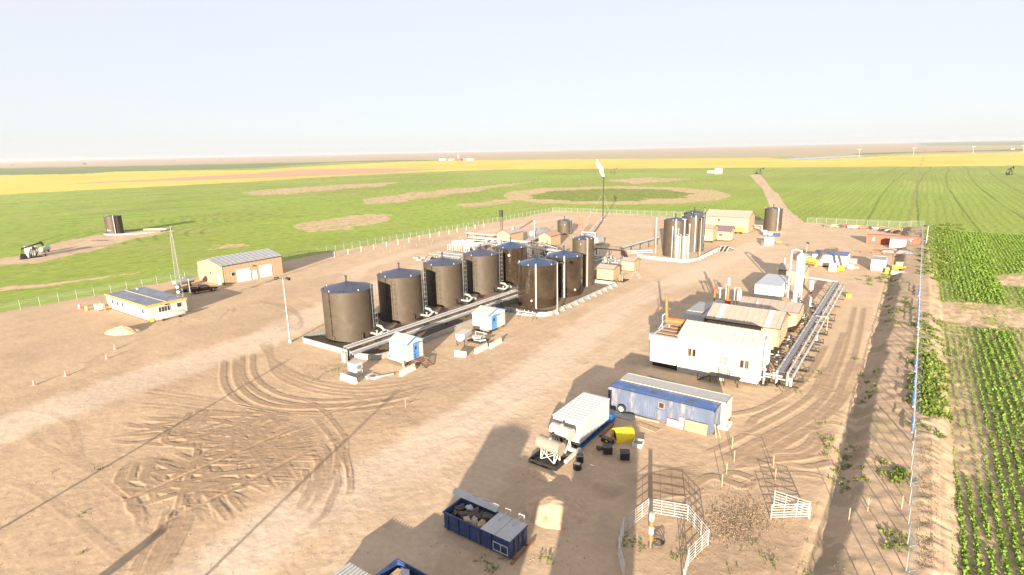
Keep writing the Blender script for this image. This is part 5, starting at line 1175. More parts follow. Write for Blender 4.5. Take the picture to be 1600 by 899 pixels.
mb = MB(); mb.box(-.5, -.45, -.6, .6, 0, .45); mb.box(.45, .5, -.6, .6, 0, .45); mb.box(-.45, .45, -.6, -.55, 0, .45); mb.box(-.45, .45, .55, .6, 0, .45); mb.build('side', 'door_white', t)
x, y = S(925, 728); o = MB().box(-.2, .2, -.12, .12, 0, .05).build('paper_scrap', 'door_white', None, (x, y, .02)); tag(o, 'white scrap lying on shaded ground right of the barrels', 'litter')

# ---------------------------------------------------------------- waste bins
def bin_(lab, x0, y0, L, W, H, open_to, m='navy_bin'):
    t = thing('waste_bin', lab, 'skip', (x0, y0, 0)); z0 = .15
    mb = MB(); mb.box(-L, 0, 0, .07, z0, H); mb.build('front_side', m, t); mb = MB(); mb.box(-L, 0, W-.07, W, z0, H); mb.build('rear_side', m, t)
    mb = MB(); mb.box(-L, -L+.07, .071, W-.071, z0, H-.001); mb.build('left_end', m, t); mb = MB(); mb.box(-.07, 0, .071, W-.071, z0, H-.001); mb.build('right_end', m, t)
    mb = MB(); mb.box(-L+.07, -.07, .07, W-.07, z0, z0+.08); mb.build('floor', 'rust', t)
    mb = MB(); mb.box(-L-.08, .08, -.08, .02, H, H+.1); mb.box(-L-.08, .08, W-.02, W+.08, H, H+.1); mb.box(-L-.08, -L+.05, .02, W-.02, H, H+.1); mb.box(-.05, .08, .02, W-.02, H, H+.1); mb.build('rim', m, t)
    k = 0
    while k < L-.1: mb = MB(); mb.box(-k-.12, -k, -.09, -.001, z0, H-.002); mb.build('rib', m, t); k += (L-1.7)/4.5 if k else 1.75
    for s in (.15, W-.3): mb = MB(); mb.box(-L, .25, s, s+.15, -.05, z0-.002); mb.build('skid', 'rust', t)
    return t
b1 = bin_('navy blue waste bin with half its grey lid open and full of rubbish bags', -21.9, 29.75, 6.6, 2.3, 1.55, 0)
mb = MB(); mb.prism([(-2.75, 1.66), (.05, 1.66), (.05, 1.70), (-2.75, 1.70)], 'y', -.1, 2.35)
mb.build('closed_lid', 'white_roof', b1)
mb = MB(); mb.box(-1.4, -1.36, -.1, 2.35, 1.703, 1.74); mb.build('lid_seam', 'grey_metal', b1)
mb = MB(); mb.prism([(2.25, 1.66), (2.45, 1.70), (2.1, 2.6), (1.95, 2.55)], 'x', -6.5, -2.85); del mb
mb = MB(); mb.prism([(2.15, 1.72), (2.35, 1.72), (2.62, 2.05), (2.42, 2.05)], 'x', -7.6, -2.9); mb.build('open_lid', 'white_roof', b1)
for k, a in enumerate((-5.4, -4.3, -3.2, -2.0, -.7)):
    mb = MB(); mb.bar((a-.25, 2.45, 1.4), (a-.25, 2.62, 2.1), .06); mb.bar((a+.25, 2.45, 1.4), (a+.25, 2.62, 2.1), .06); mb.bar((a-.25, 2.62, 2.1), (a+.25, 2.62, 2.1), .06)
    if k > 2: mb.bar((a, 2.5, 1.95), (a-.2, 1.5, 1.75), .05)
    mb.build('hinge_frame', 'white_paint', b1)
for (za, zb) in ((.35, .43), (1.05, 1.13)): mb = MB(); mb.box(-1.55, -.15, -.12, -.09, za, zb); mb.build('door_bar', 'white_paint', b1)
for a in (-1.55, -.85, -.2): mb = MB(); mb.box(a, a+.06, -.125, -.095, .35, 1.13); mb.build('door_bar', 'white_paint', b1)
for a in (.5, 1.1, 1.7): mb = MB(); mb.box(.001, .09, a, a+.1, .2, 1.5); mb.build('end_rib', 'machine_grey', b1)
mb = MB(); mb.bar((.35, -.2, .12), (.35, 2.7, .12), .14); mb.cyl((.35, -.35, .12), (.35, -.1, .12), .12, 10); mb.build('roller_bar', 'rust', b1)
mb = MB(); mb.cyl((-6.9, .2, .12), (-6.9, .5, .12), .1, 8); mb.build('hook', 'white_paint', b1)
rb_ = random.Random(11)
cols = ['bag_dark', 'bag_dark', 'bag_tan', 'bag_clear', 'bag_dark', 'bag_tan', 'bag_dark', 'bag_clear']
adj = ['black', 'dark grey', 'tan', 'clear', 'shiny black', 'brown paper', 'large dark', 'pale clear']
def bag(lab, x, y, z, s, m, seed):
    r_ = random.Random(seed); mb = MB(); mb.ball((0, 0, 0), 1, 16, 10)
    vs = []
    for v in mb.v:
        v = Vector(v); k = 1+.16*math.sin(v.x*5+seed)+.13*math.sin(v.y*6+seed*2)+.12*math.sin(v.z*7+seed); vs.append(tuple(v*k*s*.5))
    mb.v = vs; o = mb.build('rubbish_bag', m, None, (x, y, z)); o.scale = (1.2, .8, .65); o.rotation_euler = (r_.uniform(-.4, .4), r_.uniform(-.4, .4), r_.uniform(0, 3)); tag(o, lab, 'rubbish bag', 'rubbish bags in the navy bin')
spots = [(-6.1, 1.6, 'bag_dark', .9, 'black rubbish bag in the far left corner of the open bin'), (-6.0, .7, 'bag_dark', .7, 'small black rubbish bag against the left end of the bin'), (-5.3, 1.75, 'bag_clear', .7, 'clear crumpled bag near the top left of the rubbish'), (-5.3, .9, 'bag_dark', .9, 'black rubbish bag at the left front of the heap'),
         (-4.7, 1.3, 'bag_dark', 1.1, 'large dark bag on top of the heap under the open lid'), (-4.6, .55, 'bag_tan', .8, 'brown crumpled sack at the front wall of the bin'), (-4.1, 1.7, 'bag_dark', 1.0, 'shiny dark bag at the back middle of the heap'), (-4.2, .95, 'bag_clear', .6, 'pale clear bag in the middle of the heap'),
         (-3.8, .55, 'bag_tan', .75, 'yellowish sack at the front middle of the heap'), (-3.4, 1.6, 'bag_dark', 1.0, 'dark shiny bag beside the closed grey lid'), (-3.4, .8, 'bag_tan', .95, 'long tan sack lying before the closed lid'), (-3.1, .45, 'bag_dark', .6, 'small black bag tucked at the closed lid front')]
for i, (a, b_, m_, s_, lab) in enumerate(spots): bag(lab, -21.9+a, 29.75+b_, 1.15+.25*rb_.random(), s_, m_, i)
o = MB().add([(x_, y_, 1.0+.12*math.sin(x_*3)+.1*math.sin(y_*5)) for x_ in np.linspace(-6.5, -2.8, 14) for y_ in np.linspace(.1, 2.2, 9)], [(i*9+j, (i+1)*9+j, (i+1)*9+j+1, i*9+j+1) for i in range(13) for j in range(8)]).build('rubbish_fill', 'bag_dark', None, (-21.9, 29.75, 0)); o['kind'] = 'stuff'; o['label'] = 'loose rubbish filling the navy bin under the bags'; o['category'] = 'rubbish'
b2 = bin_('second navy bin at the bottom edge with timber and metal inside', -21.6, 21.6, 6.2, 2.3, 1.3, 0)
for k in range(3): o = MB().box(-.25, .25, -1.3, 1.3, 0, .08).build('metal_sheet', 'galvanised', None, (-26.4+.35*k, 22.7, 1.0+.09*k)); o.rotation_euler = (0, .1, .5+.15*k); tag(o, ['lower white metal sheet lying in the bottom navy bin', 'middle white metal sheet lying in the bottom navy bin', 'top white metal sheet lying in the bottom navy bin'][k], 'metal sheet', 'metal sheets in the bottom bin')
o = MB().box(-3.5, 2.0, -.7, .7, 0, .06).build('plywood_board', 'wood', None, (-23.8, 22.8, 1.1)); tag(o, 'pale plywood board lying across the bottom navy bin', 'board')
# corrugated lid left of it
t = thing('corrugated_cover', 'white corrugated roof sheet of a bin at the bottom edge of the photo', 'cover', (-28.9, 21.7, 0)); mb = MB(); mb.box(-1.6, 1.4, -3.2, .1, 1.25, 1.3)
for k in range(10): mb.box(-1.55+k*.3, -1.43+k*.3, -3.2, .1, 1.3, 1.36)
mb.build('sheet', 'white_roof', t); mb = MB(); mb.box(-1.5, 1.3, -3.1, 0, 0, 1.247); mb.build('body', 'navy_bin', t)

# ---------------------------------------------------------------- corral panels and gate
def hurdle(name, lab, p, q, h=1.45, grp=None, rails=6, m='white_paint', root=None):
    p = Vector((*p, 0)); q = Vector((*q, 0)); d = q-p; L = d.length
    t = thing(name, lab, 'fence panel', p, math.atan2(d.y, d.x), grp)
    for s in (0, L): mb = MB(); mb.cyl((s, 0, 0), (s, 0, h+.05), .04, 8); mb.build('end_post', m, t)
    for k in range(rails): z_ = .2+(h-.2)*k/(rails-1); mb = MB(); mb.cyl((0.04, 0, z_), (L-.04, 0, z_), .026, 6); mb.build('rail', m, t)
    for k in (1, 2): mb = MB(); mb.cyl((L*k/3, 0, .2), (L*k/3, 0, h), .024, 6); mb.build('stay', m, t)
    return t
G1 = 'white tubular panels of the octagonal pen'
cp = [S(981.6, 829), S(1013, 803), S(1074, 814), S(1106, 853), S(1075, 884), S(1067, 918)]
lb_ = ['upper left panel of the white pen, rising to its far left corner', 'far panel of the white pen, facing the camera squarely', 'upper right panel of the white pen', 'lower right panel of the white pen', 'right panel of the white pen cut by the bottom edge']
for i in range(5): hurdle('pen_panel', lb_[i], cp[i], cp[i+1], grp=G1)
hurdle('pen_panel', 'left panel of the white pen, nearly end-on to the camera', S(975, 833), S(966, 869), grp=G1); hurdle('pen_panel', 'lowest left panel of the white pen near the bottom edge', S(966, 870), S(975, 909), grp=G1)
hurdle('loose_gate', 'front white gate panel of the loose pair right of the pen', S(1204.5, 812), S(1263, 810), h=1.35, grp='pair of loose white gate panels'); hurdle('loose_gate', 'rear white gate panel of the loose pair, angled away', S(1209, 791), S(1263.5, 809), h=1.45, grp='pair of loose white gate panels')
x, y = S(1016, 856)
t = thing('pipe_stub', 'short orange and white marked riser with valves standing inside the pen', 'wellhead', (x, y, 0)); mb = MB(); mb.cyl((0, 0, 0), (-.05, .2, .5), .16, 12); mb.build('base', 'machine_grey', t)
mb = MB(); mb.cyl((-.05, .2, .5), (-.1, .3, 1.0), .2, 12); mb.build('valve_body', 'rust_pipe', t); mb = MB(); mb.cyl((-.1, .3, 1.0), (-.12, .4, 1.6), .2, 12); mb.build('collar', 'white_paint', t); mb = MB(); mb.cyl((-.12, .4, 1.6), (-.15, .45, 2.1), .17, 12); mb.build('riser', 'rust_pipe', t); mb = MB(); mb.cyl((-.15, .45, 2.1), (-.16, .5, 2.7), .2, 12); mb.build('cap', 'white_paint', t)
x, y = S(1026, 850); mb = MB()
for k in range(6):
    r_ = .5+.05*k; pts = [(r_*math.cos(a)*.8, r_*math.sin(a), .05+.05*k+.05*math.sin(3*a+k)) for a in np.linspace(0, 2*math.pi, 20)]
    for a_, b_ in zip(pts[:-1], pts[1:]): mb.cyl(a_, b_, .025, 5, caps=False)
o = mb.build('wire_coil', 'machine_grey', None, (x, y, 0)); tag(o, 'coil of dark wire lying inside the pen beside the riser', 'wire coil')
# sand piles
def pile(lab, px, rx, ry, h, rz=0, m='sand', seed=1):
    x, y = S(*px); n = 46; vs = []; fs = []
    for i in range(n):
        for j in range(n):
            a = (i/(n-1)*2-1)*1.2; b = (j/(n-1)*2-1)*1.2; r_ = math.hypot(a, b)+.25*(float(fbm(np.array(a*1.6+seed), np.array(b*1.6)))-.5)
            z_ = h*max(0, 1-r_)**.85*(1.0)+h*.30*(float(fbm(np.array(a*4+seed*7), np.array(b*4), 5))-.5)*(r_ < .95)-(.06 if r_ > .95 else 0); vs.append((a*rx, b*ry, z_))
    for i in range(n-1):
        for j in range(n-1): fs.append((i*n+j, (i+1)*n+j, (i+1)*n+j+1, i*n+j+1))
    o = MB().add(vs, fs, True).build('soil_pile', m, None, (x, y, .0)); o.rotation_euler = (0, 0, rz); tag(o, lab, 'soil pile')
pile('large heap of pale soil half in shadow behind the open waste bin', (870, 798), 3.0, 2.6, 1.1, .4)
pile('low bright heap of soil at the near corner of the black drip tray', (848, 742), 2.1, 1.0, .35, -.2, seed=4)
pile('small peaked heap of pale sand in front of the office trailer', (193, 519), 3.2, 2.0, 1.3, .5, seed=8)
pile('small mound of reddish soil against the right fence', (1448, 694), 1.3, 1.3, .7, 0, seed=5)

# ================================================================ FAR PROCESS AREA
FG = 'pair of far tall dark tanks'
tank('tall_tank', 'tall dark brown tank, left one of the far pair beside the steel vessel', -55.2, 158.0, 6.6, 10.3, 'tank_black', rise=.6, n=40, pipes=((-70, .2, 'white_pipe'), (-30, .2, 'white_pipe')), grp=FG, ring=False)
tank('tall_tank', 'tall dark brown tank, right one of the far pair with ladders', -53.6, 168.5, 6.6, 10.3, 'tank_black', rise=.6, n=40, pipes=((-62, .2, 'white_pipe'),), ladder=-20, grp=FG, ring=False)
tank('tall_tank', 'tall dark tank hidden behind the far pair', -56.5, 178.5, 6.6, 10.3, 'tank_black', rise=.6, n=36, grp=FG, ring=False)
for px_, py_, r_, hh, m_, lab in ((-52.8, 152.8, .95, 6.6, 'galvanised', 'ribbed silver upright vessel, left of the twin vessels before the far tanks'), (-51.0, 153.6, .85, 6.5, 'galvanised', 'ribbed silver upright vessel, right of the twin vessels before the far tanks')):
    t = thing('silver_vessel', lab, 'vessel', (px_, py_, 0), group='twin silver vessels'); mb = MB(); mb.cyl((0, 0, .1), (0, 0, hh), r_, 24); mb.build('shell', m_, t)
    for z_ in (2.2, 4.4, hh-.15): mb = MB(); mb.cyl((0, 0, z_), (0, 0, z_+.12), r_+.03, 24, caps=False); mb.build('band', 'pale_wall', t)
    mb = MB(); mb.tube([(r_+.15, -.3, 0), (r_+.15, -.3, hh+.3), (.2, 0, hh+.5)], .08); mb.build('pipe', 'white_pipe', t)
for px_, hh, dx, lab in ((-61.3, 10.2, 0, 'tall slim white riser pipe left of the far dark tanks'), (-54.6, 8.6, .4, 'white riser with round head before the left far tank'), (-53.0, 8.2, 0, 'beige riser pipe between the left far tank and the silver vessels'), (-49.9, 9.6, .3, 'white riser with beige head right of the silver vessels')):
    yy = 159.0 if px_ < -60 else 153.9; t = thing('riser_pipe', lab, 'pipe', (px_, yy, 0)); mb = MB(); mb.cyl((0, 0, 0), (0, 0, hh), .13, 10); mb.build('shaft', 'worn_white_tank' if 'beige' in lab else 'white_pipe', t); mb = MB(); mb.cyl((0, 0, hh-.3), (0, 0, hh+.2), .22, 10); mb.build('head', 'worn_white_tank', t)
wall_run('containment_wall', 'low white containment wall round the far tall tanks', [(-64.0, 157.5), (-63.6, 151.2), (-60, 149.3), (-50.5, 148.6), (-48.6, 149.5), (-47.2, 153), (-47.0, 174)], .8, m='white_pipe', butt=2.6)
rack('pipe_rack', 'grey pipe rack running in toward the far tall tanks from behind', (-68.5, 150.5), (-66.5, 174), 2.2, ((.5, .15, .15, 'galvanised', 'pipe'), (0, .1, .25, 'galvanised', 'cable_tray'), (-.6, .15, .15, 'white_pipe', 'pipe')), spacing=5, w=1.8)
rack('pipe_rack', 'short white low pipe run leading into the far containment wall', (-66, 149.5), (-60.5, 154.5), 1.4, ((.3, .1, .2, 'white_pipe', 'pipe'), (-.5, -.3, .16, 'white_pipe', 'pipe')), spacing=3, w=1.2, postm='rust')
t = thing('walkway', 'dark steel walkway stepping over the pipes between tan sheds and far tanks', 'walkway', (-73.5, 144.5, 0))
mb = MB(); mb.box(0, 8.0, 0, 1.0, 2.5, 2.62); mb.build('deck', 'dark_steel', t); mb = MB(); mb.bar((8.0, .5, 2.55), (11.2, -2.6, .2), 1.0, .14); mb.build('stair', 'dark_steel', t); mb = MB(); mb.bar((0, .5, 2.5), (-2.6, -1.6, .2), 1.0, .14); mb.build('stair', 'dark_steel', t)
mb = MB()
for k in range(6): mb.cyl((k*1.6, 0, 2.6), (k*1.6, 0, 3.6), .04, 5)
mb.cyl((0, 0, 3.6), (8, 0, 3.6), .04, 5); mb.cyl((8, 0, 3.6), (11.2, -3, 1.2), .04, 5); mb.build('handrail', 'dark_steel', t)
for k in (0, 4, 8): mb = MB(); mb.box(k-.1, k+.1, .4, .6, 0, 2.497); mb.build('post', 'dark_steel', t)
cabin('tan_shed', 'small tan shed with pale roof right behind the slim tank', 'shed', (-55.5, 118.2, 0), 4.2, 3.6, 2.6, z0=.4, roof='gable_x', rh=.6, over=.2, group='tan sheds beside the slim tank')
cabin('tan_shed', 'small tan shed with pale roof beside white portable steps', 'shed', (-56.0, 131.2, 0), 3.4, 3.4, 2.4, z0=.2, roof='gable_x', rh=.5, over=.2, group='tan sheds beside the slim tank')
t = thing('valve_skid', 'cluster of rusty valves and pipes at the right side of the nearer tan shed', 'pipework', (-54.8, 119.2, 0))
for k in range(4): mb = MB(); mb.tube([(.2+.3*k, 0, .3), (.2+.3*k, 0, 1.2+.3*(k % 2)), (.2+.3*k, 2.4, 1.2+.3*(k % 2))], .09); mb.build('pipe', ('rust', 'worn_white_tank')[k % 2], t)
mb = MB(); mb.box(0, 1.6, -.3, 2.8, .1, .2); mb.build('base', 'dark_steel', t)
x, y = S(994, 434); t = thing('portable_steps', 'white tubular portable steps standing before the farther tan shed', 'steps', (x, y, 0))
for s in (-.45, .45): mb = MB(); mb.bar((-1.2, s, 0), (0, s, 1.7), .06); mb.bar((0, s, 1.7), (1.0, s, 0), .06); mb.bar((0, s, 1.7), (0, s, 2.3), .05); mb.build('frame', 'white_pipe', t)
for k in range(5): mb = MB(); mb.box(-1.1+.22*k, -.9+.22*k, -.45, .45, .25+.3*k, .29+.3*k); mb.build('tread', 'galvanised', t)
# pipe field left of the far tanks (between slim tank and walkway)
t = thing('pipe_manifold', 'dense field of low silver pipes between the slim tank and dark walkway', 'pipework', (-71.5, 131, 0))
for k in range(9): mb = MB(); mb.tube([(-1.0+k*1.2, 0, .2), (-1.0+k*1.2, 0, 1.3+.25*(k % 3)), (-1.0+k*1.2, 9, 1.3+.25*(k % 3)), (-1.0+k*1.2, 9, .2)], .13, 8); mb.build('pipe', 'white_pipe' if k % 2 else 'galvanised', t)
for k in range(5): mb = MB(); mb.tube([(-1.4, 1.2+k*1.7, .9), (9.2, 1.2+k*1.7, .9)], .12, 8); mb.build('header', 'galvanised' if k % 2 else 'white_pipe', t)
for k in range(6): mb = MB(); mb.cyl((.4+1.5*k, 3.0+(k % 2)*2.5, .9), (.4+1.5*k, 3.0+(k % 2)*2.5, 2.0), .16, 8); mb.cyl((.4+1.5*k, 3+(k % 2)*2.5, 1.95), (.4+1.5*k, 3+(k % 2)*2.5, 2.05), .28, 8); mb.build('valve', 'worn_white_tank', t)
# tan sheds and barn, far right centre
tf = cabin('tan_shed', 'tall tan shed with white panels behind the far dark tanks', 'shed', (-52.3, 184.5, 0), 6.8, 5.6, 4.0, z0=.7, roof='gable_x', rh=.9, over=.2)
rect('f', -5.6, -3.9, .9, 2.4, 'panel', 'door_white', tf); rect('f', -3.3, -1.7, .9, 2.4, 'panel', 'door_white', tf)
tg = cabin('tan_shed', 'small tan shed with dark plum roof and one window, right of the taller tan shed', 'shed', (-48.3, 189.6, 0), 5.2, 5.6, 3.0, z0=.4, roof='gable_x', rh=1.4, roofm='plum_roof', over=.25, ribs=.7); window('f', -3.4, -2.5, 1.7, 2.5, tg, 'tan_trim', 2); door('r', 1.5, 2.7, .5, 2.6, tg)
tk = cabin('process_barn', 'large tan process barn with pinkish roof beyond the tan sheds', 'barn', (-47.7, 211.0, 0), 15.0, 8.5, 5.4, z0=.2, roof='gable_x', rh=1.9, over=.3, ribs=1.5, corner='tan_trim', siding=1.5)
window('f', -10.6, -9.9, 4.0, 4.7, tk, 'tan_trim')
for k in (-12.6, -7.5): mb = MB(); mb.cyl((k, -.25, .2), (k, -.25, 3.3), .09, 6); mb.build('downpipe', 'tan_trim', tk)
h_tank('amber_tank', 'yellow-orange tank on a stand at the front of the far tan barn', (-52.0, 209.2), (-48.9, 209.2), .85, 1.4, 'amber_tank')
x, y = S(1206, 360); tank('field_tank', 'tall dark tank with pale standpipe standing alone right of the far tan barn', x, y+.5, 6.0, 7.9, 'tank_black', rise=.5, n=36, pipes=((-50, .2, 'white_pipe'),), ring=False)
t = thing('far_bin', 'long low blue bin with pale timber on top before the lone dark tank', 'skip', (-37.0, 207.6, 0)); mb = MB(); mb.box(-5.2, 0, 0, 2.2, .1, 1.3); mb.build('body', 'navy_bin', t); mb = MB(); mb.box(-5.4, .4, .3, .9, 1.303, 1.42); mb.bar((-4.5, 1.6, 1.35), (1.2, 1.2, 1.6), .4, .1); mb.build('timber', 'wood', t)
for k in (-4.9, -3.2): mb = MB(); mb.box(k, k+1.2, -.05, -.003, .4, 1.1); mb.build('label_plate', 'door_white', t)
t = thing('loop_pipes', 'white square-looped pipes between the far barn and the lone dark tank', 'pipework', (-46.5, 214.5, 0))
for k in range(2): mb = MB(); mb.tube([(0, k*1.2, 2.6-k*1.0), (2.5, k*1.2, 2.6-k*1.0), (2.5, k*1.2, .8), (4.2, k*1.2, .8)], .2); mb.build('pipe', 'white_pipe', t)
mb = MB(); mb.cyl((-6, 13, 0), (-6, 13, .2), .2, 6); del mb
x, y = S(1202, 384.5); t = thing('white_cabinet', 'small white cabinet standing on bare ground before the plum-roofed shed', 'cabinet', (x, y, 0)); mb = MB(); mb.box(-1.5, 1.0, 0, 1.8, .1, 2.5); mb.build('body', 'white_paint', t); mb = MB(); mb.box(-1.6, 1.1, -.05, 1.85, 2.503, 2.6); mb.build('lid', 'pale_grey', t); mb = MB(); mb.box(-2.5, -1.6, .2, 1.4, 0, 1.6); mb.build('side_unit', 'machine_grey', t)
x, y = S(1172, 382); t = thing('small_orange_pump', 'tiny orange pump with grey base on the open ground right of the white cabinet', 'pump', (S(1213, 381)[0], S(1213, 381)[1], 0)); mb = MB(); mb.cyl((0, 0, .5), (1.4, .1, .5), .25, 10); mb.build('motor', 'cat_orange', t); mb = MB(); mb.box(-.9, .3, -.4, .4, 0, .5); mb.build('base', 'machine_grey', t)
t = thing('hose_pile', 'jumble of black and white hoses at the right end of the far containment wall', 'pipework', (-46.2, 172.5, 0))
for k in range(5): mb = MB(); mb.tube([(k*.5, -2, .1), (k*.6, -.5, 1.2), (1+k*.6, 1.5, 1.2-.2*k), (2.5+k*.3, 3, .1)], .16); mb.build('hose', 'black_plastic' if k % 2 else 'white_pipe', t)
# ---------------------------------------------------------------- mid process area, behind the tank row
t = thing('pipe_manifold', 'low manifold of silver pipes with red valves behind the third matt tank', 'pipework', (-112.5, 116.5, 0))
for k in range(14):
    mb = MB(); x_ = k*.82; mb.tube([(x_, -2.2 if k < 3 else .4, .1), (x_, 0 if k < 3 else .4, 1.5), (x_, 7.0, 1.5)], .1, 6); mb.build('pipe', 'white_pipe' if k % 3 else 'galvanised', t)
for k in range(4): mb = MB(); mb.tube([(-.3, 1.0+k*1.7, 1.85), (11.4, 1.0+k*1.7, 1.85)], .11, 6); mb.build('header', 'galvanised' if k % 2 else 'white_pipe', t)
for k in range(12): mb = MB(); mb.cyl((.9+k*.84, .2, .75), (.9+k*.84, .75, .75), .34, 10); mb.build('valve', 'red_paint' if k > 7 else 'dark_steel', t)
for k in range(6): mb = MB(); mb.box(k*2.1, k*2.1+.16, 1.8, 2.0, 0, 1.4); mb.build('post', 'dark_steel', t)
h_tank('white_bullet', 'white horizontal tank behind the silver manifold', (-122.5, 139.0), (-118.0, 143.6), .9, 1.1, 'white_paint')
h_tank('white_bullet', 'white horizontal tank partly behind the roof of the third matt tank', (-112.3, 133.5), (-109.5, 138.0), 1.0, 1.7, 'white_paint')
for i, (xx, yy, lab) in enumerate(((-110.3, 141, 'small upright white vessel behind the second white tank, left'), (-108.3, 142, 'small upright white vessel behind the second white tank, middle'), (-106.6, 143, 'small upright white vessel behind the second white tank, right'))):
    t = thing('upright_vessel', lab, 'vessel', (xx, yy, 0), group='row of small upright white vessels'); mb = MB(); mb.capsule((0, 0, .8), (0, 0, 2.7), .5, 14); mb.build('shell', 'worn_white_tank', t); mb = MB(); mb.cyl((0, 0, 0), (0, 0, .7), .35, 10); mb.build('skirt', 'dark_steel', t)
rack('pipe_rack', 'long white pipe rack crossing behind the fourth matt tank', (-120.8, 145.5), (-97.0, 145.5), 2.4, ((.9, .1, .16, 'white_pipe', 'pipe'), (.3, .1, .14, 'galvanised', 'pipe'), (-.3, .05, .25, 'galvanised', 'cable_tray'), (-.9, .1, .2, 'white_pipe', 'pipe'), (-1.3, -.6, .16, 'white_pipe', 'pipe')), spacing=4.5, w=2.6)
rack('pipe_rack', 'lower white pipe rack in front of the long crossing one', (-117.5, 139.5), (-100, 139.5), 1.7, ((.6, .1, .16, 'white_pipe', 'pipe'), (0, .1, .14, 'white_pipe', 'pipe'), (-.6, .1, .16, 'galvanised', 'pipe')), spacing=4.5, w=1.8)
rack('pipe_rack', 'pipe rack running from the small black tank back to the crossing rack', (-95.5, 147.5), (-84.5, 140.5), 2.2, ((.6, .1, .18, 'white_pipe', 'pipe'), (0, .1, .22, 'galvanised', 'cable_tray'), (-.6, .1, .14, 'galvanised', 'pipe')), spacing=4.5, w=1.8)
rack('pipe_rack', 'silver pipe rack between the far tank of the row and the slim tank', (-84.0, 136.0), (-68.0, 137.5), 1.8, ((.6, .1, .18, 'white_pipe', 'pipe'), (0, .1, .2, 'galvanised', 'pipe'), (-.6, .1, .14, 'white_pipe', 'pipe'), (-1.2, -.3, .2, 'white_pipe', 'pipe')), spacing=4, w=2.4)
t = thing('valve_field', 'dense grey valves and short pipes behind the far tank of the row', 'pipework', (-95, 131, 0))
for k in range(10): mb = MB(); x_ = (k % 5)*3.0; y_ = (k//5)*4.5; mb.tube([(x_, y_, .1), (x_, y_, 1.4), (x_+1.8, y_, 1.4), (x_+1.8, y_+2.2, 1.4), (x_+1.8, y_+2.2, .1)], .14, 6); mb.build('pipe', 'white_pipe' if k % 2 else 'galvanised', t)
for k in range(8): mb = MB(); mb.box(k*1.9-.5, k*1.9+.5, 2.0+(k % 3), 3.0+(k % 3), .1, 1.0); mb.build('pump', ('machine_grey', 'skid_blue', 'dark_steel')[k % 3], t)
rack('pipe_rack', 'rear white pipe rack between the long crossing rack and the left tan hut', (-126, 150.5), (-113, 149.5), 2.8, ((.7, .1, .18, 'white_pipe', 'pipe'), (0, .1, .25, 'galvanised', 'cable_tray'), (-.7, .1, .16, 'white_pipe', 'pipe')), spacing=4, w=2.0)
rack('pipe_rack', 'tall silver pipe rack crossing between the far tank of the row and the tan huts', (-101, 137.5), (-76, 132.0), 3.0, ((.9, .1, .2, 'white_pipe', 'pipe'), (.3, .1, .15, 'galvanised', 'pipe'), (-.3, .1, .2, 'white_pipe', 'pipe'), (-.9, .1, .15, 'galvanised', 'pipe')), spacing=4, w=2.4)
rack('pipe_rack', 'low silver pipes joining the crossing rack to the second white tank', (-107.5, 130.0), (-107.0, 144.0), 2.2, ((.6, .1, .16, 'white_pipe', 'pipe'), (0, .1, .14, 'galvanised', 'pipe'), (-.6, .1, .16, 'white_pipe', 'pipe')), spacing=3.5, w=1.8)
rack('pipe_rack', 'grey pipes running back from the tan huts toward the silver horizontal vessel', (-99.5, 146.5), (-102.0, 170.0), 2.2, ((.6, .1, .16, 'white_pipe', 'pipe'), (0, .1, .2, 'galvanised', 'pipe'), (-.6, .1, .16, 'white_pipe', 'pipe')), spacing=4, w=1.8)
t = thing('pump_row', 'row of dark pumps and grey filters behind the far tank of the row', 'pumps', (-88, 139, 0))
for k in range(11): mb = MB(); a_ = (k % 6)*2.6; b_ = (k//6)*3.2; mb.cyl((a_, b_, .1), (a_, b_, 1.3+.5*(k % 3)), .45, 12); mb.cyl((a_-.9, b_, .6), (a_+.9, b_, .6), .22, 8); mb.build('pump', ('machine_grey', 'galvanised', 'dark_steel', 'pale_grey')[k % 4], t)
t = thing('filter_skid', 'skid of white filters and pipes between the white tanks and long crossing rack', 'pipework', (-119, 132.5, 0))
for k in range(10): mb = MB(); a_ = (k % 5)*1.9; b_ = (k//5)*2.6; mb.tube([(a_, b_, .1), (a_, b_, 1.9), (a_+1.2, b_, 1.9), (a_+1.2, b_+1.4, 1.9)], .13, 6); mb.cyl((a_+.6, b_+.5, .2), (a_+.6, b_+.5, 1.6), .3, 10); mb.build('filter', 'white_pipe' if k % 2 else 'worn_white_tank', t)
mA = cabin('tan_hut', 'tan gabled hut with a dark chimney behind it, left of the silver horizontal vessel', 'hut', (-108.0, 150.6, 0), 5.0, 8.0, 3.5, z0=.2, roof='gable_y', rh=1.1, over=.25); rect('f', -3.4, -2.8, 1.2, 2.0, 'panel', 'rust', mA); rect('f', -1.4, -1.0, .4, 2.2, 'door', 'tan_trim', mA)
mb = MB(); mb.cyl((-1.8, 4.5, 4.0), (-1.8, 4.5, 5.4), .3, 8); mb.build('roof_vent', 'white_pipe', mA)
t = thing('chimney_stack', 'dark upright chimney standing behind the left tan hut', 'chimney', (-117.0, 158.5, 0)); mb = MB(); mb.cyl((0, 0, 0), (0, 0, 8.0), .45, 14); mb.build('shaft', 'machine_grey', t); mb = MB(); mb.cyl((0, 0, 8.0), (0, 0, 10.3), .62, 14); mb.build('cowl', 'dark_steel', t)
mB = cabin('tan_hut', 'tan gabled hut with reddish roof in front of the small black tank', 'hut', (-93.4, 152.5, 0), 4.4, 6.2, 3.4, z0=.2, roof='gable_y', rh=1.0, roofm='tan_trim', over=.2); rect('f', -1.6, -.9, .4, 2.3, 'door', 'rust', mB)
h_tank('silver_vessel', 'large silver horizontal vessel between the two tan huts', (-106.6, 161.0), (-105.0, 168.5), 1.6, 2.4, 'galvanised')
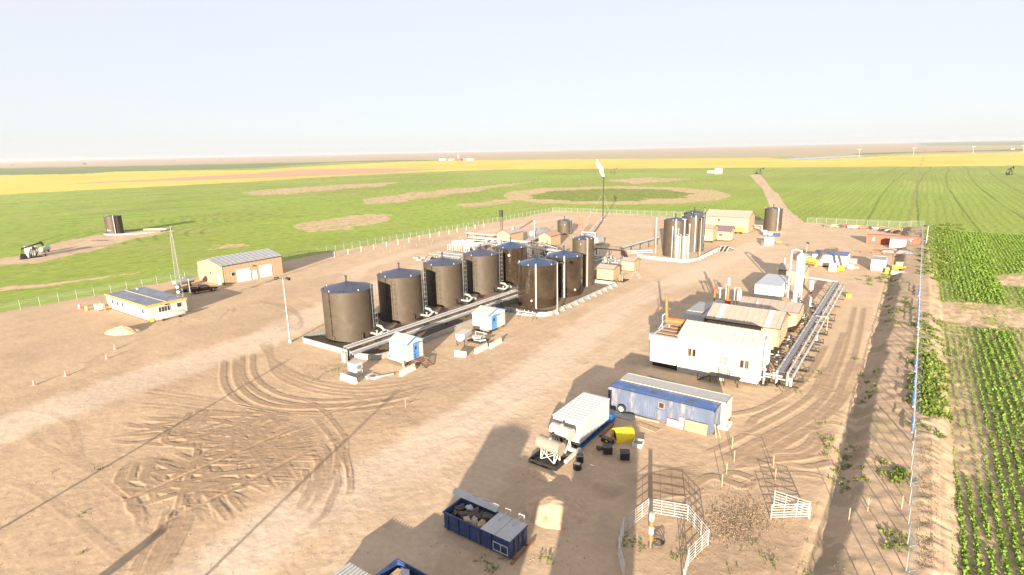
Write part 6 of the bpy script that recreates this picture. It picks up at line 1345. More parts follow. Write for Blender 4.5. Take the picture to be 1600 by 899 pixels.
t = thing('vent_mast', 'thin white vent mast in front of the silver horizontal vessel', 'vent pipe', (-104.3, 160.0, 0)); mb = MB(); mb.cyl((0, 0, 0), (0, 0, 7.0), .16, 8); mb.build('shaft', 'worn_white_tank', t); mb = MB(); mb.ball((0, 0, 7.1), .3); mb.build('cap', 'white_pipe', t)
h_tank('silver_vessel', 'smaller silver vessel half hidden beside the slim tank roof', (-86.0, 156.0), (-83.5, 160.0), 1.5, 2.3, 'galvanised')
t = thing('white_enclosure', 'white gabled cover behind the slim tank top', 'housing', (-84.5, 163.5, 0)); mb = MB(); mb.prism([(-2.5, 0), (2.5, 0), (2.2, 2.2), (-.8, 3.4), (-2.5, 2.4)], 'y', 0, 4); mb.build('body', 'pale_wall', t); mb = MB(); mb.tube([(-3.4, -.4, 0), (-3.4, -.4, 4.0), (1.4, -.4, 4.0), (1.4, -.4, 2.8)], .22); mb.build('overhead_pipe', 'white_pipe', t)
for i, (u, lab) in enumerate(((904.5, 'left of two thin rusty upright pipes behind the slim tank'), (909.5, 'right of two thin rusty upright pipes behind the slim tank'))):
    x, y = S(u, 372); t = thing('rusty_stack', lab, 'stack', (x, y, 0), group='pair of rusty stacks'); mb = MB(); mb.cyl((0, 0, 0), (0, 0, 7.2), .24, 10); mb.build('shaft', 'rust', t); mb = MB(); mb.cyl((0, 0, 0), (0, 0, 1.2), .5, 10); mb.build('base', 'rust', t)
# ---------------------------------------------------------------- flare
x, y = S(942, 344); t = thing('flare_stack', 'tall thin flare stack with a bright flame burning at its tip', 'flare stack', (x, y, 0))
mb = MB(); mb.cyl((0, 0, 0), (0, 0, 17.5), .24, 10, r2=.2); mb.build('stack', 'dark_steel', t); mb = MB(); mb.cyl((0, 0, 17.5), (0, 0, 18.6), .34, 12); mb.build('tip', 'dark_steel', t); mb = MB(); mb.box(-.8, .8, -.8, .8, 0, .5); mb.build('base', 'concrete', t)
for a in (90, 210, 330): mb = MB(); mb.cyl((0, 0, 12), (7*math.cos(R(a)), 7*math.sin(R(a)), 0), .03, 4); mb.build('guy_wire', 'fence_steel', t)
wx_, wy_ = l2s((-1, 0, 0)).x, l2s((-1, 0, 0)).y      # wind direction
fr_ = random.Random(5); mb = MB()
for k in range(90):
    f = (k % 60)/59; br = .5 if k >= 60 else 0; off = 2.9*f**1.1+.55*math.sin(f*11)*f+br*(fr_.uniform(-1.6, 1.6))*f; rr = (.16+.7*math.sin(math.pi*min(1, f*.85+.05))**1.1)*fr_.uniform(.35, 1.0)*(1-.45*f)*(1-br*.5)
    cz_ = 18.7+6.6*f+fr_.uniform(-.3, .3); cx_ = off+fr_.uniform(-.5, .5)*(.1+f)
    mb.ball((wx_*cx_+fr_.uniform(-.4, .4)*f, wy_*cx_+fr_.uniform(-.4, .4)*f, cz_), rr, 10, 7, 1.5)
fl = mb.build('flame', 'flame', t)
rmesh = fl.modifiers.new('remesh', 'REMESH'); rmesh.mode = 'VOXEL'; rmesh.voxel_size = .11; rmesh.use_smooth_shade = True
dm = fl.modifiers.new('ripple', 'DISPLACE'); tx = bpy.data.textures.new('flame_ripple', 'CLOUDS'); tx.noise_scale = .5; dm.texture = tx; dm.strength = 1.1; dm.mid_level = .62
rack('flare_line', 'long rust-legged pipe line running to the foot of the flare stack', (-90.0, 172.0), (-108.6, 219.0), 1.9, ((.2, .1, .14, 'white_pipe', 'pipe'), (-.25, .1, .12, 'galvanised', 'pipe')), spacing=5.2, w=.9, postm='rust', cat='pipe line')

# ================================================================ MACHINES
def excavator():
    ex, ey = S(1268, 417); t = thing('excavator', 'orange-yellow tracked excavator with boom raised and bucket on the ground', 'excavator', (ex, ey+1.5, 0), R(-30))
    for s in (-1.2, 1.2):
        prof = [(-2.2, .35), (-1.9, .08), (1.9, .08), (2.2, .35), (2.25, .7), (1.9, .95), (-1.9, .95), (-2.25, .7)]
        mb = MB(); mb.prism(prof, 'y', s-.28, s+.28); tr = mb.build('track', 'cat_orange', t)
        mb = MB(); mb.prism([(a*.82, .16+(b-.08)*.75) for a, b in prof], 'y', s-.30, s+.30); mb.build('roller_frame', 'machine_grey', tr)
    mb = MB(); mb.box(-.9, .9, -.95, .95, .5, 1.1); mb.build('undercarriage', 'machine_grey', t)
    mb = MB(); mb.prism([(-2.6, 1.15), (1.6, 1.15), (1.6, 1.9), (.3, 2.1), (-2.2, 2.15), (-2.7, 1.8)], 'y', -1.25, 1.25); mb.build('house', 'cat_orange', t)
    mb = MB(); mb.box(.3, 1.7, .25, 1.25, 1.9, 3.0); cb = mb.build('cab', 'cat_orange', t)
    mb = MB(); mb.box(1.701, 1.72, .35, 1.15, 2.0, 2.85); mb.box(.45, 1.55, 1.251, 1.27, 2.2, 2.85); mb.build('window', 'glass', cb)
    mb = MB(); P0, P1, P2, P3 = (1.2, -.3, 1.6), (3.6, -.3, 4.7), (6.6, -.3, 5.0), (8.0, -.3, 1.4)
    mb.bar(P0, P1, .42, .65); mb.bar(P1, P2, .38, .55); mb.build('boom', 'machine_grey', t)
    mb = MB(); mb.bar((6.2, -.3, 5.5), P3, .32, .5); mb.build('stick', 'machine_grey', t)
    mb = MB(); mb.cyl((1.7, .1, 1.5), (3.2, .1, 3.6), .09, 8); mb.cyl((1.7, -.7, 1.5), (3.2, -.7, 3.6), .09, 8); mb.cyl((4.2, -.3, 5.3), (6.3, -.3, 5.7), .09, 8); mb.build('hydraulic_ram', 'galvanised', t)
    mb = MB(); mb.prism([(8.2, 1.5), (7.6, 1.2), (7.0, .1), (7.6, -.05), (8.4, .3), (8.6, 1.0)], 'y', -.95, .35); mb.build('bucket', 'cat_orange', t)
excavator()
wt = cabin('white_trailer', 'white flat-roofed trailer unit with blue roof edge behind the excavator', 'trailer', (-12.6, 160.2, 0), 7.6, 6.6, 2.7, z0=.35, roof='flat', wall='white_paint', roofm='blue_container', trim=None, over=.05, skids=True, siding=1.1)
mb = MB(); mb.box(-10.2, -7.65, .8, 5.5, .3, 2.2); mb.build('annex', 'pale_grey', wt)
x, y = S(1300.5, 424); t = thing('beige_cabinet', 'upright beige cabinet standing right of the excavator tracks', 'cabinet', (x, y, 0)); mb = MB(); mb.box(-.8, .8, -.3, .5, .08, 2.0); mb.build('body', 'concrete', t); mb = MB(); mb.box(-.75, .75, -.35, .55, 0, .077); mb.build('base', 'wood', t)
x, y = S(1330, 421); t = thing('white_pump_unit', 'small white and red pump unit on the ground right of the bucket', 'pump', (x, y, 0)); mb = MB(); mb.box(-.9, .5, -.5, .5, .2, 1.2); mb.build('housing', 'white_paint', t); mb = MB(); mb.cyl((.5, 0, .5), (1.5, .2, .5), .3, 10); mb.build('motor', 'cone_pink', t); mb = MB(); mb.box(-1, 1.4, -.45, .45, 0, .197); mb.build('skid', 'rust', t)
x, y = S(1333, 412); t = thing('pink_frame', 'pale pink crate with white tank beside the white pump unit', 'crate', (x, y, 0)); mb = MB(); mb.box(-.8, .8, -.5, .5, .1, 1.3); mb.build('body', 'cone_pink', t); mb = MB(); mb.cyl((-.3, -.55, .4), (-.3, -.55, 1.2), .3, 10); mb.build('tank', 'door_white', t)
lx, ly = S(1404, 424); t = thing('skid_loader', 'small orange loader with grey cage cab parked at the right edge ditch', 'loader', (lx, ly, 0), R(60))
mb = MB(); mb.prism([(-1.5, .5), (1.2, .5), (1.3, 1.2), (-.2, 1.3), (-1.5, 1.6)], 'y', -.7, .7); mb.build('body', 'cat_orange', t)
mb = MB(); mb.box(-.7, .6, -.5, .5, 1.32, 2.2); mb.build('cage', 'grey_metal', t); mb = MB(); mb.box(-.75, .65, -.55, .55, 2.203, 2.3); mb.build('roof', 'pale_wall', t)
for s in (-.85, .85):
    for a in (-.9, .8): mb = MB(); mb.cyl((a, s-.15, .42), (a, s+.15, .42), .42, 14); mb.build('wheel', 'rubber', t)
    mb = MB(); mb.bar((-1.2, s*.95, 1.5), (1.9, s*.95, .6), .14, .2); mb.build('arm', 'cat_orange', t)
mb = MB(); mb.prism([(1.9, .1), (2.7, .1), (2.0, .9), (1.9, .9)], 'y', -.9, .9); mb.build('bucket', 'rust_pipe', t)
x, y = S(1386, 427); t = thing('yellow_bollard', 'squat yellow bollard in front of the short white container', 'bollard', (x, y, 0)); mb = MB(); mb.cyl((0, 0, .2), (0, 0, 1.3), .5, 16, r2=.35); mb.build('post', 'yellow', t); mb = MB(); mb.cyl((0, 0, 0), (0, 0, .2), .6, 16); mb.build('base', 'yellow', t)
x, y = S(1402, 430); t = thing('concrete_block', 'pale pink concrete block on the ground below the orange loader', 'block', (x, y, 0)); mb = MB(); mb.box(-1.3, 1.3, -.5, .5, .1, 1.0); mb.build('block', 'concrete', t); mb = MB(); mb.box(-1.2, 1.2, -.4, .4, 0, .097); mb.build('pallet', 'wood', t)
x, y = S(1347, 396); t = thing('rust_pipe_rack', 'low rusty pipe racks with grey sheets stacked behind the short white container', 'rack', (x, y, 0))
mb = MB(); mb.bar((-1.5, 0, .7), (12, -.6, .7), .12); mb.bar((-.5, 1.6, .7), (12, 1.0, .7), .12); mb.build('beam', 'rust_pipe', t)
for k in range(5): mb = MB(); mb.box(k*2.6, k*2.6+.1, -.4, 1.6, .25, .35); mb.box(k*2.6, k*2.6+.1, -.1, 0, 0, 1.0); mb.build('post', 'rust_pipe', t)
mb = MB(); mb.prism([(4.5, .8), (7.5, .8), (7.2, 1.5), (5, 1.4)], 'y', -.5, 1.4); mb.prism([(7.8, .8), (12, .8), (11, 1.6), (8.6, 1.7)], 'y', -.6, 1.3); mb.build('sheeting', 'tarp_grey', t)
# junk row along the far fence
jk = [(1293, 355, 'dark scrap frame at the left end of the row by the back fence', 'machine_grey'), (1303, 355.5, 'pale timber stack in the row by the back fence', 'wood'), (1313, 356, 'black scrap drum pile in the row by the back fence', 'black_plastic'), (1320, 355.5, 'red covered machine in the row by the back fence', 'red_paint'), (1331, 357, 'white scrap tank in the row by the back fence', 'white_paint'),
      (1338, 357.5, 'second pale scrap item right of the white scrap tank', 'worn_white_tank'), (1350, 358.5, 'rusty scrap stack left of the black pipe bundle', 'rust'), (1361, 359, 'black pipe bundle in the row by the back fence', 'black_plastic'), (1369, 359.5, 'white beams stacked right of the black pipe bundle', 'white_pipe'),
      (1383, 361, 'dark small scrap heap right of the white beams', 'machine_grey'), (1398, 362, 'rusty beam stack at the right of the scrap row', 'rust')]
for i, (u, v, lab, m_) in enumerate(jk):
    x, y = S(u, v); r_ = random.Random(i); t = thing('scrap_stack', lab, 'scrap', (x, y, 0), r_.uniform(-.2, .4), 'scrap row along the back fence')
    for k in range(4): mb = MB(); a = r_.uniform(-.6, .6); b = r_.uniform(.6, 1.5); mb.box(a-b, a+b, -.5+k*.3, -.28+k*.3, .3+.12*k, .55+.3*r_.random()+.12*k); mb.build('piece', m_, t)
    mb = MB(); mb.box(-1.2, -1.0, -.6, .6, 0, .297); mb.box(1.0, 1.2, -.6, .6, 0, .297); mb.build('bearer', 'wood', t)
for i, (u, v, w_, m_, lab) in enumerate(((1402, 366, 2.2, 'black_plastic', 'black tarped pile behind the red container'), (1418, 367, 1.8, 'galvanised', 'silver and white parts pile behind the right end of the red container'), (1392, 364, 1.6, 'worn_white_tank', 'pale drum pile behind the middle of the red container'), (1436, 371, 1.2, 'tarp_grey', 'dark grey pile in the far right fence corner'))):
    x, y = S(u, v); t = thing('parts_pile', lab, 'scrap', (x, y, 0)); r_ = random.Random(i+40)
    for k in range(5): mb = MB(); a = r_.uniform(-w_, w_); mb.cyl((a-.5, r_.uniform(-.8, .5), .4+.25*k*.5), (a+.8, r_.uniform(-.5, .8), .4+.2*k), .35, 10); mb.build('piece', m_ if k % 2 else 'machine_grey', t)

# ================================================================ LEFT FIELD: pumpjack, tank, drive
def pumpjack(name, lab, p, s=1.0, rz=0, grp=None, detail=True):
    t = thing(name, lab, 'pumpjack', (*p, 0), rz, grp); m_ = 'dark_steel'
    mb = MB(); mb.box(-3.6*s, 3.2*s, -.6*s, .6*s, 0, .35*s); mb.build('base', m_, t)
    for y_ in (-.9, .9): mb = MB(); mb.bar((.2*s, y_*s, .35*s), (1.0*s, y_*.25*s, 4.3*s), .2*s); mb.bar((2.0*s, y_*s, .35*s), (1.1*s, y_*.25*s, 4.3*s), .2*s); mb.build('samson_post', m_, t)
    a = Vector((-2.6*s, 0, 3.9*s)); b = Vector((3.6*s, 0, 5.3*s)); mb = MB(); mb.bar(a, b, .35*s, .5*s); mb.build('walking_beam', m_, t)
    mb = MB(); mb.prism([(3.3*s, 5.9*s), (3.9*s, 5.7*s), (4.35*s, 5.0*s), (4.4*s, 4.1*s), (4.0*s, 4.0*s), (3.6*s, 4.8*s)], 'y', -.25*s, .25*s); mb.build('horse_head', m_, t)
    if detail:
        mb = MB(); mb.cyl((4.35*s, 0, 4.2*s), (4.35*s, 0, .9*s), .05*s, 5); mb.build('bridle', m_, t); mb = MB(); mb.cyl((4.35*s, 0, 0), (4.35*s, 0, 1.0*s), .22*s, 10); mb.box(4.0*s, 4.8*s, -.3*s, .3*s, .5*s, .65*s); mb.build('wellhead', m_, t)
    for y_ in (-.75, .75):
        mb = MB(); mb.prism([(-2.9*s, 1.9*s), (-1.9*s, 2.0*s), (-1.6*s, .9*s), (-2.4*s, .6*s), (-3.2*s, 1.0*s)], 'y', (y_-.15)*s, (y_+.15)*s); mb.build('counterweight', m_, t)
        mb = MB(); mb.bar((-2.5*s, y_*s, 1.3*s), (-2.5*s, y_*.5*s, 3.9*s), .12*s); mb.build('pitman_arm', m_, t)
    mb = MB(); mb.box(-3.4*s, -1.4*s, -.5*s, .5*s, .35*s, 1.2*s); mb.build('gearbox', m_, t)
    return t
px_, py_ = S(50, 403.5); pumpjack('pumpjack', 'black pumpjack beside a white box in the green field at left', (px_, py_), .85, R(95))
px_, py_ = S(28, 404); cabin('pumpjack_shed', 'white box shed left of the near pumpjack', 'shed', (S(40, 404)[0], S(40, 404)[1]+1, 0), 3.4, 2.5, 3.3, z0=.1, roof='flat', wall='white_paint', roofm='pale_grey', trim=None, over=.02)
h_tank('propane_tank', 'small white propane tank lying right of the near pumpjack', S(65.5, 396), S(76.5, 393), .75, 1.2, 'white_paint')
fx, fy = S(171, 366.5); t = tank('field_tank', 'black tank with a pale vertical stripe inside a round wall in the left field', fx-.5, fy+2.4, 6.2, 7.4, 'tank_black', rise=.35, n=36, pipes=((-18, .14, 'white_pipe'),), ring=False, vent=False)
mb = MB(); r_ = 3.14
for i, (a0, a1, z0_, z1_) in enumerate(((-74, -69, 1.5, 2.1), (-67, -58, 1.55, 1.85), (-56, -49, 1.55, 1.85))): mb.add([(r_*math.cos(R(a)), r_*math.sin(R(a)), z) for z in (z0_, z1_) for a in (a0, a1)], [(0, 1, 3, 2)])
mb.build('lettering', 'door_white', t)
cx_, cy_ = S(193, 363.5)
pts = [(cx_-.0+15*math.cos(R(a))*.95, cy_+1+9.0*math.sin(R(a))) for a in range(0, 360, 15)]
def rot2(p, c, a): dx, dy = p[0]-c[0], p[1]-c[1]; return (c[0]+dx*math.cos(a)-dy*math.sin(a), c[1]+dx*math.sin(a)+dy*math.cos(a))
rc2 = (fx+3.8, fy+8.5)
pts = [rot2((rc2[0]+11.5*math.cos(R(a)), rc2[1]+7.5*math.sin(R(a))), rc2, R(52)) for a in range(0, 360, 15)]
wall_run('ring_wall', 'low pale ring wall round the black tank in the left field', pts, .5, m='liner', closed=True)
x, y = S(146, 377.5); t = thing('pipe_offcuts', 'grey pipe offcuts lying on the dirt before the field tank', 'pipes', (x, y, 0))
for k in range(4): mb = MB(); mb.cyl((-2+k*.8, k*.6, .2), (1+k*.8, 1.5+k*.6, .2), .2, 8); mb.build('pipe', 'machine_grey', t)
# far pumpjacks, houses, rig
for (u, v, s, lab, rz) in ((958, 271.5, 1.2, 'tiny far pumpjack right of the flare flame', 20), (1186, 272.5, 1.2, 'tiny far pumpjack at the end of the dirt track', 40), (1577, 273.5, 1.3, 'tiny far pumpjack in the right-hand field near the frame edge', 60)):
    pumpjack('pumpjack', lab, S(u, v), s, R(rz), 'far pumpjacks', detail=False)
for u, v, L_, lab in ((1114, 271.6, 12, 'far white low tank lying in the green field'),): x, y = S(u, v); h_tank('far_tank', lab, (x-L_/2, y), (x+L_/2, y), 1.6, 1.8, 'white_paint')
cabin('far_shed', 'tiny white shed right of the far low white tank', 'shed', (*S(1126.5, 272), 0), 7, 6, 6, z0=0.05, roof='flat', wall='white_paint', roofm='pale_grey', trim=None)
x, y = S(717, 251.4)
t = thing('drilling_rig', 'far drilling rig with white mast on the yellow field edge', 'drilling rig', (x, y, 0)); mb = MB(); mb.prism([(-3, 0), (3, 0), (1.2, 24), (-1.2, 24)], 'y', -3, 3); mb.build('mast', 'white_pipe', t); mb = MB(); mb.box(-14, 12, -6, 6, 0, 8); mb.build('substructure', 'red_container', t)
for i, (u, w_, h__, lab) in enumerate(((694, 26, 7, 'white rig trailer left of the far drilling rig'), (706, 16, 6, 'small white trailer just left of the far drilling rig'), (725, 18, 7, 'grey rig trailer just right of the far drilling rig'), (737, 24, 7, 'white rig trailer right of the far drilling rig'))):
    x, y = S(u, 251.2); cabin('rig_trailer', lab, 'trailer', (x, y, 0), w_, 14, h__, z0=.1, roof='flat', wall='white_paint' if i != 2 else 'grey_metal', roofm='pale_grey', trim=None, over=.1, group='trailers round the far drilling rig')
hz_v = lambda u: 253.26-.02095*u
def tree(lab, u, dv, w_, h_, grp='far trees on the horizon', n=140):
    x, y = S(u, hz_v(u)+dv); zb = float(np.clip((math.hypot(x, y)-6000)/8300, 0, 1)*25)
    t = thing('tree', lab, 'tree', (x, y, zb), group=grp); mb = MB(); mb.cyl((0, 0, -1), (0, 0, h_*.6), h_*.04, 6, r2=h_*.02); mb.build('trunk', 'bark', t)
    mb = MB(); r_ = random.Random(int(u))
    for _ in range(n):
        a = r_.uniform(0, 6.28); q = w_*.5*math.sqrt(r_.random()); z_ = h_*(.3+.65*r_.random()*(1-(q/(w_*.5))**2*.5)); s_ = h_*.10*r_.uniform(.5, 1.2)
        d = Vector((r_.gauss(0, 1), r_.gauss(0, 1), r_.gauss(0, 1))).normalized(); e = d.orthogonal().normalized(); f = d.cross(e); c = Vector((q*math.cos(a), q*math.sin(a), z_))
        mb.add([c-e*s_, c+f*s_, c+e*s_, c-f*s_], [(0, 1, 2, 3)])
    mb.build('crown', 'far_leaf', t)
for i, (u, dv, w_, h_) in enumerate(((133, 7.5, 16, 14), (20, 6, 20, 9), (166, 5.5, 14, 7), (200, 5, 16, 7), (272, 5, 10, 7), (345, 4.5, 18, 8), (455, 4.6, 9, 8), (537, 4, 9, 8), (541, 4.4, 9, 8), (640, 3, 34, 10), (655, 3, 28, 9), (1032, 2.2, 60, 12), (1175, 2.2, 50, 14), (1200, 2.0, 46, 12), (1232, 2.4, 80, 12), (1258, 2.2, 40, 12), (1460, 2.0, 90, 13), (1475, 2.0, 90, 14), (1510, 2.2, 90, 16), (1525, 2.0, 70, 13), (1541, 2.6, 40, 14), (1560, 2.0, 80, 13))):
    pos = 'left' if u < 500 else ('middle' if u < 1000 else 'right')
    words = ['tall dark tree standing alone beyond the left yellow field', 'wide low tree at the far left frame edge', 'small tree just right of the tall lone one at left', 'low wide tree, second right of the tall lone one', 'small tree on the tan ridge at left', 'low tree on the ridge left of the twin trees', 'round tree on the tan ridge left of the twin trees', 'left one of twin small trees on the tan ridge', 'right one of twin small trees on the tan ridge', 'wide tree clump on the skyline left of the drilling rig', 'second wide clump on the skyline left of the drilling rig', 'wide tree clump on the skyline right of the flare flame', 'large clump on the skyline above the dirt track, left', 'large clump on the skyline above the dirt track, right', 'long low clump on the skyline above the pond, left', 'shorter clump on the skyline above the pond', 'long dark shelterbelt clump at right, first from left', 'long dark shelterbelt clump at right, second from left', 'dark skyline clump at right, third and tallest', 'dark skyline clump at right, fourth', 'single darker tree below the skyline at far right', 'last skyline clump at the right']
    tree(words[i], u, dv, w_, h_)
for i, u in enumerate((112, 146, 168, 196, 243, 295, 350, 388, 1585)):
    x, y = S(u, hz_v(u)+(5.4 if u < 1000 else 14)); cabin('farm_building', ['first', 'second', 'third', 'fourth', 'fifth', 'sixth', 'seventh', 'eighth', 'lone'][i]+(' tiny white farm building from the left beyond the yellow field' if u < 1000 else ' white farm building at the far right beyond the yellow field'), 'farm building', (x, y, 0), 9, 7, 3, z0=.1, roof='gable_x', rh=1.6, wall='white_paint', roofm='white_roof' if i % 2 else 'grey_roof', trim=None, over=.2, group='far white farm buildings')
for i, (u, v) in enumerate(((1342, 246), (1427, 243.5), (1520, 241), (1598, 240))):
    x, y = S(u, v); t = thing('power_pylon', ['first', 'second', 'third', 'fourth'][i]+' pale power pole from the left beyond the right yellow field', 'power pole', (x, y, 0), group='far power poles'); mb = MB(); mb.cyl((0, 0, 0), (0, 0, 18), .45, 6, r2=.3); mb.build('pole', 'worn_white_tank', t); mb = MB(); mb.box(-4, 4, -.3, .3, 17.5, 18.3); mb.build('crossarm', 'worn_white_tank', t)

# ================================================================ FENCES
def fence(name, lab, p, q, h=2.0, step=3.2, mesh=True, outr=0, cat='fence', pr=.045, toprail=True, pm='fence_steel'):
    t = thing(name, lab, cat, (*p, 0), math.atan2(q[1]-p[1], q[0]-p[0])); L = math.hypot(q[0]-p[0], q[1]-p[1]); n = int(L/step); post0 = None
    ca, sa = math.cos(t.rotation_euler.z), math.sin(t.rotation_euler.z)
    zs = [gz(p[0]+ca*L*k/n, p[1]+sa*L*k/n) for k in range(n+1)]
    over = MB()
    for k in range(n+1):
        if post0 is None or k >= 99:
            mb = MB() if k < 99 else over
            xo = 0 if k < 99 else L*k/n; zo = 0 if k < 99 else zs[k]
            mb.cyl((xo, 0, zo-.3), (xo, 0, zo+h), pr, 6)
            if outr: mb.cyl((xo, 0, zo+h), (xo, outr*.35, zo+h+.3), pr*.6, 5)
            if k < 99: post0 = mb.build('post', pm, t)
            if k == 0: post0.location = (0, 0, zs[0]); continue
            if k >= 99: continue
        o = post0.copy(); C.objects.link(o); o.parent = t; o.location = (L*k/n, 0, zs[k])
    if n > 98: o = over.build('posts', pm, t); o['kind'] = 'stuff'
    rl = MB()
    for k in range(n): rl.cyl((L*k/n, 0, zs[k]+h-.03), (L*(k+1)/n, 0, zs[k+1]+h-.03), .028 if toprail else .012, 5, caps=False)
    rl.build('top_rail', pm, t)
    if mesh:
        mb = MB()
        for k in range(n): mb.add([(L*k/n, 0, zs[k]), (L*(k+1)/n, 0, zs[k+1]), (L*(k+1)/n, 0, zs[k+1]+h-.06), (L*k/n, 0, zs[k]+h-.06)], [(0, 1, 2, 3)])
        mb.build('mesh', 'chain_link', t)
    if outr:
        wr = MB()
        for j in (.12, .24, .35):
            for k in range(n): wr.cyl((L*k/n, outr*j, zs[k]+h+j*.85), (L*(k+1)/n, outr*j, zs[k+1]+h+j*.85), .012, 3, caps=False)
        wr.build('barbed_wire', pm, t)
    return t
fr1 = fence('chain_link_fence', 'chain-link fence along the right side of the yard with blue pipes strapped to it', (FX, 26), (FX, 251), h=2.0, step=3.0, outr=-1)
for i, (y0, y1) in enumerate(((66.5, 71), (73.5, 78.5), (80, 83.5), (86, 91), (108, 128), (132, 142))):
    mb = MB(); z_ = gz(FX, y0); mb.cyl((y0-26, .09+.04*(i % 2), z_+.45), (y1-26, .09+.04*(i % 2), z_+.45), .10, 8); mb.cyl((y0-25, .09, z_+.9), (y1-26.5, .09, z_+.9), .06, 8); mb.build('blue_pipe', 'fence_blue', fr1)
for y0 in (64.5, 97, 104): mb = MB(); z_ = gz(FX, y0); mb.box(y0-26, y0-25.7+ (.0), -.12, -.06, z_+.2, z_+1.6); mb.build('yellow_marker', 'yellow', fr1)
fence('chain_link_fence', 'chain-link fence along the left side of the yard beside the green field', (-149.5, -6), (-149.5, 246), h=2.0, step=3.3, outr=1)
fence('chain_link_fence', 'back fence between the yard and far green field, left of the gateway', (-149.5, 246.5), (-52, 254), h=2.0, step=3.3, outr=1)
fence('chain_link_fence', 'back fence at the far right end of the yard behind the scrap row', (-35, 251.5), (FX, 251.5), h=2.0, step=3.2, outr=1)
# guard posts along the left road
gp = None
for i, (u, v) in enumerate(((523, 402), (544, 397.5), (564.5, 393.6), (584, 389.8), (604, 386), (622, 382.3), (639, 378.9), (655.5, 375.3), (672, 372), (686.5, 369), (701.5, 366), (714.5, 363), (729, 360), (742.5, 357.5), (756, 355))):
    x, y = S(u, v)
    if gp is None:
        t = thing('guard_post', '', 'guard post', (x, y, 0), group='cream guard posts beside the left perimeter road'); mb = MB(); mb.cyl((0, 0, 0), (0, 0, 1.6), .085, 10); mb.build('shaft', 'post_cream', t); mb = MB(); mb.cyl((0, 0, 1.6), (0, 0, 1.66), .10, 10); mb.build('cap', 'white_paint', t); gp = t
    else: t = copy_tree(gp); t.location = (x, y, 0)
    t['label'] = ['nearest', 'second', 'third', 'fourth', 'fifth', 'sixth', 'seventh', 'eighth', 'ninth', 'tenth', 'eleventh', 'twelfth', 'thirteenth', 'fourteenth', 'farthest'][i]+' cream guard post of the row beside the left perimeter road'
# reddish survey stakes around the process area
sg = None
for i, (u, v) in enumerate(((600, 398), (610, 396), (618, 393), (625, 391), (632, 389), (666, 383), (674, 384), (651, 387), (718, 374), (722, 375), (734, 365), (676, 379), (1147, 722), (1144, 700), (1135, 742), (1128, 760), (1208, 730), (1211, 752), (1265, 812), (1325, 823), (1354, 810), (1407, 806), (634, 637), (553, 584))):
    x, y = S(u, v); z_ = gz(x, y)
    if sg is None:
        t = thing('survey_stake', '', 'stake', (x, y, z_), group='wooden survey stakes'); mb = MB(); mb.box(-.028, .028, -.028, .028, -.1, 1.1); mb.build('shaft', 'wood', t); mb = MB(); mb.box(-.03, .03, -.03, .03, 1.103, 1.22); mb.build('painted_tip', 'cone_pink', t); sg = t
    else: t = copy_tree(sg); t.location = (x, y, z_)
    wh = ['in the line of five left of the silver manifold, first', 'in the line of five left of the silver manifold, second', 'in the line of five left of the silver manifold, third', 'in the line of five left of the silver manifold, fourth', 'in the line of five left of the silver manifold, fifth', 'just above the left end of the silver manifold', 'above the left part of the silver manifold', 'alone between the guard posts and silver manifold', 'beside the long crossing pipe rack, left', 'beside the long crossing pipe rack, right', 'on open ground behind the crossing rack', 'behind the silver manifold near its hoops',
          'standing third highest right of the white container', 'standing second highest right of the white container', 'standing fourth highest above the loose gates', 'standing lowest just above the loose gates', 'leaning behind the loose gate pair, upper', 'leaning behind the loose gate pair, lower', 'beside the right post of the loose gates', 'in the shaded ditch right of the gates', 'on the bank right of the ditch', 'against the right fence low down', 'at the curve of the track below the tank farm', 'beside the metering cabinet']
    t['label'] = 'thin reddish stake '+wh[i]
# cones
cg = None
for i, (u, v) in enumerate(((167, 561), (103, 588), (53.5, 602), (180, 546))):
    x, y = S(u, v)
    if cg is None:
        t = thing('traffic_cone', '', 'traffic cone', (x, y, 0), group='pink traffic cones on the left yard'); mb = MB(); mb.cyl((0, 0, .04), (0, 0, .75), .2, 14, r2=.04); mb.build('cone', 'cone_pink', t); mb = MB(); mb.box(-.25, .25, -.25, .25, 0, .04); mb.build('base', 'cone_pink', t); cg = t
    else: t = copy_tree(cg); t.location = (x, y, 0)
    t['label'] = ['pink traffic cone second farthest along the left road edge', 'larger-looking pink traffic cone third along the left road edge', 'pink traffic cone nearest the left frame edge', 'farthest small pink cone near the office trailer'][i]
for i, (u, v, m_, lab) in enumerate(((125, 482, 'cone_pink', 'pink and white drum marker by the left fence'), (136, 485, 'cat_orange', 'orange drum marker by the left fence'))):
    x, y = S(u, v); t = thing('marker_drum', lab, 'marker', (x, y, 0)); mb = MB(); mb.cyl((0, 0, 0), (0, 0, .9), .28, 12); mb.build('drum', m_, t); mb = MB(); mb.cyl((0, 0, .5), (0, 0, .7), .285, 12, caps=False); mb.build('band', 'white_paint', t)
for i, (u, v, lab) in enumerate(((662, 404, 'left pale foundation block beside the silver manifold'), (650, 404, 'far left pale foundation block on open ground'), (655, 407, 'lowest pale foundation block beside the manifold hoops'))):
    x, y = S(u, v); t = thing('foundation_block', lab, 'block', (x, y, 0), group='pale foundation blocks'); mb = MB(); mb.box(-.9, .9, -.3, .3, 0, .35); mb.build('block', 'concrete', t); mb = MB(); mb.box(.901, 1.1, -.2, .2, 0, .25); mb.build('step', 'machine_grey', t)

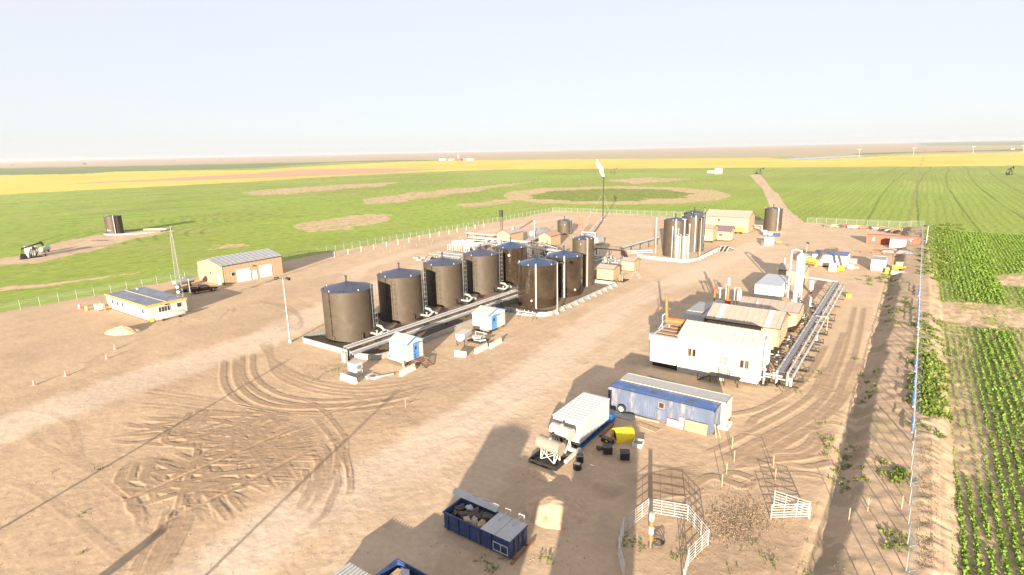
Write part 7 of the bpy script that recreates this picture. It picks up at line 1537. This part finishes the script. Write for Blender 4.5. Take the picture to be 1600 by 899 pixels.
# ================================================================ THINGS BEHIND THE CAMERA WHOSE SHADOWS FALL IN THE PHOTO
def tip_base(u, v, h):
    x, y = S(u, v); L = h/math.tan(EL); d = Vector((trav.x, trav.y)).normalized(); return (x-d.x*L, y-d.y*L)
for (u, v, h_, D, lab) in ((802, 722, 8.2, 8.0, 'wide tank standing beyond the lower frame edge, casting the broad shadow'), (804, 662, 9.6, 4.4, 'slim tank standing beyond the lower frame edge, casting the taller shadow'), (958, 650, 10.6, 6.0, 'tall tank standing beyond the lower frame edge, casting the shadow over the skid shed')):
    x, y = tip_base(u, v, h_); tank('yard_tank', lab, x, y, D, h_-.5, 'tank_black', rise=.5, n=32, ring=False, vent=False)
for i, (u, v, h_) in enumerate(((455, 560, 12.5), (622, 610, 12.5))):
    x, y = tip_base(u, v, h_); t = thing('utility_pole', ['utility pole beyond the lower frame edge with the left long shadow', 'utility pole beyond the lower frame edge with the right long shadow'][i], 'utility pole', (x, y, 0)); mb = MB(); mb.cyl((0, 0, 0), (0, 0, h_), .17, 10, r2=.12); mb.build('pole', 'wood', t); mb = MB(); mb.box(-.5, .5, -.06, .06, h_-.5, h_-.38); mb.build('crossarm', 'wood', t)
x, y = tip_base(262, 822, 5.2); t = thing('site_sign', 'site sign board on two posts beyond the lower frame edge', 'sign', (x, y, 0)); mb = MB(); mb.box(-.5, .5, -.04, .04, 4.0, 5.2); mb.build('board', 'white_paint', t)
for s in (-.4, .4): mb = MB(); mb.box(s-.06, s+.06, .041, .12, 0, 5.1); mb.build('post', 'wood', t)

# ================================================================ HAZE
mb = MB(); mb.box(-14600, 14600, -14600, 14600, -4.5, 62)
hz = mb.build('haze', 'white_paint'); hz.data.materials.clear()
m = bpy.data.materials.new('haze_air'); m.use_nodes = True; n = m.node_tree; n.nodes.remove(n.nodes['Principled BSDF'])
pv = n.nodes.new('ShaderNodeVolumePrincipled'); pv.inputs['Color'].default_value = (.93, .95, 1, 1); pv.inputs['Density'].default_value = 7e-5; pv.inputs['Anisotropy'].default_value = .3
n.links.new(pv.outputs[0], n.nodes['Material Output'].inputs['Volume']); hz.data.materials.append(m); hz['kind'] = 'stuff'; hz['label'] = 'thin pale haze in the air over the fields'; hz['category'] = 'haze'
